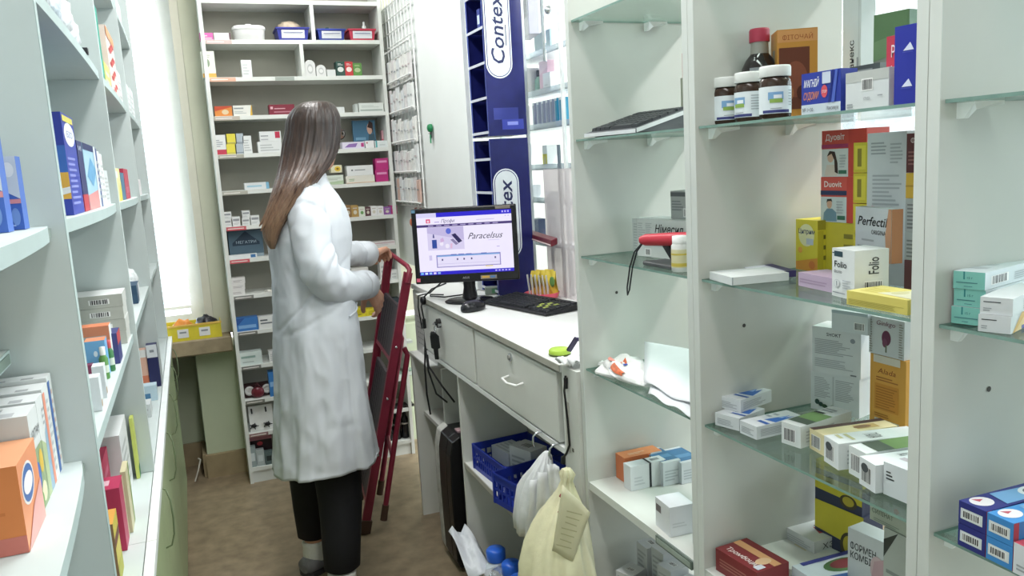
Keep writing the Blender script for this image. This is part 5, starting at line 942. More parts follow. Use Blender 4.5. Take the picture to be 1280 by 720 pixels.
# ------------------------------------------------------------------ folding step ladder
def ladder():
    t = thing('step_ladder', 'red folding step ladder with dark treads held by the woman, leaning at the counter end', 'ladder', (.53, 3.25, 0)); O = Vector((.53, 3.25, 0))
    rm = M('#80253a', .4, var=.10, scale=20, name='red_paint'); dk = M('#3c343a', .55, var=.15, scale=40); ft = M('#4a3428', .7)
    nf, nt_ = Vector((.504, 3.09, .012)), Vector((.767, 3.09, 1.045)); ff, ftp = Vector((.545, 3.44, .012)), Vector((.768, 3.43, 1.08))
    AX = (ftp-nt_).normalized()
    for a, c, k in ((nf, nt_, 1), (ff, ftp, -1)):
        b = MB(); d = (c-a).normalized(); sd = AX.cross(d).normalized()
        b.bar(a-O+d*.03, c-O, sd, .034, .004, rm); b.bar(a-O+d*.03+sd*.015+AX*.006*k, c-O+sd*.015+AX*.006*k, sd, .004, .014, rm); b.bar(a-O+d*.03-sd*.015+AX*.006*k, c-O-sd*.015+AX*.006*k, sd, .004, .014, rm)
        r_ = b.build('rail', t); b = MB(); b.bar(a-O-d*.01, a-O+d*.045, sd, .044, .022, ft); b.build('rubber_foot', r_)
        b = MB()
        for s in (.30, .52, .72): b.ell(a-O+d*1.06*s-AX*.004*k, .006, .004, .006, CHROME, n=6)
        b.build('rivet', r_)
    q0, q1 = Vector((.745, 3.125, .705)), Vector((.597, 3.125, .055)); w0, w1 = Vector((.790, 3.395, .72)), Vector((.640, 3.395, .055))
    for a, c in ((q1, q0), (w1, w0)):
        b = MB(); b.tube([a-O, c-O, c-O+Vector((-.012, 0, .03))], .0115, rm, 10); l = b.build('rear_leg', t); b = MB(); b.tube([a-O-(c-a).normalized()*.03, a-O+(c-a).normalized()*.035], .0145, ft, 10); b.build('rubber_foot', l)
    b = MB(); b.tube([q1-O+(q0-q1)*.35, w1-O+(w0-w1)*.35], .008, rm, 8); b.build('rear_brace', t)
    # handle hoop
    b = MB(); pa, pb = nt_-O, ftp-O; up = Vector((.03, 0, .02)); b.tube([pa-Vector((.01, 0, .04)), pa+Vector((.005, 0, .01)), pa+Vector((.006, .04, .022)), pb+Vector((.0, -.04, .016)), pb+Vector((0, 0, .004)), pb-Vector((.01, 0, .04))], .010, rm, 10); b.build('handle_hoop', t)
    # treads, folded up nearly flat between the rails
    for s0, s1, off in ((.66, .86, .0), (.36, .60, .005), (.10, .30, .01)):
        A0 = nf.lerp(nt_, s0); A1 = nf.lerp(nt_, s1); B0 = ff.lerp(ftp, s0); B1 = ff.lerp(ftp, s1); i = .012
        A0, B0 = A0.lerp(B0, .05), B0.lerp(A0, .05); A1, B1 = A1.lerp(B1, .05), B1.lerp(A1, .05); n = (B0-A0).cross(A1-A0).normalized(); sh = n*off*0
        b = MB(); c = (A0+A1+B0+B1)/4-O; b.obox(c, (B0-A0)/2, (A1-A0)/2, n*.008, dk); tr = b.build('tread', t, bevel=.002)
        b = MB(); b.bar(A0-O, B0-O, (A1-A0), .016, .022, rm); b.build('tread_edge', tr)
        b = MB()
        for k in range(7): u = .12+k*.126; b.obox((A0.lerp(B0, u)+A1.lerp(B1, u))/2-O-n*.0085, (B0-A0).normalized()*.004, (A1-A0)*.44, n*.0008, '#2a242a')
        b.build('grip_ribs', tr)
ladder()
# ------------------------------------------------------------------ stock on the back wall shelf
ZB = lambda i: BS[i]+.009+G1
def bs(i, x0, x1, yt, col, label, dec=(), d=.06, dz=0., dy=.012, h=None, faces=None, group=None, name='medicine_box', cat='box'):
    Y = BY+dy; zz = ZB(i)+dz; yb = 300
    # picture row of the base, for exact X
    for _ in range(3):
        a = aY(x0, yb, Y); yb += (a.z-zz)*1000/4.0*.98
    a, c = aY(x0, yb, Y), aY(x1, yb, Y)
    hh = h or max(.012, hz(a, yt)-zz)
    return carton(label, max(.012, c.x-a.x-.001), d, hh, ((a.x+c.x)/2, Y, zz), 0, col, dec, group, name, cat, faces)
W_ = '#d9dcda'; LN = lambda n=3: [('L', 'f', .1, .15, .9, .85, n, '#b2b6b6')]
# top-most row
bs(12, 250, 267, 41, '#c25a9c', 'pink carton at the left end of the top row of the back shelf', LN(2))
bs(12, 268, 289, 41, '#d3d2d0', 'white carton with a dark end beside the pink one on the back shelf top row', [('R', 'f', .9, 0, 1, 1, '#5a4248')])
def tray(i, x0, x1, yt, col, label, dz=0):
    Y = BY+.012; a = aY(x0, 50, Y); c = aY(x1, 50, Y); zz = ZB(i); h = hz(Vector((a.x, Y, 0)), yt)-zz; w = c.x-a.x; m = M(col, .45)
    t = thing('storage_tray', label, 'tray', ((a.x+c.x)/2, Y, zz)); k = .88; D = .14
    def side(name, vs, fs):
        b = MB(); b.add(vs, fs, m); o = b.build(name, t); s = o.modifiers.new('thickness', 'SOLIDIFY'); s.thickness = .002; s.offset = -1
    x, xk = w/2, w/2*k
    side('tray_body', [(-xk, .006, 0), (xk, .006, 0), (xk, D-.006, 0), (-xk, D-.006, 0), (-x, 0, h), (x, 0, h), (x, D, h), (-x, D, h)], [(3, 2, 1, 0), (0, 1, 5, 4), (1, 2, 6, 5), (2, 3, 7, 6), (3, 0, 4, 7)])
    b = MB(); b.box(-x-.003, -.004, h-.006, x+.003, 0, h+.001, m); b.box(-x-.003, D, h-.006, x+.003, D+.004, h+.001, m); b.box(-x-.004, -.002, h-.006, -x, D+.002, h+.001, m); b.box(x, -.002, h-.006, x+.004, D+.002, h+.001, m); b.build('rim', t)
    b = MB(); b.obox((0.0, .0005, h*.48), (w*.36, 0, 0), (0, .0006, -.0008), (0, -.003, h*.30), '#d9dbe0'); b.add([(-w*.3, -.006, h*.55), (w*.3, -.006, h*.55), (w*.3, -.0066, h*.63), (-w*.3, -.0066, h*.63)], [(0, 1, 2, 3)], '#8a90a8'); b.build('name_label', t)
    return t
tray(12, 347, 387, 34, '#2c3288', 'dark blue labelled tray holding a crumpled bag, top row of the back shelf')
tray(12, 398, 432, 36, '#2f3f92', 'blue labelled tray right of the divider on the top row of the back shelf')
tray(12, 437, 470, 36, '#b8384e', 'red labelled tray at the right of the top row of the back shelf')
t = thing('plastic_tub', 'white lidded tub on the top row of the back shelf left of the blue tray', 'tub', (aY(312, 50, BY+.06).x, BY+.07, ZB(12)))
b = MB(); b.loft([[Vector((rx*math.copysign(abs(math.cos(a))**.6, math.cos(a)), ry*math.copysign(abs(math.sin(a))**.6, math.sin(a)), h)) for a in [2*PI*i/32 for i in range(32)]] for rx, ry, h in ((.060, .05, 0), (.066, .055, .004), (.070, .058, .05))], M('#cfd0ce', .4)); b.build('tub_body', t)
b = MB(); b.loft([[Vector((rx*math.copysign(abs(math.cos(a))**.6, math.cos(a)), ry*math.copysign(abs(math.sin(a))**.6, math.sin(a)), h)) for a in [2*PI*i/32 for i in range(32)]] for rx, ry, h in ((.073, .061, .05), (.073, .061, .060), (.066, .055, .066), (.02, .02, .068), (.012, .012, .078))], M('#d6d7d5', .4)); b.build('lid', t)
def crum(s, rx, ry, rz):
    def f(u, v):
        a = 2*PI*v; ph = -PI/2+PI*u; p = Vector((math.cos(ph)*math.cos(a), math.cos(ph)*math.sin(a), math.sin(ph))); k = 1+.35*noise.noise(p*2.2+Vector((s, 0, 0)))+.15*noise.noise(p*6+Vector((0, s, 0)))
        return (rx*p.x*k, ry*p.y*k, rz+max(-rz, rz*p.z*k))
    return f
o = lump(14, 20, crum(3, .055, .04, .032), M('#b8a894', .6, var=.3, scale=30, bump=.4), 'crumpled_bag', (aY(360, 25, BY+.07).x, BY+.075, ZB(12)+.028), 'crumpled beige paper bag sticking out of the dark blue tray', 'bag')
o = lump(12, 18, crum(8, .04, .03, .016), M('#b9a79a', .6, var=.25, scale=40), 'crumpled_bag', (aY(455, 30, BY+.07).x, BY+.07, ZB(12)+.022), 'small crumpled packet sticking out of the red tray', 'bag')
b = MB(); b.lathe([(.009, 0), (.010, .002), (.010, .028), (.005, .036), (.005, .05), (.0005, .051)], (0, 0, 0), '#cfd2d0', 14); tag(b.build('small_bottle', None, (aY(454, 30, BY+.06).x, BY+.05, ZB(12)+.040)), 'small white bottle standing up out of the red tray', 'bottle')
b = MB(); b.lathe([(.012, 0), (.012, .012), (.008, .02), (.0005, .021)], (0, 0, 0), '#26453c', 12); tag(b.build('stopper', None, (aY(409, 36, BY+.06).x, BY+.06, ZB(12)+.044)), 'dark green stopper showing above the rim of the blue tray right of the divider', 'stopper')
# second row
bs(11, 254, 271, 64, '#ccd0c4', 'white carton with a plant picture and orange foot, left end of the second row', [('E', 'f', .4, .55, .2, .16, '#7f9078'), ('R', 'f', 0, 0, 1, .16, '#d0a050'), ('L', 'f', .2, .75, .8, .9, 2, '#a8aca4')], d=.08)
bs(11, 303, 316, 75, '#d3d7d6', 'small white upright carton alone in the second row of the back shelf', LN(4))
def arch(x0, x1, yt, label):
    Y = BY+.012; a, c = aY(x0, 95, Y), aY(x1, 95, Y); w = c.x-a.x; h = hz(a, yt)-ZB(11); pts = [(-w/2, 0), (w/2, 0)]+[(w/2*math.cos(q*PI/10), h-w/2+w/2*math.sin(q*PI/10)) for q in range(11)]; n = len(pts)
    b = MB(); b.add([(x, y, zz) for y in (0, .035) for x, zz in pts], [tuple(range(n)), tuple(range(2*n-1, n-1, -1))]+[(i, n+i, n+(i+1) % n, (i+1) % n) for i in range(n)], '#d3d4d2')
    b.add([(w*.28*math.cos(q*PI/8), -.0006, h*.45+h*.3*math.sin(q*PI/8)) for q in range(16)], [tuple(range(15, -1, -1))], '#b4b6b4'); b.add([(w*.2*math.cos(q*PI/8), -.0009, h*.45+h*.18*math.sin(q*PI/8)) for q in range(16)], [tuple(range(15, -1, -1))], '#dadbd9')
    tag(b.build('arched_pack', None, ((a.x+c.x)/2, Y, ZB(11))), label, 'pack')
arch(382, 395, 75, 'taller white round-topped pack right of the divider in the second row')
arch(396, 408, 81, 'shorter white round-topped pack in the second row of the back shelf')
bs(11, 409, 420, 87, '#cfd2d0', 'low white carton beside the round-topped packs')
for x0, x1, yt, c, c2, l in ((421, 432, 77, '#2c4a42', '#d2d6d2', 'dark green carton in the second row of the back shelf'), (432, 442, 77, '#b8383c', '#e0d0cc', 'red carton between the dark green and bright green ones'), (442, 453, 79, '#5a8a44', '#a9b88c', 'bright green carton in the second row of the back shelf')):
    bs(11, x0, x1, yt, c, l, [('E', 'f', .5, .45, .35, .18, c2), ('L', 'f', .2, .75, .8, .9, 2, c2)])
# third row
bs(10, 269, 291, 133, '#d2843c', 'orange carton at the left of the third row of the back shelf', [('P', 'f', [(0, .5), (1, .9), (1, 1), (0, 1)], '#b8482c'), ('E', 'f', .6, .4, .2, .25, '#d6c09c')])
bs(10, 292, 316, 132, '#d6d6cf', 'white carton with a gold end beside the orange one in the third row', [('P', 'f', [(.88, 0), (1, 0), (1, 1), (.96, 1)], '#c9a23c'), ('R', 'f', .05, .65, .55, .78, '#8a9090'), ('L', 'f', .05, .2, .8, .5, 2, '#aab0b0')])
bs(10, 337, 369, 131, '#7a2436', 'maroon carton with pale lettering left of the woman\'s head', [('R', 'f', .05, .55, .15, .8, '#d9b0b8'), ('L', 'f', .2, .55, .95, .75, 1, '#d0a4ac'), ('R', 'f', .18, .2, .9, .32, '#b07884')])
bs(10, 417, 431, 134, '#d0d3d2', 'small white carton just right of the woman\'s head in the third row')
bs(10, 444, 448, 130, '#b9c0bc', 'thin pale carton on edge beside the silver-white carton in the third row')
bs(10, 449, 480, 129, '#cdd3ce', 'silver-white carton at the right of the third row of the back shelf', [('R', 'f', .05, .1, .95, .28, '#9aa69e'), ('L', 'f', .1, .5, .9, .8, 2, '#b4bcb6')])
# fourth row
bs(9, 268, 284, 169, W_, 'white carton with a red foot at the left of the fourth row', [('R', 'f', 0, 0, 1, .25, '#b83c50'), ('L', 'f', .1, .4, .8, .8, 4, '#9aa0a4')])
for k, c in ((0, '#d8cb48'), (1, '#d8cb48')):
    bs(9, 284, 295, 181 if k == 0 else 169, c, ('yellow carton in the fourth row, lower of two', 'yellow carton in the fourth row, upper of two')[k], [('R', 'f', 0, .05, 1, .15, '#a9a45a')], dz=.046*k, h=.045)
    bs(9, 296, 305, 181, '#a8b2ba', ('grey-blue carton in the fourth row, lower of two', 'grey-blue carton in the fourth row, upper of two')[k], [('R', 'f', 0, .05, 1, .15, '#7c868e')], dz=.046*k, h=.045)
bs(9, 305, 316, 170, W_, 'white upright carton after the grey-blue pair in the fourth row', LN(5))
bs(9, 323, 353, 179, '#d6d9d8', 'wide white carton under the red-cornered one in the fourth row', LN(3), h=.05)
bs(9, 325, 352, 164, '#d6d9d8', 'white carton with a red corner on top of the wide white one', [('R', 'f', .72, .3, .95, .95, '#b4304a'), ('R', 'f', .05, .5, .4, .6, '#8a9094'), ('L', 'f', .05, .15, .6, .35, 1, '#a8acb0')], dz=.0505, h=.045)
bs(9, 428, 456, 178, '#d2cddd', 'white carton with violet print right of the woman\'s face', [('P', 'f', [(.1, .2), (.6, .2), (.7, .8), (.3, .7)], '#8a6aa8'), ('R', 'f', .85, .2, .98, .8, '#b03c7c')])
bs(9, 457, 468, 176, '#dcdcdc', 'short white carton with a red dot in the fourth row', [('E', 'f', .2, .7, .08, .12, '#b04050')])
bs(9, 469, 488, 176, '#d3dad9', 'white carton with a teal mark at the right of the fourth row', [('R', 'f', .05, 0, .15, 1, '#4aa0a4'), ('L', 'f', .3, .3, .9, .6, 1, '#b8c0c0')])
bs(9, 443, 471, 151, '#44708c', 'blue picture pack with a face, standing behind the low white cartons in the fourth row', [('E', 'f', .75, .7, .12, .2, '#c9a08c'), ('P', 'f', [(.65, .75), (.75, .98), (.9, .9), (.9, .4), (.84, .7)], '#3a2622'), ('P', 'f', [(.6, 0), (1, 0), (.95, .5), (.7, .5)], '#35505e'), ('R', 'f', .1, .3, .55, .4, '#6f9ab4')], d=.02, dy=.08)
bs(9, 478, 488, 163, '#cf9aa4', 'small pink-white carton at the back right of the fourth row', [('R', 'f', 0, .3, 1, .5, '#b4485a')], d=.03, dy=.085)
# fifth row
bs(8, 306, 337, 229, '#d3d8da', 'white flat carton left of the woman\'s hair in the fifth row', [('R', 'f', .1, .35, .7, .6, '#9cc0d0'), ('R', 'f', .88, 0, 1, 1, '#7aaac4')])
bs(8, 403, 430, 220, '#cfd8cc', 'white and pale green carton beside the woman\'s shoulder in the fifth row', [('P', 'f', [(0, 0), (1, 0), (1, .4), (0, .2)], '#a9bc9c'), ('L', 'f', .3, .5, .9, .8, 2, '#a8b0a4')])
bs(8, 414, 428, 211, '#d6d2b4', 'small carton with a yellow flower on top of the pale green one', [('E', 'f', .6, .5, .28, .35, '#d8b83c'), ('E', 'f', .6, .5, .12, .15, '#8a6a2c')], dz=.0555, h=.035)
bs(8, 433, 469, 222, '#d6d4c9', 'wide white carton with a leaf mark, lower of the two in the fifth row', [('L', 'f', .1, .3, .4, .7, 2, '#8aa47c'), ('R', 'f', 0, 0, 1, .1, '#c9a88c')], h=.035)
bs(8, 434, 467, 208, '#d9dbda', 'wide white carton with faint lettering, upper of the two in the fifth row', [('R', 'f', .3, .5, .7, .6, '#8a8f90'), ('E', 'f', .2, .55, .04, .08, '#6a7070')], dz=.0355, h=.048)
for k in (0, 1): bs(8, 470, 486, 213, '#b02c74', ('magenta carton at the right of the fifth row, lower of two', 'magenta carton at the right of the fifth row, upper of two')[k], [('R', 'f', .1, .62, .9, .8, '#d48cb4')], dz=.0565*k, h=.056)
# sixth row
sm = ['first', 'second', 'third', 'fourth']
for k, (x0, x1, n) in enumerate(((279, 290, 2), (291, 301, 1), (303, 313, 2), (314, 325, 1))):
    for j in range(n): bs(7, x0, x1, 270, '#d8dad9', 'small white carton, %s from the left in the sixth row%s' % (sm[k], '' if n == 1 else (', under another' if j == 0 else ', on top of another')), [('R', 'f', .1, .55, .9, .8, '#8f9296'), ('L', 'f', .1, .15, .9, .4, 2, '#b4b8b8')], dz=.0335*j, h=.033 if n == 2 else .042)
for k, (x0, x1, c, yt, l) in enumerate(((432, 440, '#8a6a44', 257, 'brown and gold carton beside the woman\'s chest in the sixth row'), (440, 449, '#a98a50', 257, 'golden carton, second in the sixth row right of the woman'), (449, 457, '#d3d8cc', 259, 'white carton with a green spot in the sixth row right of the woman'), (457, 464, '#5a3a40', 259, 'dark brown carton in the sixth row right of the woman'), (464, 472, '#dcdcdc', 258, 'white carton, left of the white pair in the sixth row right of the woman'), (472, 480, '#dcdcdc', 258, 'white carton, right of the white pair in the sixth row right of the woman'), (480, 489, '#8a5a9c', 259, 'purple carton in the sixth row'), (489, 497, '#a83c74', 257, 'magenta-red carton at the right end of the sixth row'))):
    bs(7, x0, x1, yt, c, l, [('E', 'f', .5, .4, .25, .18, '#c9c4b4' if k != 2 else '#6a9a5a'), ('R', 'f', .2, .7, .8, .8, '#b8b0a8')])
# seventh row
bs(6, 288, 331, 294, '#4f6676', 'large slate-blue carton with a dark band left of the woman', [('P', 'f', [(.1, .55), (.5, .98), (.9, .55), (.9, .45), (.1, .45)], '#26384a'), ('T', 'f', 'МЕГАТРИ', .2, .52, .10, '#b0c4d0', .6), ('R', 'f', 0, 0, 1, .12, '#8a9aa4')], d=.08, dy=.06, h=.126)
bs(6, 285, 322, 320, '#d6dadb', 'low white carton with a blue mark in front of the slate-blue one', [('R', 'f', .78, .1, .95, .9, '#3a6a9c')], d=.035)
bs(6, 445, 466, 304, '#d29ab0', 'pink-white carton above the woman\'s far hand in the seventh row', LN(2)); bs(6, 466, 497, 303, '#d4d0d0', 'white carton with faint pink print at the right of the seventh row', [('R', 'f', .05, .55, .9, .75, '#b89aa0'), ('L', 'f', .05, .2, .8, .4, 1, '#b4b8b8')])
# eighth row
for k in (0, 1, 2): bs(5, 290, 307, 354, '#d6d4d2', ('white carton at the bottom of the three stacked left of the woman', 'white carton in the middle of the three stacked left of the woman', 'white carton at the top of the three stacked left of the woman')[k], [('L', 'f', .1, .3, .9, .7, 2, '#a8a4a4')], dz=.0275*k, h=.027)
b = MB(); n = 6; b.add([(i*.011, -.002+.004*math.sin(i*2+j), .01*j/2*math.sin(PI*i/n)**.5+.004*math.sin(i)) for i in range(n+1) for j in range(3)], [(i*3+j, (i+1)*3+j, (i+1)*3+j+1, i*3+j+1) for i in range(n) for j in range(2)], '#d8d6ce'); p = aY(327, 340, BY-.003)
o = b.build('torn_paper', None, (p.x, BY+.02, ZB(5)+.0)); o.modifiers.new('thickness', 'SOLIDIFY').thickness = .001; tag(o, 'torn scrap of white paper on the eighth row left of the woman', 'paper')
bs(5, 440, 462, 336, '#d3d2cf', 'white carton behind the woman\'s far sleeve in the eighth row', LN(2)); bs(5, 476, 489, 326, '#d6d6d4', 'white carton beside the red ladder rail in the eighth row', LN(3)); bs(5, 489, 500, 338, '#d0d4d2', 'low white carton at the right end of the eighth row', LN(2))
# ninth row
bs(4, 296, 324, 399, '#3a6fae', 'blue carton left of the woman in the ninth row', [('R', 'f', .1, .2, .9, .45, '#7aa4d0'), ('P', 'f', [(0, 1), (.4, 1), (.1, .5), (0, .5)], '#2a4f8c')])
bs(4, 324, 347, 397, '#d9dad8', 'white carton with dark lettering right of the blue one in the ninth row', [('R', 'f', .1, .65, .5, .78, '#5a5f64'), ('R', 'f', .1, .4, .8, .52, '#6a6f74')])
for k, (x0, x1, l) in enumerate(((443, 458, 'left one of three'), (458, 472, 'middle one of three'), (472, 487, 'right one of three'))):
    bs(4, x0, x1, 386+k, '#cfc02c', 'bright yellow packet under the woman\'s near hand, '+l, [('E', 'f', .5, .5, .3, .3, '#b8a820'), ('L', 'f', .2, .2, .8, .4, 1, '#8a8020')])
bs(4, 486, 503, 374, '#2f3b42', 'dark blue-grey carton right of the yellow packets in the ninth row', [('R', 'f', .1, .5, .9, .7, '#5a6a74'), ('E', 'f', .5, .25, .2, .15, '#4a8a5a')])
# tenth row
bs(3, 301, 329, 442, '#cbd6d2', 'pale greenish carton left of the woman in the tenth row', [('R', 'f', .05, .55, .7, .72, '#8aa49c'), ('L', 'f', .1, .2, .8, .4, 1, '#a8b4b0')]); bs(3, 337, 352, 440, '#d6d6d6', 'white carton half behind the woman\'s coat in the tenth row', LN(4))
bs(3, 485, 500, 432, '#c9ccc8', 'white carton behind the ladder rails in the tenth row', LN(3)); bs(3, 501, 516, 430, '#b9c0ba', 'greyish carton at the right end of the tenth row')
# eleventh row
t = thing('knob_kit', 'dark maroon kit with white round discs in the eleventh row low on the shelf', 'kit', (aY(324, 505, BY+.02).x, BY+.03, ZB(2)))
b = MB(); b.box(-.058, .02, 0, .066, .07, .06, '#3a2024'); b.build('backing', t)
for x in (-.036, .044): 
    b = MB(); b.loft([[Vector((x+r_*math.cos(a), y, .035+r_*math.sin(a))) for a in [2*PI*i/20 for i in range(20)]] for y, r_ in ((.019, .022), (.010, .022), (.008, .018), (.0078, .012), (.010, .010))], '#d6d6d4'); b.build('white_disc', t)
b = MB(); b.ell((0, .0, .028), .030, .018, .028, M('#6a2430', .3), n=10); b.build('maroon_ball', t)
b = MB(); b.tube([(-.025, 0, .03), (0, -.012, .075), (.025, 0, .03)], .004, '#4a1c24', 8); b.build('clip', t)
bs(2, 338, 350, 466, '#3a78b8', 'upright blue pack beside the woman\'s coat in the eleventh row', [('R', 'f', .1, .4, .5, .6, '#8ab4dc')])
bs(2, 497, 505, 468, '#8fa49a', 'green-white carton, left of two behind the ladder in the eleventh row', [('R', 'f', .2, .1, .8, .8, '#d2dad4')]); bs(2, 506, 518, 464, '#86a090', 'green-white carton, right of two behind the ladder in the eleventh row', [('R', 'f', .2, .1, .8, .8, '#d2dad4')])
# twelfth row: white card with black figures
t = thing('display_card', 'white card with small black hooks and figures low on the left of the shelf', 'card', (aY(327, 540, BY+.02).x, BY+.02, ZB(1)))
b = MB(); b.obox((0.006, .02, .06), (.055, 0, 0), (0, .001, 0), (0, .010, .059), '#dcdcd9'); b.build('card', t)
for x, h in ((-.035, .10), (.03, .10)):
    b = MB(); b.tube([(x, .02, h+.008), (x, .006, h+.004), (x, .004, h-.01)], .004, '#1c1c1e', 8); b.build('hook', t)
for x in (-.032, .032):
    b = MB(); b.ell((x, .006, .028), .014, .006, .010, '#1a1a1c', n=8)
    for q in range(5): a = q*1.25; b.tube([(x+.010*math.cos(a), .006, .028+.008*math.sin(a)), (x+.022*math.cos(a), .004, .026+.016*math.sin(a))], .0025, '#1a1a1c', 6)
    b.build('figure', t)
# bottom rows
for k, (x0, x1, yt, c, l) in enumerate(((313, 322, 560, '#8f9c9c', 'grey pack at the left of the lowest row of the shelf'), (322, 332, 564, '#aab4b4', 'pale grey pack, second in the lowest row of the shelf'), (332, 343, 566, '#5a6a6a', 'slate pack, third in the lowest row of the shelf'))): bs(0, x0, x1, yt, c, l, [('R', 'f', .2, .3, .8, .7, '#c3cccc' if k < 2 else '#2c3434')], d=.04)
bs(0, 312, 343, 548, '#2a1c20', 'dark maroon pack standing behind the grey packs in the lowest row', [('R', 'f', 0, .86, 1, 1, '#a8707a'), ('E', 'f', .5, .72, .12, .08, '#b03c44'), ('R', 'f', .1, .55, .3, .62, '#6a5258')], d=.03, dy=.07)
for k, x in enumerate((366, 381)):
    p = aY(x, 575, BY+.04); b = MB(); b.ell((0, 0, .018), .03, .02, .017, M('#1c2028', .3), n=8); b.box(-.012, -.021, .012, .012, -.019, .022, '#3a5a8c' if k else '#3a3f44'); tag(b.build('dark_packet', None, (p.x, BY+.05, ZB(0))), ('dark rounded packet under the coat hem, left one', 'dark rounded packet under the coat hem, right one')[k], 'packet')
for k, (x, c) in enumerate(((478, '#17181b'), (488, '#1d1a1e'), (498, '#141618'), (508, '#1a1b1d'))):
    p = aY(x, 555, BY+.05); t = thing('dark_bottle', ('dark bottle behind the ladder, first from the left in the lowest row', 'dark bottle behind the ladder, second from the left in the lowest row', 'dark bottle behind the ladder, third from the left in the lowest row', 'dark bottle behind the ladder, rightmost in the lowest row')[k], 'bottle', (p.x, BY+.05, ZB(0)))
    b = MB(); b.lathe([(.017, 0), (.019, .003), (.019, .10), (.008, .12), (.008, .135), (.0005, .136)], (0, 0, 0), M(c, .25), 16); b.build('bottle_body', t); b = MB(); b.lathe([(.0192, .075), (.0192, .083)], (0, 0, 0), '#b8b4b0', 16, caps=False); b.build('label_band', t)
bs(1, 487, 503, 512, '#1e2226', 'black carton above the dark bottles behind the ladder', [('R', 'f', .3, .3, .7, .45, '#8a8a88')]); bs(1, 504, 518, 510, '#22201f', 'black carton at the right end above the dark bottles', [('R', 'f', .3, .5, .6, .6, '#a09a94')])

# ------------------------------------------------------------------ stock on the left run
def lb(label, sn, sf, z_, h, d, col, dec=(), dx=-.012, yaw=0, faces=None, group=None, **kw):
    """carton whose front faces the aisle, from run distance sn (near) to sf (far)"""
    w = sf-sn; c = lw((sn+sf)/2, dx, z_+G1); return carton(label, w, d, h, c, LYAW+PI/2+yaw, col, dec, group, faces=faces, **kw)
def ls(x, y, dx=-.012): p = lp(x, y, dx); return (p-LO).dot(LD)+1.5
# first bay, shelf at eye height
lb('tall blue and yellow carton at the near end of the eye-height shelf on the left', 1.36, 1.50, 1.41, .152, .075, '#2f3f9c', [('L', 'f', .1, .1, .9, .6, 9, '#7f86c8'), ('E', 'f', .5, .80, .42, .12, '#d8dce8'), ('T', 'f', 'БІО', .25, .77, .06, '#2c3a80', .5), ('R', 'f', .05, .92, .9, .98, '#c9bf5a'), ('R', 'l', 0, .16, 1, .42, '#d2a448'), ('R', 'l', 0, .42, 1, .68, '#3a68b8'), ('E', 'l', .3, .5, .22, .06, '#c8c052'), ('P', 'l', [(0, .10), (1, .22), (1, .28), (0, .18)], '#d8dce0'), ('R', 'l', 0, .94, .5, 1, '#232c78')], dx=-.012)
lb('dark navy carton with a red foot on the eye-height shelf on the left', 1.512, 1.585, 1.41, .118, .07, '#222c60', [('R', 'f', 0, 0, 1, .24, '#b03a44'), ('T', 'f', 'VI', .1, .86, .07, '#cfdce8', .6), ('R', 'l', 0, 0, 1, .24, '#b03a44')])
lb('icy blue and white carton beside the navy one on the eye-height shelf on the left', 1.592, 1.80, 1.41, .118, .07, '#9cc0d4', [('P', 'f', [(0, 0), (1, 0), (1, .3), (0, .22)], '#c98a88'), ('R', 'f', 0, .9, 1, 1, '#1f2c5c'), ('P', 'f', [(.1, .5), (.5, .35), (.9, .6), (.5, .8)], '#5f96bc'), ('R', 'f', .85, 0, 1, 1, '#d3dde4')])
for i, (a, w, c) in enumerate(((1.806, .03, '#3f4f86'), (1.842, .04, '#dde3e8'), (1.888, .05, '#e0e4e6'))): lb(('thin indigo carton after the icy blue one on the eye-height shelf', 'thin white carton after the indigo one on the eye-height shelf', 'second thin white carton after the indigo one on the eye-height shelf')[i], a, a+w, 1.41, .116-.004*i, .08, c, LN(6))
lb('grey-white carton farther along the eye-height shelf before the second divider', 1.95, 2.05, 1.41, .075, .08, '#c9cfd0', LN(6), dx=-.014)
carton('grey-blue box standing behind the navy carton on the eye-height shelf', .05, .07, .135, lw(1.58, -.10, 1.41+G1), LYAW+PI/2, '#a9bcc4')
# second bay, same shelf
lb('cream and yellow carton on the eye-height shelf of the second bay', 2.21, 2.41, 1.41, .085, .06, '#d9d39a', [('P', 'f', [(.5, 0), (1, 0), (1, .6), (.7, .4)], '#d3c84c'), ('R', 'f', .1, .7, .6, .9, '#e4e4e0')])
lb('teal carton between the cream and red ones on the eye-height shelf of the second bay', 2.42, 2.56, 1.41, .075, .06, '#3f6f8c'); lb('red carton on the eye-height shelf of the second bay', 2.57, 2.76, 1.41, .088, .06, '#b43a50', [('R', 'f', .2, .2, .8, .4, '#c8687a')])
lb('white carton at the back of the eye-height shelf of the second bay', 2.2, 2.6, 1.41, .11, .05, '#cfd4d4', LN(3), dx=-.085)
# shelf above: clear packets, green tube and red-white pack
for i, (s, h) in enumerate(((1.36, .10), (1.48, .12), (1.60, .12), (1.73, .11), (1.85, .085))):
    o = lump(14, 18, crum(i*2.3+1, .030, .050, h*.5), M(('#b9c2cc', '#d6dadc', '#c3ccd4', '#d9dcde', '#cfd4d8')[i], .3, var=.25, bump=.5, scale=60), 'clear_packet', lw(s, -.045, 1.71+G1), ('crinkled pale packet nearest the viewer on the upper left shelf', 'crinkled pale packet, second along the upper left shelf', 'crinkled pale packet, third along the upper left shelf', 'crinkled pale packet, fourth along the upper left shelf', 'crinkled pale packet, farthest along the upper left shelf of the first bay')[i], 'packet')
b = MB(); b.box(-.012, -.01, 0, .012, .01, .012, '#2b2b30'); tag(b.build('black_clip', None, lw(1.83, -.014, 1.71+G1), LYAW), 'small black clip at the edge of the upper left shelf', 'clip')
lb('teal green carton standing at the start of the upper shelf of the second bay', 2.19, 2.34, 1.71, .185, .05, '#1f8a78', [('R', 'f', .2, .1, .8, .3, '#4aa89a')])
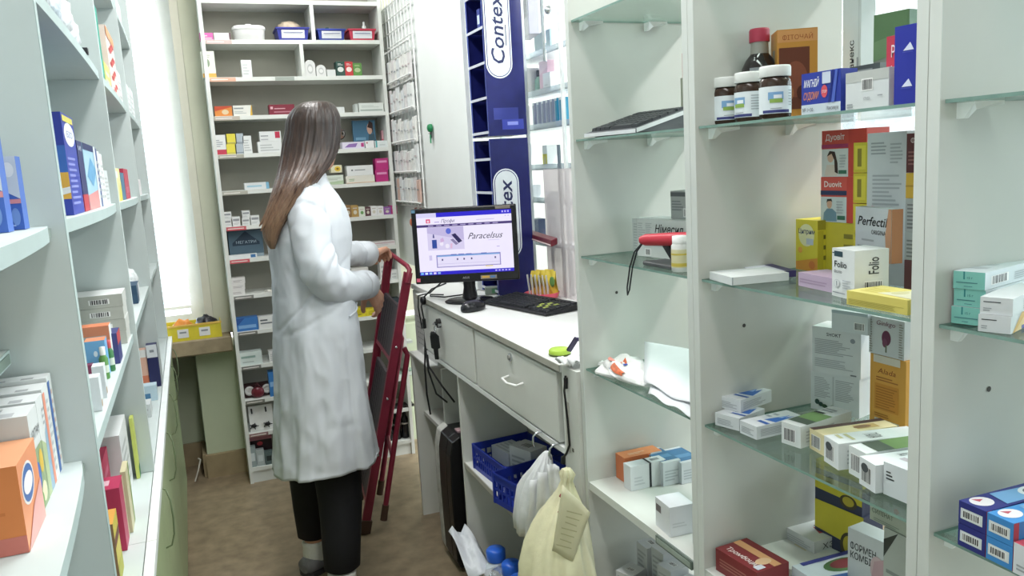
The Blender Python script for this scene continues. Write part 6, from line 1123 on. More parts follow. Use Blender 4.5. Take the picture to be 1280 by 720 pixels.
lb('red and orange patterned tall pack on the upper shelf of the second bay', 2.56, 2.84, 1.71, .185, .06, '#d8c8c0', sum([[('E', 'f', .3+.25*(i % 3)*.8, .05+.07*i, .16, .035, ('#b03a44', '#c85a50', '#b83c48')[i % 3])] for i in range(12)], [])+[('R', 'f', 0, .86, 1, 1, '#d09068')])
lb('small yellow-green pack between the teal and red packs on the upper shelf', 2.36, 2.52, 1.71, .06, .05, '#cfcf6a', LN(2)); lb('white pack beside the red patterned one on the upper shelf', 2.87, 3.0, 1.71, .10, .05, '#d8dcde', LN(3))
lb('dark blue pack in the far bay on the upper left shelf', 3.2, 3.3, 1.71, .05, .05, '#2f3f86'); lb('white carton, nearer one in the far bay on the upper left shelf', 3.34, 3.5, 1.71, .11, .06, '#d2d8da', LN(4)); lb('white carton, farther one in the far bay on the upper left shelf', 3.55, 3.75, 1.71, .12, .06, '#cdd4d6', LN(4))
lb('white carton in the far bay on the topmost left shelf', 3.3, 3.6, 2.05, .09, .06, '#d2d6d8', LN(3))
lb('pale carton on the eye-height shelf of the far bay', 3.2, 3.5, 1.41, .06, .06, '#d6d2d4', [('R', 'f', .1, .4, .3, .8, '#c8788c')])
def fc(label, X, Y, zb, w, d, h, col, dec=(), yaw=0, **kw):
    """carton on the left run turned to face down the aisle; X = its right edge"""
    return carton(label, w, d, h, (X-w/2, Y, zb+G1), LYAW+yaw, col, dec, **kw)
# stacked grey cartons and the middle shelf
for i in range(4):
    fc(('bottom long grey carton of the stack on the middle left shelf', 'second long grey carton from the bottom on the middle left shelf', 'third long grey carton from the bottom on the middle left shelf', 'topmost long grey carton of the stack on the middle left shelf')[i], -.170+.001*(i % 2), 1.97, 1.098+i*.0285, .19, .11, .028, '#b4b5ad', [('B', 'f', .66, .3, .84, .65), ('L', 'f', .08, .2, .5, .8, 3, '#8a8c84')], faces={'t': '#d9dcdc', 'r': '#c3c5c0'})
fc('light blue carton with a red foot facing the aisle on the middle left shelf', -.180, 1.64, 1.098, .034, .04, .070, '#6fa8d4', [('R', 'f', .1, .05, .5, .40, '#9c3c58'), ('R', 'f', .5, .3, .9, .4, '#a8cce4'), ('E', 'f', .5, .65, .1, .08, '#d4e4ee')], faces={'t': '#d58a68'})
fc('small maroon and blue pack before the light blue carton on the middle left shelf', -.200, 1.60, 1.098, .016, .02, .034, '#7a3450', [('R', 'f', 0, 0, 1, .4, '#3a4a8c')])
fc('orange-topped pale carton behind the light blue one on the middle left shelf', -.178, 1.72, 1.098, .055, .04, .084, '#dfe3e0', LN(5), faces={'t': '#d57f58', 'f': '#d58a68'})
for i, (X, Y, g, cp) in enumerate(((-.176, 1.625, '#5a8c4a', '#d9dcd9'), (-.172, 1.69, '#3f7a4a', '#b84848'))):
    t = thing('slim_bottle', ('green and white slim bottle on the middle left shelf', 'green slim bottle with a red cap on the middle left shelf')[i], 'bottle', (X-.008, Y, 1.098+G1)); b = MB(); b.lathe([(.007, 0), (.0078, .002), (.0078, .038), (.004, .046)], (0, 0, 0), M(g, .35), 14); b.lathe([(.0079, .012), (.0079, .026)], (0, 0, 0), '#c9d4c4', 14, caps=False); b.build('bottle_body', t); b = MB(); b.lathe([(.005, .045), (.005, .060), (.0005, .061)], (0, 0, 0), cp, 12); b.build('cap', t)
lb('indigo and red small pack at the far end of the middle left shelf', 1.75, 1.82, 1.098, .062, .03, '#3a3f78', [('R', 'f', 0, .6, 1, 1, '#b8484c')], dx=-.012)
for i, s in enumerate((1.39, 1.475)): lb(('white tube pack nearest on the middle left shelf behind the divider edge', 'second white tube pack on the middle left shelf')[i], s, s+.03, 1.098, .055, .018, '#d6dce0', [('R', 'f', .1, .1, .5, .3, '#b49a80')], dx=-.014)
lb('tall white tube pack at the back of the near end of the middle left shelf', 1.50, 1.56, 1.098, .10, .02, '#dadfe2', LN(4), dx=-.052)
# second bay of the middle shelf
lb('long pale carton lying on the middle shelf of the second bay', 2.2, 2.55, 1.098, .07, .08, '#c9cdca', LN(4), dx=-.03, faces={'t': '#cfa088'})
lb('dark blue and white small pack on the middle shelf of the second bay', 2.62, 2.74, 1.098, .055, .05, '#34506a', [('R', 'f', .5, 0, 1, 1, '#d6dade')], dx=-.02)
for i, s in enumerate((2.82, 2.93, 3.22, 3.40)): lump(12, 16, crum(11+i*1.7, .030, .042, .040), M('#dde2e4', .25, var=.1, bump=.6, scale=60), 'clear_packet', lw(s, -.06, 1.098+G1), ('crinkled white packet on the middle left shelf just before the far divider', 'crinkled white packet touching the far divider on the middle left shelf', 'crinkled white packet just past the far divider on the middle left shelf', 'crinkled white packet farthest along the middle left shelf')[i], 'packet')
# base top, first bay
lb('white carton with fine print lying on the left base top behind the red ones', 1.875, 2.05, .75, .165, .10, '#d9dcdd', LN(5), dx=-.045, faces={'t': '#dfe2e3'})
lb('crimson carton, upper and farther of the pair on the left base top', 1.735, 1.86, .75, .150, .10, '#b02f52', [('R', 'f', .2, .7, .8, .8, '#c86a84')], dx=-.070)
lb('crimson carton, lower and nearer of the pair on the left base top', 1.646, 1.72, .75, .128, .10, '#b4345a', [('R', 't', .3, .2, .7, .3, '#e0b4c0'), ('R', 't', .3, .4, .7, .5, '#d890a4'), ('R', 'f', .8, 0, 1, 1, '#c9bfa0')], dx=-.034)
lb('orange and yellow carton nearest the viewer on the left base top', 1.50, 1.575, .75, .115, .05, '#c9b94c', [('R', 'f', 0, .6, 1, .75, '#6a3a2c'), ('R', 'f', 0, 0, 1, .3, '#a9a83c')], dx=-.036, faces={'t': '#dba04c', 'l': '#8a6a48'})
lb('thin cream carton standing at the front of the left base top', 1.73, 1.80, .75, .13, .010, '#cfc8a4', [('R', 'f', .7, 0, 1, 1, '#8aa05a')], dx=-.028)
lb('thin lime and white carton standing by the second divider on the left base top', 2.055, 2.088, .75, .15, .008, '#c3cc6a', [('R', 'f', 0, 0, 1, .2, '#3f7a4a')], dx=-.030)
# base top, second and far bay: cartons stood against the far divider
fc('apricot and white carton standing against the far divider on the left base top', -.206, 2.995, .75, .05, .04, .135, '#dcb09c', [('R', 'f', 0, 0, 1, .32, '#d07a5c'), ('R', 'f', 0, .8, 1, 1, '#e0e0de')])
fc('navy carton with a white top standing against the far divider on the left base top', -.170, 2.99, .75, .034, .04, .150, '#262a58', [('R', 'f', 0, .70, 1, 1, '#d6dade'), ('R', 'f', .3, .82, .7, .88, '#8a9096')])
fc('blue-white low pack in front of the navy carton on the left base top', -.175, 2.80, .75, .04, .05, .05, '#b9d0dc', [('R', 'f', 0, 0, .5, .5, '#4a7aa0')])
fc('grey-white low carton in front of the blue-white pack on the left base top', -.185, 2.60, .75, .05, .07, .04, '#c9cfd0', LN(2))
lb('white carton with pink print, nearer one on the base top of the far bay', 3.15, 3.35, .75, .10, .07, '#d9d6d8', [('R', 'f', .2, .5, .8, .7, '#c8a4b0')], dx=-.03)
lb('white carton with dark print, farther one on the base top of the far bay', 3.42, 3.65, .75, .12, .07, '#d9dcdc', [('R', 'f', .2, .6, .5, .7, '#5a5f64')], dx=-.03)
# near half bay: vitamin cartons on the low shelf, blue ones above
z = 1.095+G1
P0 = aZ(37, 690, z)
carton('bright orange carton with an oval badge on the low left shelf', .10, .095, .090, (P0.x-.05, P0.y, z), 0, '#d98248', [('R', 'f', 0, 0, 1, .2, '#c9766a'), ('E', 'r', .40, .66, .32, .24, '#e2dcd8'), ('E', 'r', .40, .66, .28, .21, '#4a6aa4'), ('E', 'r', .40, .66, .23, .12, '#e6e4e4'), ('P', 'r', [(0, 0), (1, 0), (1, .5), (.5, .34)], '#d9a09a'), ('E', 't', .5, .5, .16, .2, '#c9d2dc'), ('L', 'f', .1, .3, .9, .7, 5, '#c9743c')], faces={'r': '#dc9068', 't': '#dfa078'})
def vit(y, w, label, fr, h=.114, tw=-.30):
    c = lw(y, -.040, z-G1); th = R(90)+tw; carton(label, w, .15, h, (c.x, c.y, z), th, '#cfd3d3', fr, None, faces={'t': '#d6dadc'})
vit(1.003, .052, 'white carton with bold black word and leafy picture next to the orange one', [('R', 'f', 0, .0, 1, .62, '#8fa07c'), ('E', 'f', .3, .35, .22, .14, '#4a6ab0'), ('E', 'f', .7, .45, .2, .12, '#d2b04a'), ('E', 'f', .6, .15, .25, .1, '#d8d6b0'), ('E', 'f', .25, .1, .2, .09, '#6f9454'), ('T', 'f', 'ASNT PAM', .06, .72, .10, '#33363a', .88), ('L', 't', .1, .1, .5, .9, 4, '#b4b8bc'), ('L', 't', .6, .2, .9, .5, 2, '#a8acb0')], tw=0)
vit(1.052, .040, 'white carton with a pale meadow picture, second in the row on the low left shelf', [('P', 'f', [(.4, 0), (1, 0), (1, .7), (.7, .6)], '#8faabf'), ('P', 'f', [(0, 0), (.5, 0), (.6, .5), (0, .6)], '#a9b890'), ('L', 'f', .6, .7, .95, .9, 3, '#9aa0a4'), ('L', 't', .1, .1, .5, .9, 4, '#a8acb0')], .116, 0)
vit(1.095, .040, 'white carton with a salmon edge, third in the row on the low left shelf', [('R', 'f', 0, 0, .35, .95, '#d68a74'), ('L', 'f', .45, .1, .9, .9, 9, '#b0b4b8'), ('L', 't', .1, .1, .5, .9, 4, '#a0a4a8')], .119, 0)
vit(1.132, .030, 'white carton with a royal blue edge at the divider end of the low left shelf', [('R', 'f', 0, 0, .45, .95, '#3a5f9c'), ('L', 'f', .5, .1, .9, .9, 8, '#c8b0a8'), ('L', 't', .1, .1, .5, .9, 4, '#a0a4a8')], .124, 0)
z = 1.405+G1
def bluepack(x0, x1, Y, yt, label):
    a, c = aY(x0, 283, Y), aY(x1, 283, Y); w = c.x-a.x; h = hz(a, yt)-z; carton(label, w, .03, h, ((a.x+c.x)/2, Y, z), 0, '#3f62b4', [('P', 'f', [(0, .55), (1, .42), (1, 1), (0, 1)], '#c3ccd8'), ('E', 'f', .5, .82, .34, .10, '#e0e4e8'), ('R', 'f', 0, .36, 1, .42, '#d08a90'), ('E', 'f', .6, .18, .25, .12, '#6f90cc'), ('R', 'f', .0, .0, .05, 1, '#2c3a8c'), ('L', 'f', .2, .05, .8, .1, 1, '#9ab0dc')], faces={'r': '#4a6cb8', 'l': '#3a3a86'})
bluepack(9, 31, 1.09, 196, 'smaller blue and white carton on the upper left shelf by the divider')
bluepack(-24, 10, 1.04, 168, 'taller blue and white carton on the upper left shelf at the photo edge')
q = aY(12, 437, LP[0]-.0095)
z = q.z+G1
carton('cream carton with a patterned side at the left photo edge on the middle near shelf', .05, .06, .085, (q.x-.034, 1.075, z), R(0), '#c9bfb0', [('E', 'r', .5, .3+.2*i, .3, .08, ('#b07a5a', '#8a9a70', '#c9a890')[i]) for i in range(3)])
# things on the window sill
t = thing('storage_tray', 'yellow plastic tray with two white labels on the window sill', 'tray', (-.062, 3.99, .7155)); ym2 = M('#d6c63c', .4, var=.08)
b = MB(); w, D, h, tk = .125, .12, .075, .003
for x0, y0, x1, y1 in ((-w, 0, w, tk), (-w, D-tk, w, D), (-w, tk, -w+tk, D-tk), (w-tk, tk, w, D-tk)): b.box(x0, y0, 0, x1, y1, h, ym2)
b.box(-w+tk, tk, 0, w-tk, D-tk, .003, ym2); b.build('tray_body', t); b = MB(); b.box(-w-.003, -.003, h-.008, w+.003, 0, h+.001, M('#e0b85a', .4)); b.box(-w-.003, D, h-.008, w+.003, D+.003, h+.001, ym2); b.build('rim', t)
for x, l in ((-.045, 'left'), (.05, 'right')): b = MB(); b.obox((x, -.001, .035), (.024, 0, 0), (0, .0006, 0), (0, 0, .02), '#dedfe0'); b.obox((x, -.0018, .04), (.015, 0, 0), (0, .0002, 0), (0, 0, .004), '#8a8f94'); b.build('name_label', t)
o = lump(14, 20, crum(21, .05, .035, .05), M('#2b2a30', .3, var=.5, scale=50, bump=.4), 'foil_bag', (-.02, 4.048, .7195), 'black and white crinkled bag standing in the yellow tray', 'bag'); o.rotation_euler.y = .35
o = lump(12, 18, crum(27, .045, .03, .045), M('#dd8c3c', .4, var=.15, bump=.3), 'orange_bag', (-.105, 4.045, .72), 'orange crinkled bag behind the rim of the yellow tray', 'bag')
b = MB(); b.tube([(-.11, 4.062, .115), (-.10, 4.058, .11), (-.115, 4.05, .06), (-.135, 4.04, .01)], .004, '#c9c7bc', 6); tag(b.build('white_lead', None, (0, 0, 0)), 'thin pale lead hanging at the corner of the skirting below the sill', 'cable')
# ------------------------------------------------------------------ the woman in the white coat
def cotton():
    m = bpy.data.materials.new('white_cotton'); m.use_nodes = True; nt = m.node_tree; b = nt.nodes['Principled BSDF']; b.inputs['Base Color'].default_value = lin('#cacfd6')+[1]; b.inputs['Roughness'].default_value = .55
    tc = nt.nodes.new('ShaderNodeTexCoord'); mp = nt.nodes.new('ShaderNodeMapping'); mp.inputs['Scale'].default_value = (1, 1, .6); nt.links.new(tc.outputs['Object'], mp.inputs[0])
    prev = None
    for typ, sc, dist, st in (('RIDGED_MULTIFRACTAL', 4.5, .016, 1), ('RIDGED_MULTIFRACTAL', 12.0, .009, 1)):
        n = nt.nodes.new('ShaderNodeTexNoise'); n.noise_type = typ; n.inputs['Scale'].default_value = sc; n.inputs['Detail'].default_value = 1.2; n.inputs['Distortion'].default_value = .5; nt.links.new(mp.outputs[0], n.inputs['Vector'])
        bp = nt.nodes.new('ShaderNodeBump'); bp.inputs['Strength'].default_value = st; bp.inputs['Distance'].default_value = dist; nt.links.new(n.outputs['Fac'], bp.inputs['Height'])
        if prev: nt.links.new(prev.outputs[0], bp.inputs['Normal'])
        prev = bp
    nt.links.new(prev.outputs[0], b.inputs['Normal']); return m
def woman():
    t = thing('person', 'long-haired woman in a white lab coat, black trousers and white socks, gripping the red ladder', 'person', (.33, 2.80, 0)); O = Vector((.33, 2.80, 0))
    skin = M('#c9977f', .5, var=.05, scale=30, name='skin'); coat = cotton(); trs = M('#0d0d11', .8, var=.2, scale=30, name='black_trousers')
    yw = R(33); fd = Vector((math.cos(yw), math.sin(yw), 0)); sd = Vector((-math.sin(yw), math.cos(yw), 0)); up = Vector((0, 0, 1))   # head: face / left / up
    hc = Vector((.400, 2.83, 1.575)); rot = Matrix((fd, sd, up)).transposed()
    H = lambda a, b_, c: hc+fd*a+sd*b_+up*c
    # --- body, one surface
    b = MB(); sk = skin
    b.ell(H(.004, 0, .030), .086, .072, .082, sk, rot); b.ell(H(.025, 0, -.035), .066, .060, .085, sk, rot); b.ell(H(.045, 0, -.085), .032, .038, .028, sk, rot)
    b.cap(H(.086, 0, .025), H(.106, 0, -.012), .009, .012, sk); b.ell(H(.098, .009, -.016), .010, .009, .008, sk, rot); b.ell(H(.098, -.009, -.016), .010, .009, .008, sk, rot)
    b.cap(H(.072, -.045, .036), H(.072, .045, .036), .014, .014, sk); b.ell(H(.060, .042, -.015), .024, .022, .022, sk, rot); b.ell(H(.060, -.042, -.015), .024, .022, .022, sk, rot)
    b.cap(H(.078, -.02, -.050), H(.078, .02, -.050), .010, .010, sk)
    for s in (1, -1): b.ell(H(-.005, s*.078, .0), .016, .007, .030, sk, rot)
    b.cap(Vector((.365, 2.82, 1.40)), H(-.015, 0, -.05), .058, .052, sk)
    b.cap(Vector((.345, 2.80, 1.28)), Vector((.36, 2.81, 1.40)), .11, .075, sk); b.cap(Vector((.345, 2.80, 1.05)), Vector((.345, 2.80, 1.28)), .10, .11, sk); b.cap(Vector((.34, 2.80, .88)), Vector((.345, 2.80, 1.05)), .115, .10, sk)
    sR, sL = Vector((.348, 2.655, 1.365)), Vector((.372, 2.985, 1.365)); eR, wR = Vector((.365, 2.625, 1.115)), Vector((.575, 2.945, 1.030)); eL, wL = Vector((.475, 3.075, 1.150)), Vector((.660, 3.235, 1.118))
    for s_, e_, w_ in ((sR, eR, wR), (sL, eL, wL)): b.cap(Vector((.355, 2.81, 1.37)), s_, .05, .040, sk); b.cap(s_, e_, .040, .036, sk); b.cap(e_, w_, .037, .024, sk)
    def hand(w_, ax, pn, fingers, thumb, k=1.0):
        """w_ wrist, ax towards the fingers, pn out of the back of the hand; side = across"""
        ax = ax.normalized(); pn = (pn-ax*pn.dot(ax)).normalized(); ac = ax.cross(pn)
        P = lambda a, c, n: w_+ax*a*k+ac*c*k+pn*n*k
        b.cap(P(-.01, 0, 0), P(.02, 0, 0), .023, .022, sk)
        for c in (-.028, -.010, .010, .027): b.cap(P(.012, c*.55, 0), P(.083-.5*abs(c)*.3, c, .004), .0145, .0115, sk)
        for c, ln, cu in fingers:
            p = P(.085-abs(c)*.2, c, .004); ang = 0; L = ln
            for q, (f, r0, r1) in enumerate(((.44, .0098, .009), (.32, .009, .0082), (.24, .0082, .0072))):
                ang += cu[q]; d = ax*math.cos(ang)-pn*math.sin(ang); n = p+d*L*f*k; b.cap(p, n, r0, r1, sk, 10); p = n
        q0, q1, q2, q3 = [P(*v) for v in thumb]
        b.cap(q0, q1, .014, .0115, sk); b.cap(q1, q2, .0112, .0098, sk); b.cap(q2, q3, .0098, .0082, sk)
    # near hand: hanging over the top tread edge and the far rail, fingers curled down
    hand(wR, Vector((.45, .38, -.85)), Vector((.55, -.65, .10)), [(-.028, .062, (.35, .65, .5)), (-.010, .076, (.3, .6, .5)), (.010, .080, (.25, .6, .45)), (.027, .072, (.2, .55, .45))], [(.015, .020, -.006), (.042, .042, -.022), (.072, .046, -.040), (.095, .040, -.052)])
    # far hand: laid over the handle hoop, fingers wrapped round it
    hand(wL, Vector((.55, .80, .02)), Vector((-.15, .10, 1)), [(-.028, .070, (.30, .85, .7)), (-.010, .080, (.25, .85, .7)), (.010, .076, (.3, .85, .7)), (.027, .060, (.35, .9, .7))], [(.012, -.020, -.004), (.040, -.040, -.016), (.068, -.042, -.034), (.088, -.034, -.046)])
    # legs
    aN, aF = Vector((.336, 2.605, .080)), Vector((.285, 2.885, .085))
    for hp, kn, an in ((Vector((.35, 2.74, .84)), Vector((.375, 2.735, .47)), aN), (Vector((.33, 2.88, .84)), Vector((.305, 2.885, .47)), aF)):
        b.cap(hp, kn, .085, .055, sk); b.cap(kn, kn.lerp(an, .35)+Vector((-.012, 0, 0)), .052, .052, sk); b.cap(kn.lerp(an, .35)+Vector((-.012, 0, 0)), an, .052, .036, sk)
    fdir = [Vector((1, -.04, 0)).normalized(), Vector((.80, .60, 0)).normalized()]
    for an, f in ((aN, fdir[0]), (aF, fdir[1])): b.cap(an, an-Vector((0, 0, .035))-f*.02, .034, .028, sk); b.cap(an-Vector((0, 0, .040)), an+f*.13-Vector((0, 0, an.z-.030)), .027, .019, sk)
    b.v = [p-O for p in b.v]
    o = b.build('body', t); md = o.modifiers.new('remesh', 'REMESH'); md.mode = 'VOXEL'; md.voxel_size = .0038; md.use_smooth_shade = True
    ms = o.modifiers.new('smooth', 'SMOOTH'); ms.iterations = 3; ms.factor = .5
    bpy.context.view_layer.update(); me = bpy.data.meshes.new_from_object(o.evaluated_get(bpy.context.evaluated_depsgraph_get())); o.modifiers.clear(); o.data = me
    if not me.materials: me.materials.append(skin)
    # --- face details
    for s in (1, -1):
        m = MB(); m.ell(H(.080, s*.032, .012)-O, .010, .012, .010, '#e8e4e0', rot, 8); m.ell(H(.0895, s*.032, .012)-O, .0018, .0055, .0055, '#3a2a20', rot, 8); m.build('eye', t)
        m = MB(); m.tube([H(.084, s*.014, .042)-O, H(.088, s*.032, .047)-O, H(.074, s*.052, .042)-O], [.0025, .003, .0015], '#3a2a22', 6); m.build('eyebrow', t)
    m = MB(); m.tube([H(.082, -.021, -.051)-O, H(.0895, -.008, -.047)-O, H(.0895, .008, -.047)-O, H(.082, .021, -.051)-O], [.002, .0045, .0045, .002], '#a8585a', 8); m.tube([H(.082, -.019, -.053)-O, H(.088, 0, -.058)-O, H(.082, .019, -.053)-O], [.002, .005, .002], '#a8585a', 8); m.build('lips', t)
    g = MB(); fr = M('#1c1c22', .3)
    for s in (1, -1):
        g.tube([H(.102, s*.034+.024*math.cos(a), .010+.018*math.sin(a))-O for a in [i*PI/8 for i in range(17)]], .0016, fr, 6); g.tube([H(.102, s*.057, .016)-O, H(.085, s*.074, .018)-O, H(-.01, s*.086, .014)-O], .0018, fr, 6)
    g.tube([H(.102, -.011, .014)-O, H(.106, 0, .017)-O, H(.102, .011, .014)-O], .0016, fr, 6); gl = g.build('glasses', t)
    g = MB()
    for s in (1, -1): g.add([H(.102, s*.034+.023*math.cos(i*PI/8), .010+.017*math.sin(i*PI/8))-O for i in range(16)], [tuple(range(16))], glassy('spectacle_lens', '#f4f6f8'))
    g.build('lens', gl)
    # --- trousers, socks, shoes
    m = MB()
    def leg(hp, rows):
        m.loft([[Vector((cx+rx*(1+.03*math.sin(5*a+zz*30))*math.cos(a), cy+ry*math.sin(a), zz))-O for a in [2*PI*i/28 for i in range(28)]] for cx, cy, zz, rx, ry in rows], trs)
    leg(0, [(.35, 2.755, .86, .11, .095), (.352, 2.75, .70, .095, .085), (.358, 2.742, .48, .082, .078), (.370, 2.725, .43, .083, .076), (.365, 2.695, .33, .075, .070), (.354, 2.660, .22, .068, .064), (.341, 2.620, .125, .060, .058), (.341, 2.620, .117, .050, .050)])
    leg(0, [(.33, 2.87, .86, .11, .095), (.325, 2.875, .70, .095, .085), (.305, 2.885, .46, .078, .074), (.290, 2.885, .36, .072, .068), (.282, 2.885, .25, .064, .062), (.283, 2.885, .140, .056, .055), (.284, 2.885, .132, .046, .046)])
    m.build('trousers', t)
    for an, f, k in ((aN, fdir[0], 0), (aF, fdir[1], 1)):
        ac = Vector((-f.y, f.x, 0))
        m = MB(); m.loft([[an+f*(ox+rx*math.cos(a))+ac*rx*.92*math.sin(a)+Vector((0, 0, h))-O for a in [2*PI*i/20 for i in range(20)]] for h, rx, ox in ((-.05, .048, .0), (-.02, .049, 0), (.01, .047, 0), (.020, .048, 0), (.030, .049, 0), (.034, .043, 0))], M('#d9d9d4', .8, bump=.2, scale=90)); m.build('sock', t)
        m = MB(); hz_ = an.z; base = Vector((an.x, an.y, 0))
        def sr(s, w_, h0, h1): c = base+f*s-O; return [c+ac*w_*math.cos(a)+up*((h0+h1)/2+(h1-h0)/2*math.sin(a)) for a in [2*PI*i/20 for i in range(20)]]
        m.loft([sr(-.066, .018, .014, .045), sr(-.058, .036, .008, .064), (sr(-.03, .045, .006, .070)), sr(.01, .047, .006, .074), sr(.06, .048, .006, .068), sr(.10, .047, .006, .052), sr(.15, .044, .007, .044), sr(.178, .030, .010, .034), sr(.186, .012, .014, .026)], M('#77757a', .6, var=.12, scale=50)); sh = m.build('shoe', t)
        m = MB(); 
        def so(s, w_): c = base+f*s-O; return [c-ac*w_+up*.0005, c+ac*w_+up*.0005, c+ac*w_+up*.018, c-ac*w_+up*.018]
        m.loft([so(-.064, .02), so(-.055, .036), so(-.03, .043), so(.06, .047), (so(.12, .049)), so(.165, .042), so(.188, .016)], '#3d3b40', smooth=False); m.build('sole', sh)
    # --- lab coat, one draped surface from hem to collar
    rows = [  # z, centre x, half-depth x, centre y, half-width y
        (.452, .340, .182, 2.80, .215), (.50, .343, .176, 2.80, .212), (.56, .345, .170, 2.80, .206), (.66, .347, .160, 2.80, .198), (.76, .350, .152, 2.80, .192), (.85, .353, .147, 2.80, .188), (.93, .355, .142, 2.80, .180),
        (1.00, .354, .134, 2.80, .168), (1.06, .353, .128, 2.80, .160), (1.12, .352, .127, 2.80, .162), (1.18, .354, .134, 2.80, .168), (1.24, .358, .139, 2.80, .174), (1.29, .360, .134, 2.805, .178), (1.335, .362, .120, 2.81, .176), (1.375, .364, .100, 2.815, .160), (1.405, .366, .082, 2.818, .125), (1.43, .368, .070, 2.82, .088), (1.452, .370, .066, 2.822, .074)]
    n = 168; tb = R(14)
    def rid(x, y, q): return 1-2.2*abs(noise.noise(Vector((x, y, q))))
    wr = random.Random(12); WR = [(zk, wr.uniform(-2.6, -.3), wr.choice((-1, 1))*wr.uniform(.06, .16), wr.uniform(.04, .07), wr.uniform(.005, .009)) for zk in (1.00, 1.05, 1.10)]
    def cring(zz, cx, rx, cy, ry):
        out = []
        for i in range(n):
            a = 2*PI*i/n; low = max(0, min(1, (1.0-zz)/.5)); p = Vector((math.cos(a), math.sin(a), 0))
            f = 1+low*(.030*math.sin(6*a+.8)+.022*math.sin(11*a+2-zz*2)+.012*math.sin(17*a+zz*6))
            f += .026*noise.noise(Vector((p.x*2.2, p.y*2.2, zz*7)))+.022*rid(p.x*2.0+zz*2, p.y*2.0, zz*5)+.014*rid(p.x*4, p.y*4-zz*3, zz*11)+low*.030*rid(p.x*3, p.y*3, zz*1.6)
            wv = math.exp(-((zz-1.04)/.10)**2); f += wv*(.024*rid(p.x*2.2+zz*6, p.y*2.2+zz*4, zz*9)+.008*rid(p.x*4, p.y*4, zz*26))
            f -= sum(dp*(.5+.5*math.cos(a-ak))**3*math.exp(-((zz-zk-sl*math.sin(a-ak))/wd)**2) for zk, ak, sl, dp, wd in WR)
            # side pleat nearest the viewer, and the front edge
            for ac, dp in ((-PI*.40, .060), (.10, .022)): f -= dp*low*math.exp(-((math.atan2(math.sin(a-ac), math.cos(a-ac)))/.045)**2)
            ex = abs(math.cos(a))**.86*math.copysign(1, math.cos(a)); ey = abs(math.sin(a))**.86*math.copysign(1, math.sin(a))
            q = Vector((rx*ex*f, ry*ey*f, 0)); q = Vector((q.x*math.cos(tb)-q.y*math.sin(tb)*.45, q.x*math.sin(tb)*.6+q.y*math.cos(tb), 0))
            dz = 0
            if zz < .47: dz = .018*math.sin(a+2.2)-.014*math.exp(-((math.atan2(math.sin(a+1.2), math.cos(a+1.2)))/.5)**2)
            out.append(Vector((cx, cy, zz+dz))+q-O)
        return out
    rr_ = []
    for (r0, r1) in zip(rows, rows[1:]):
        st = max(2, int((r1[0]-r0[0])/.008))
        for k in range(st): u = k/st; rr_.append(cring(*[x0+(x1-x0)*u for x0, x1 in zip(r0, r1)]))
    rr_.append(cring(*rows[-1]))
    m = MB(); m.loft(rr_, coat, caps=False); c = m.build('lab_coat', t); s_ = c.modifiers.new('cloth', 'SOLIDIFY'); s_.thickness = .004
    m = MB(); m.loft([[Vector((.368+rx*math.cos(a)+.0, 2.822+ry*math.sin(a), zz+.018*math.cos(a+PI)))-O for a in [2*PI*i/40 for i in range(40)]] for rx, ry, zz in ((.078, .098, 1.425), (.073, .086, 1.445), (.068, .076, 1.468), (.064, .070, 1.47), (.064, .070, 1.45))], coat, caps=False); m.build('collar', c)
    def sleeve(pts, rad, seed, name='sleeve'):
        m = MB(); fine = []; P = [Vector(p) for p in pts]; N = 110
        def cat(i, u):
            p0, p1, p2, p3 = P[max(i-1, 0)], P[i], P[i+1], P[min(i+2, len(P)-1)]
            return .5*((2*p1)+(p2-p0)*u+(2*p0-5*p1+4*p2-p3)*u*u+(3*p1-p0-3*p2+p3)*u**3)
        path = []; rads = []; cr = random.Random(seed); creases = [(uk+cr.uniform(-.02, .02), cr.uniform(0, 2*PI), cr.uniform(-.10, .10), cr.uniform(.08, .16), cr.uniform(.006, .012)) for uk in (.22, .36, .42, .46, .495, .53, .57, .63, .72, .84)]
        for k in range(N+1):
            f = k/N*(len(P)-1); i = min(int(f), len(P)-2); path.append(cat(i, f-i)); rads.append(rad[i]+(rad[i+1]-rad[i])*(f-i))
        nrm = None; rings = []
        for k, p in enumerate(path):
            d = (path[min(k+1, N)]-path[max(k-1, 0)]).normalized()
            nrm = d.orthogonal().normalized() if nrm is None else (nrm-d*nrm.dot(d)).normalized(); bb = d.cross(nrm); u = k/N
            eb = math.exp(-((u-.48)/.14)**2)+.5*math.exp(-((u-.85)/.1)**2)
            def crease(a): return sum(dp*(.5+.5*math.cos(a-ak))**2*math.exp(-((u-uk-sl*math.sin(a-ak))/wd)**2) for uk, ak, sl, dp, wd in creases)
            rings.append([p+(nrm*math.cos(a)+bb*math.sin(a))*rads[k]*(1-crease(a)+eb*.05*(1-2.4*abs(noise.noise(Vector((math.cos(a)*.8+seed, math.sin(a)*.8, u*17)))))+.07*(1-2.2*abs(noise.noise(Vector((math.cos(a)*1.1+seed, math.sin(a)*1.1+u*2, u*7)))))+.05*noise.noise(Vector((math.cos(a)*1.6+seed, math.sin(a)*1.6, u*9))))-O for a in [2*PI*j/56 for j in range(56)]])
        m.loft(rings, coat, caps=False); o = m.build(name, c); q = o.modifiers.new('cloth', 'SOLIDIFY'); q.thickness = .003
        # turned-back cuff
        e, d = path[-1], (path[-1]-path[-4]).normalized(); a_ = d.orthogonal().normalized(); bb = d.cross(a_); r = rads[-1]
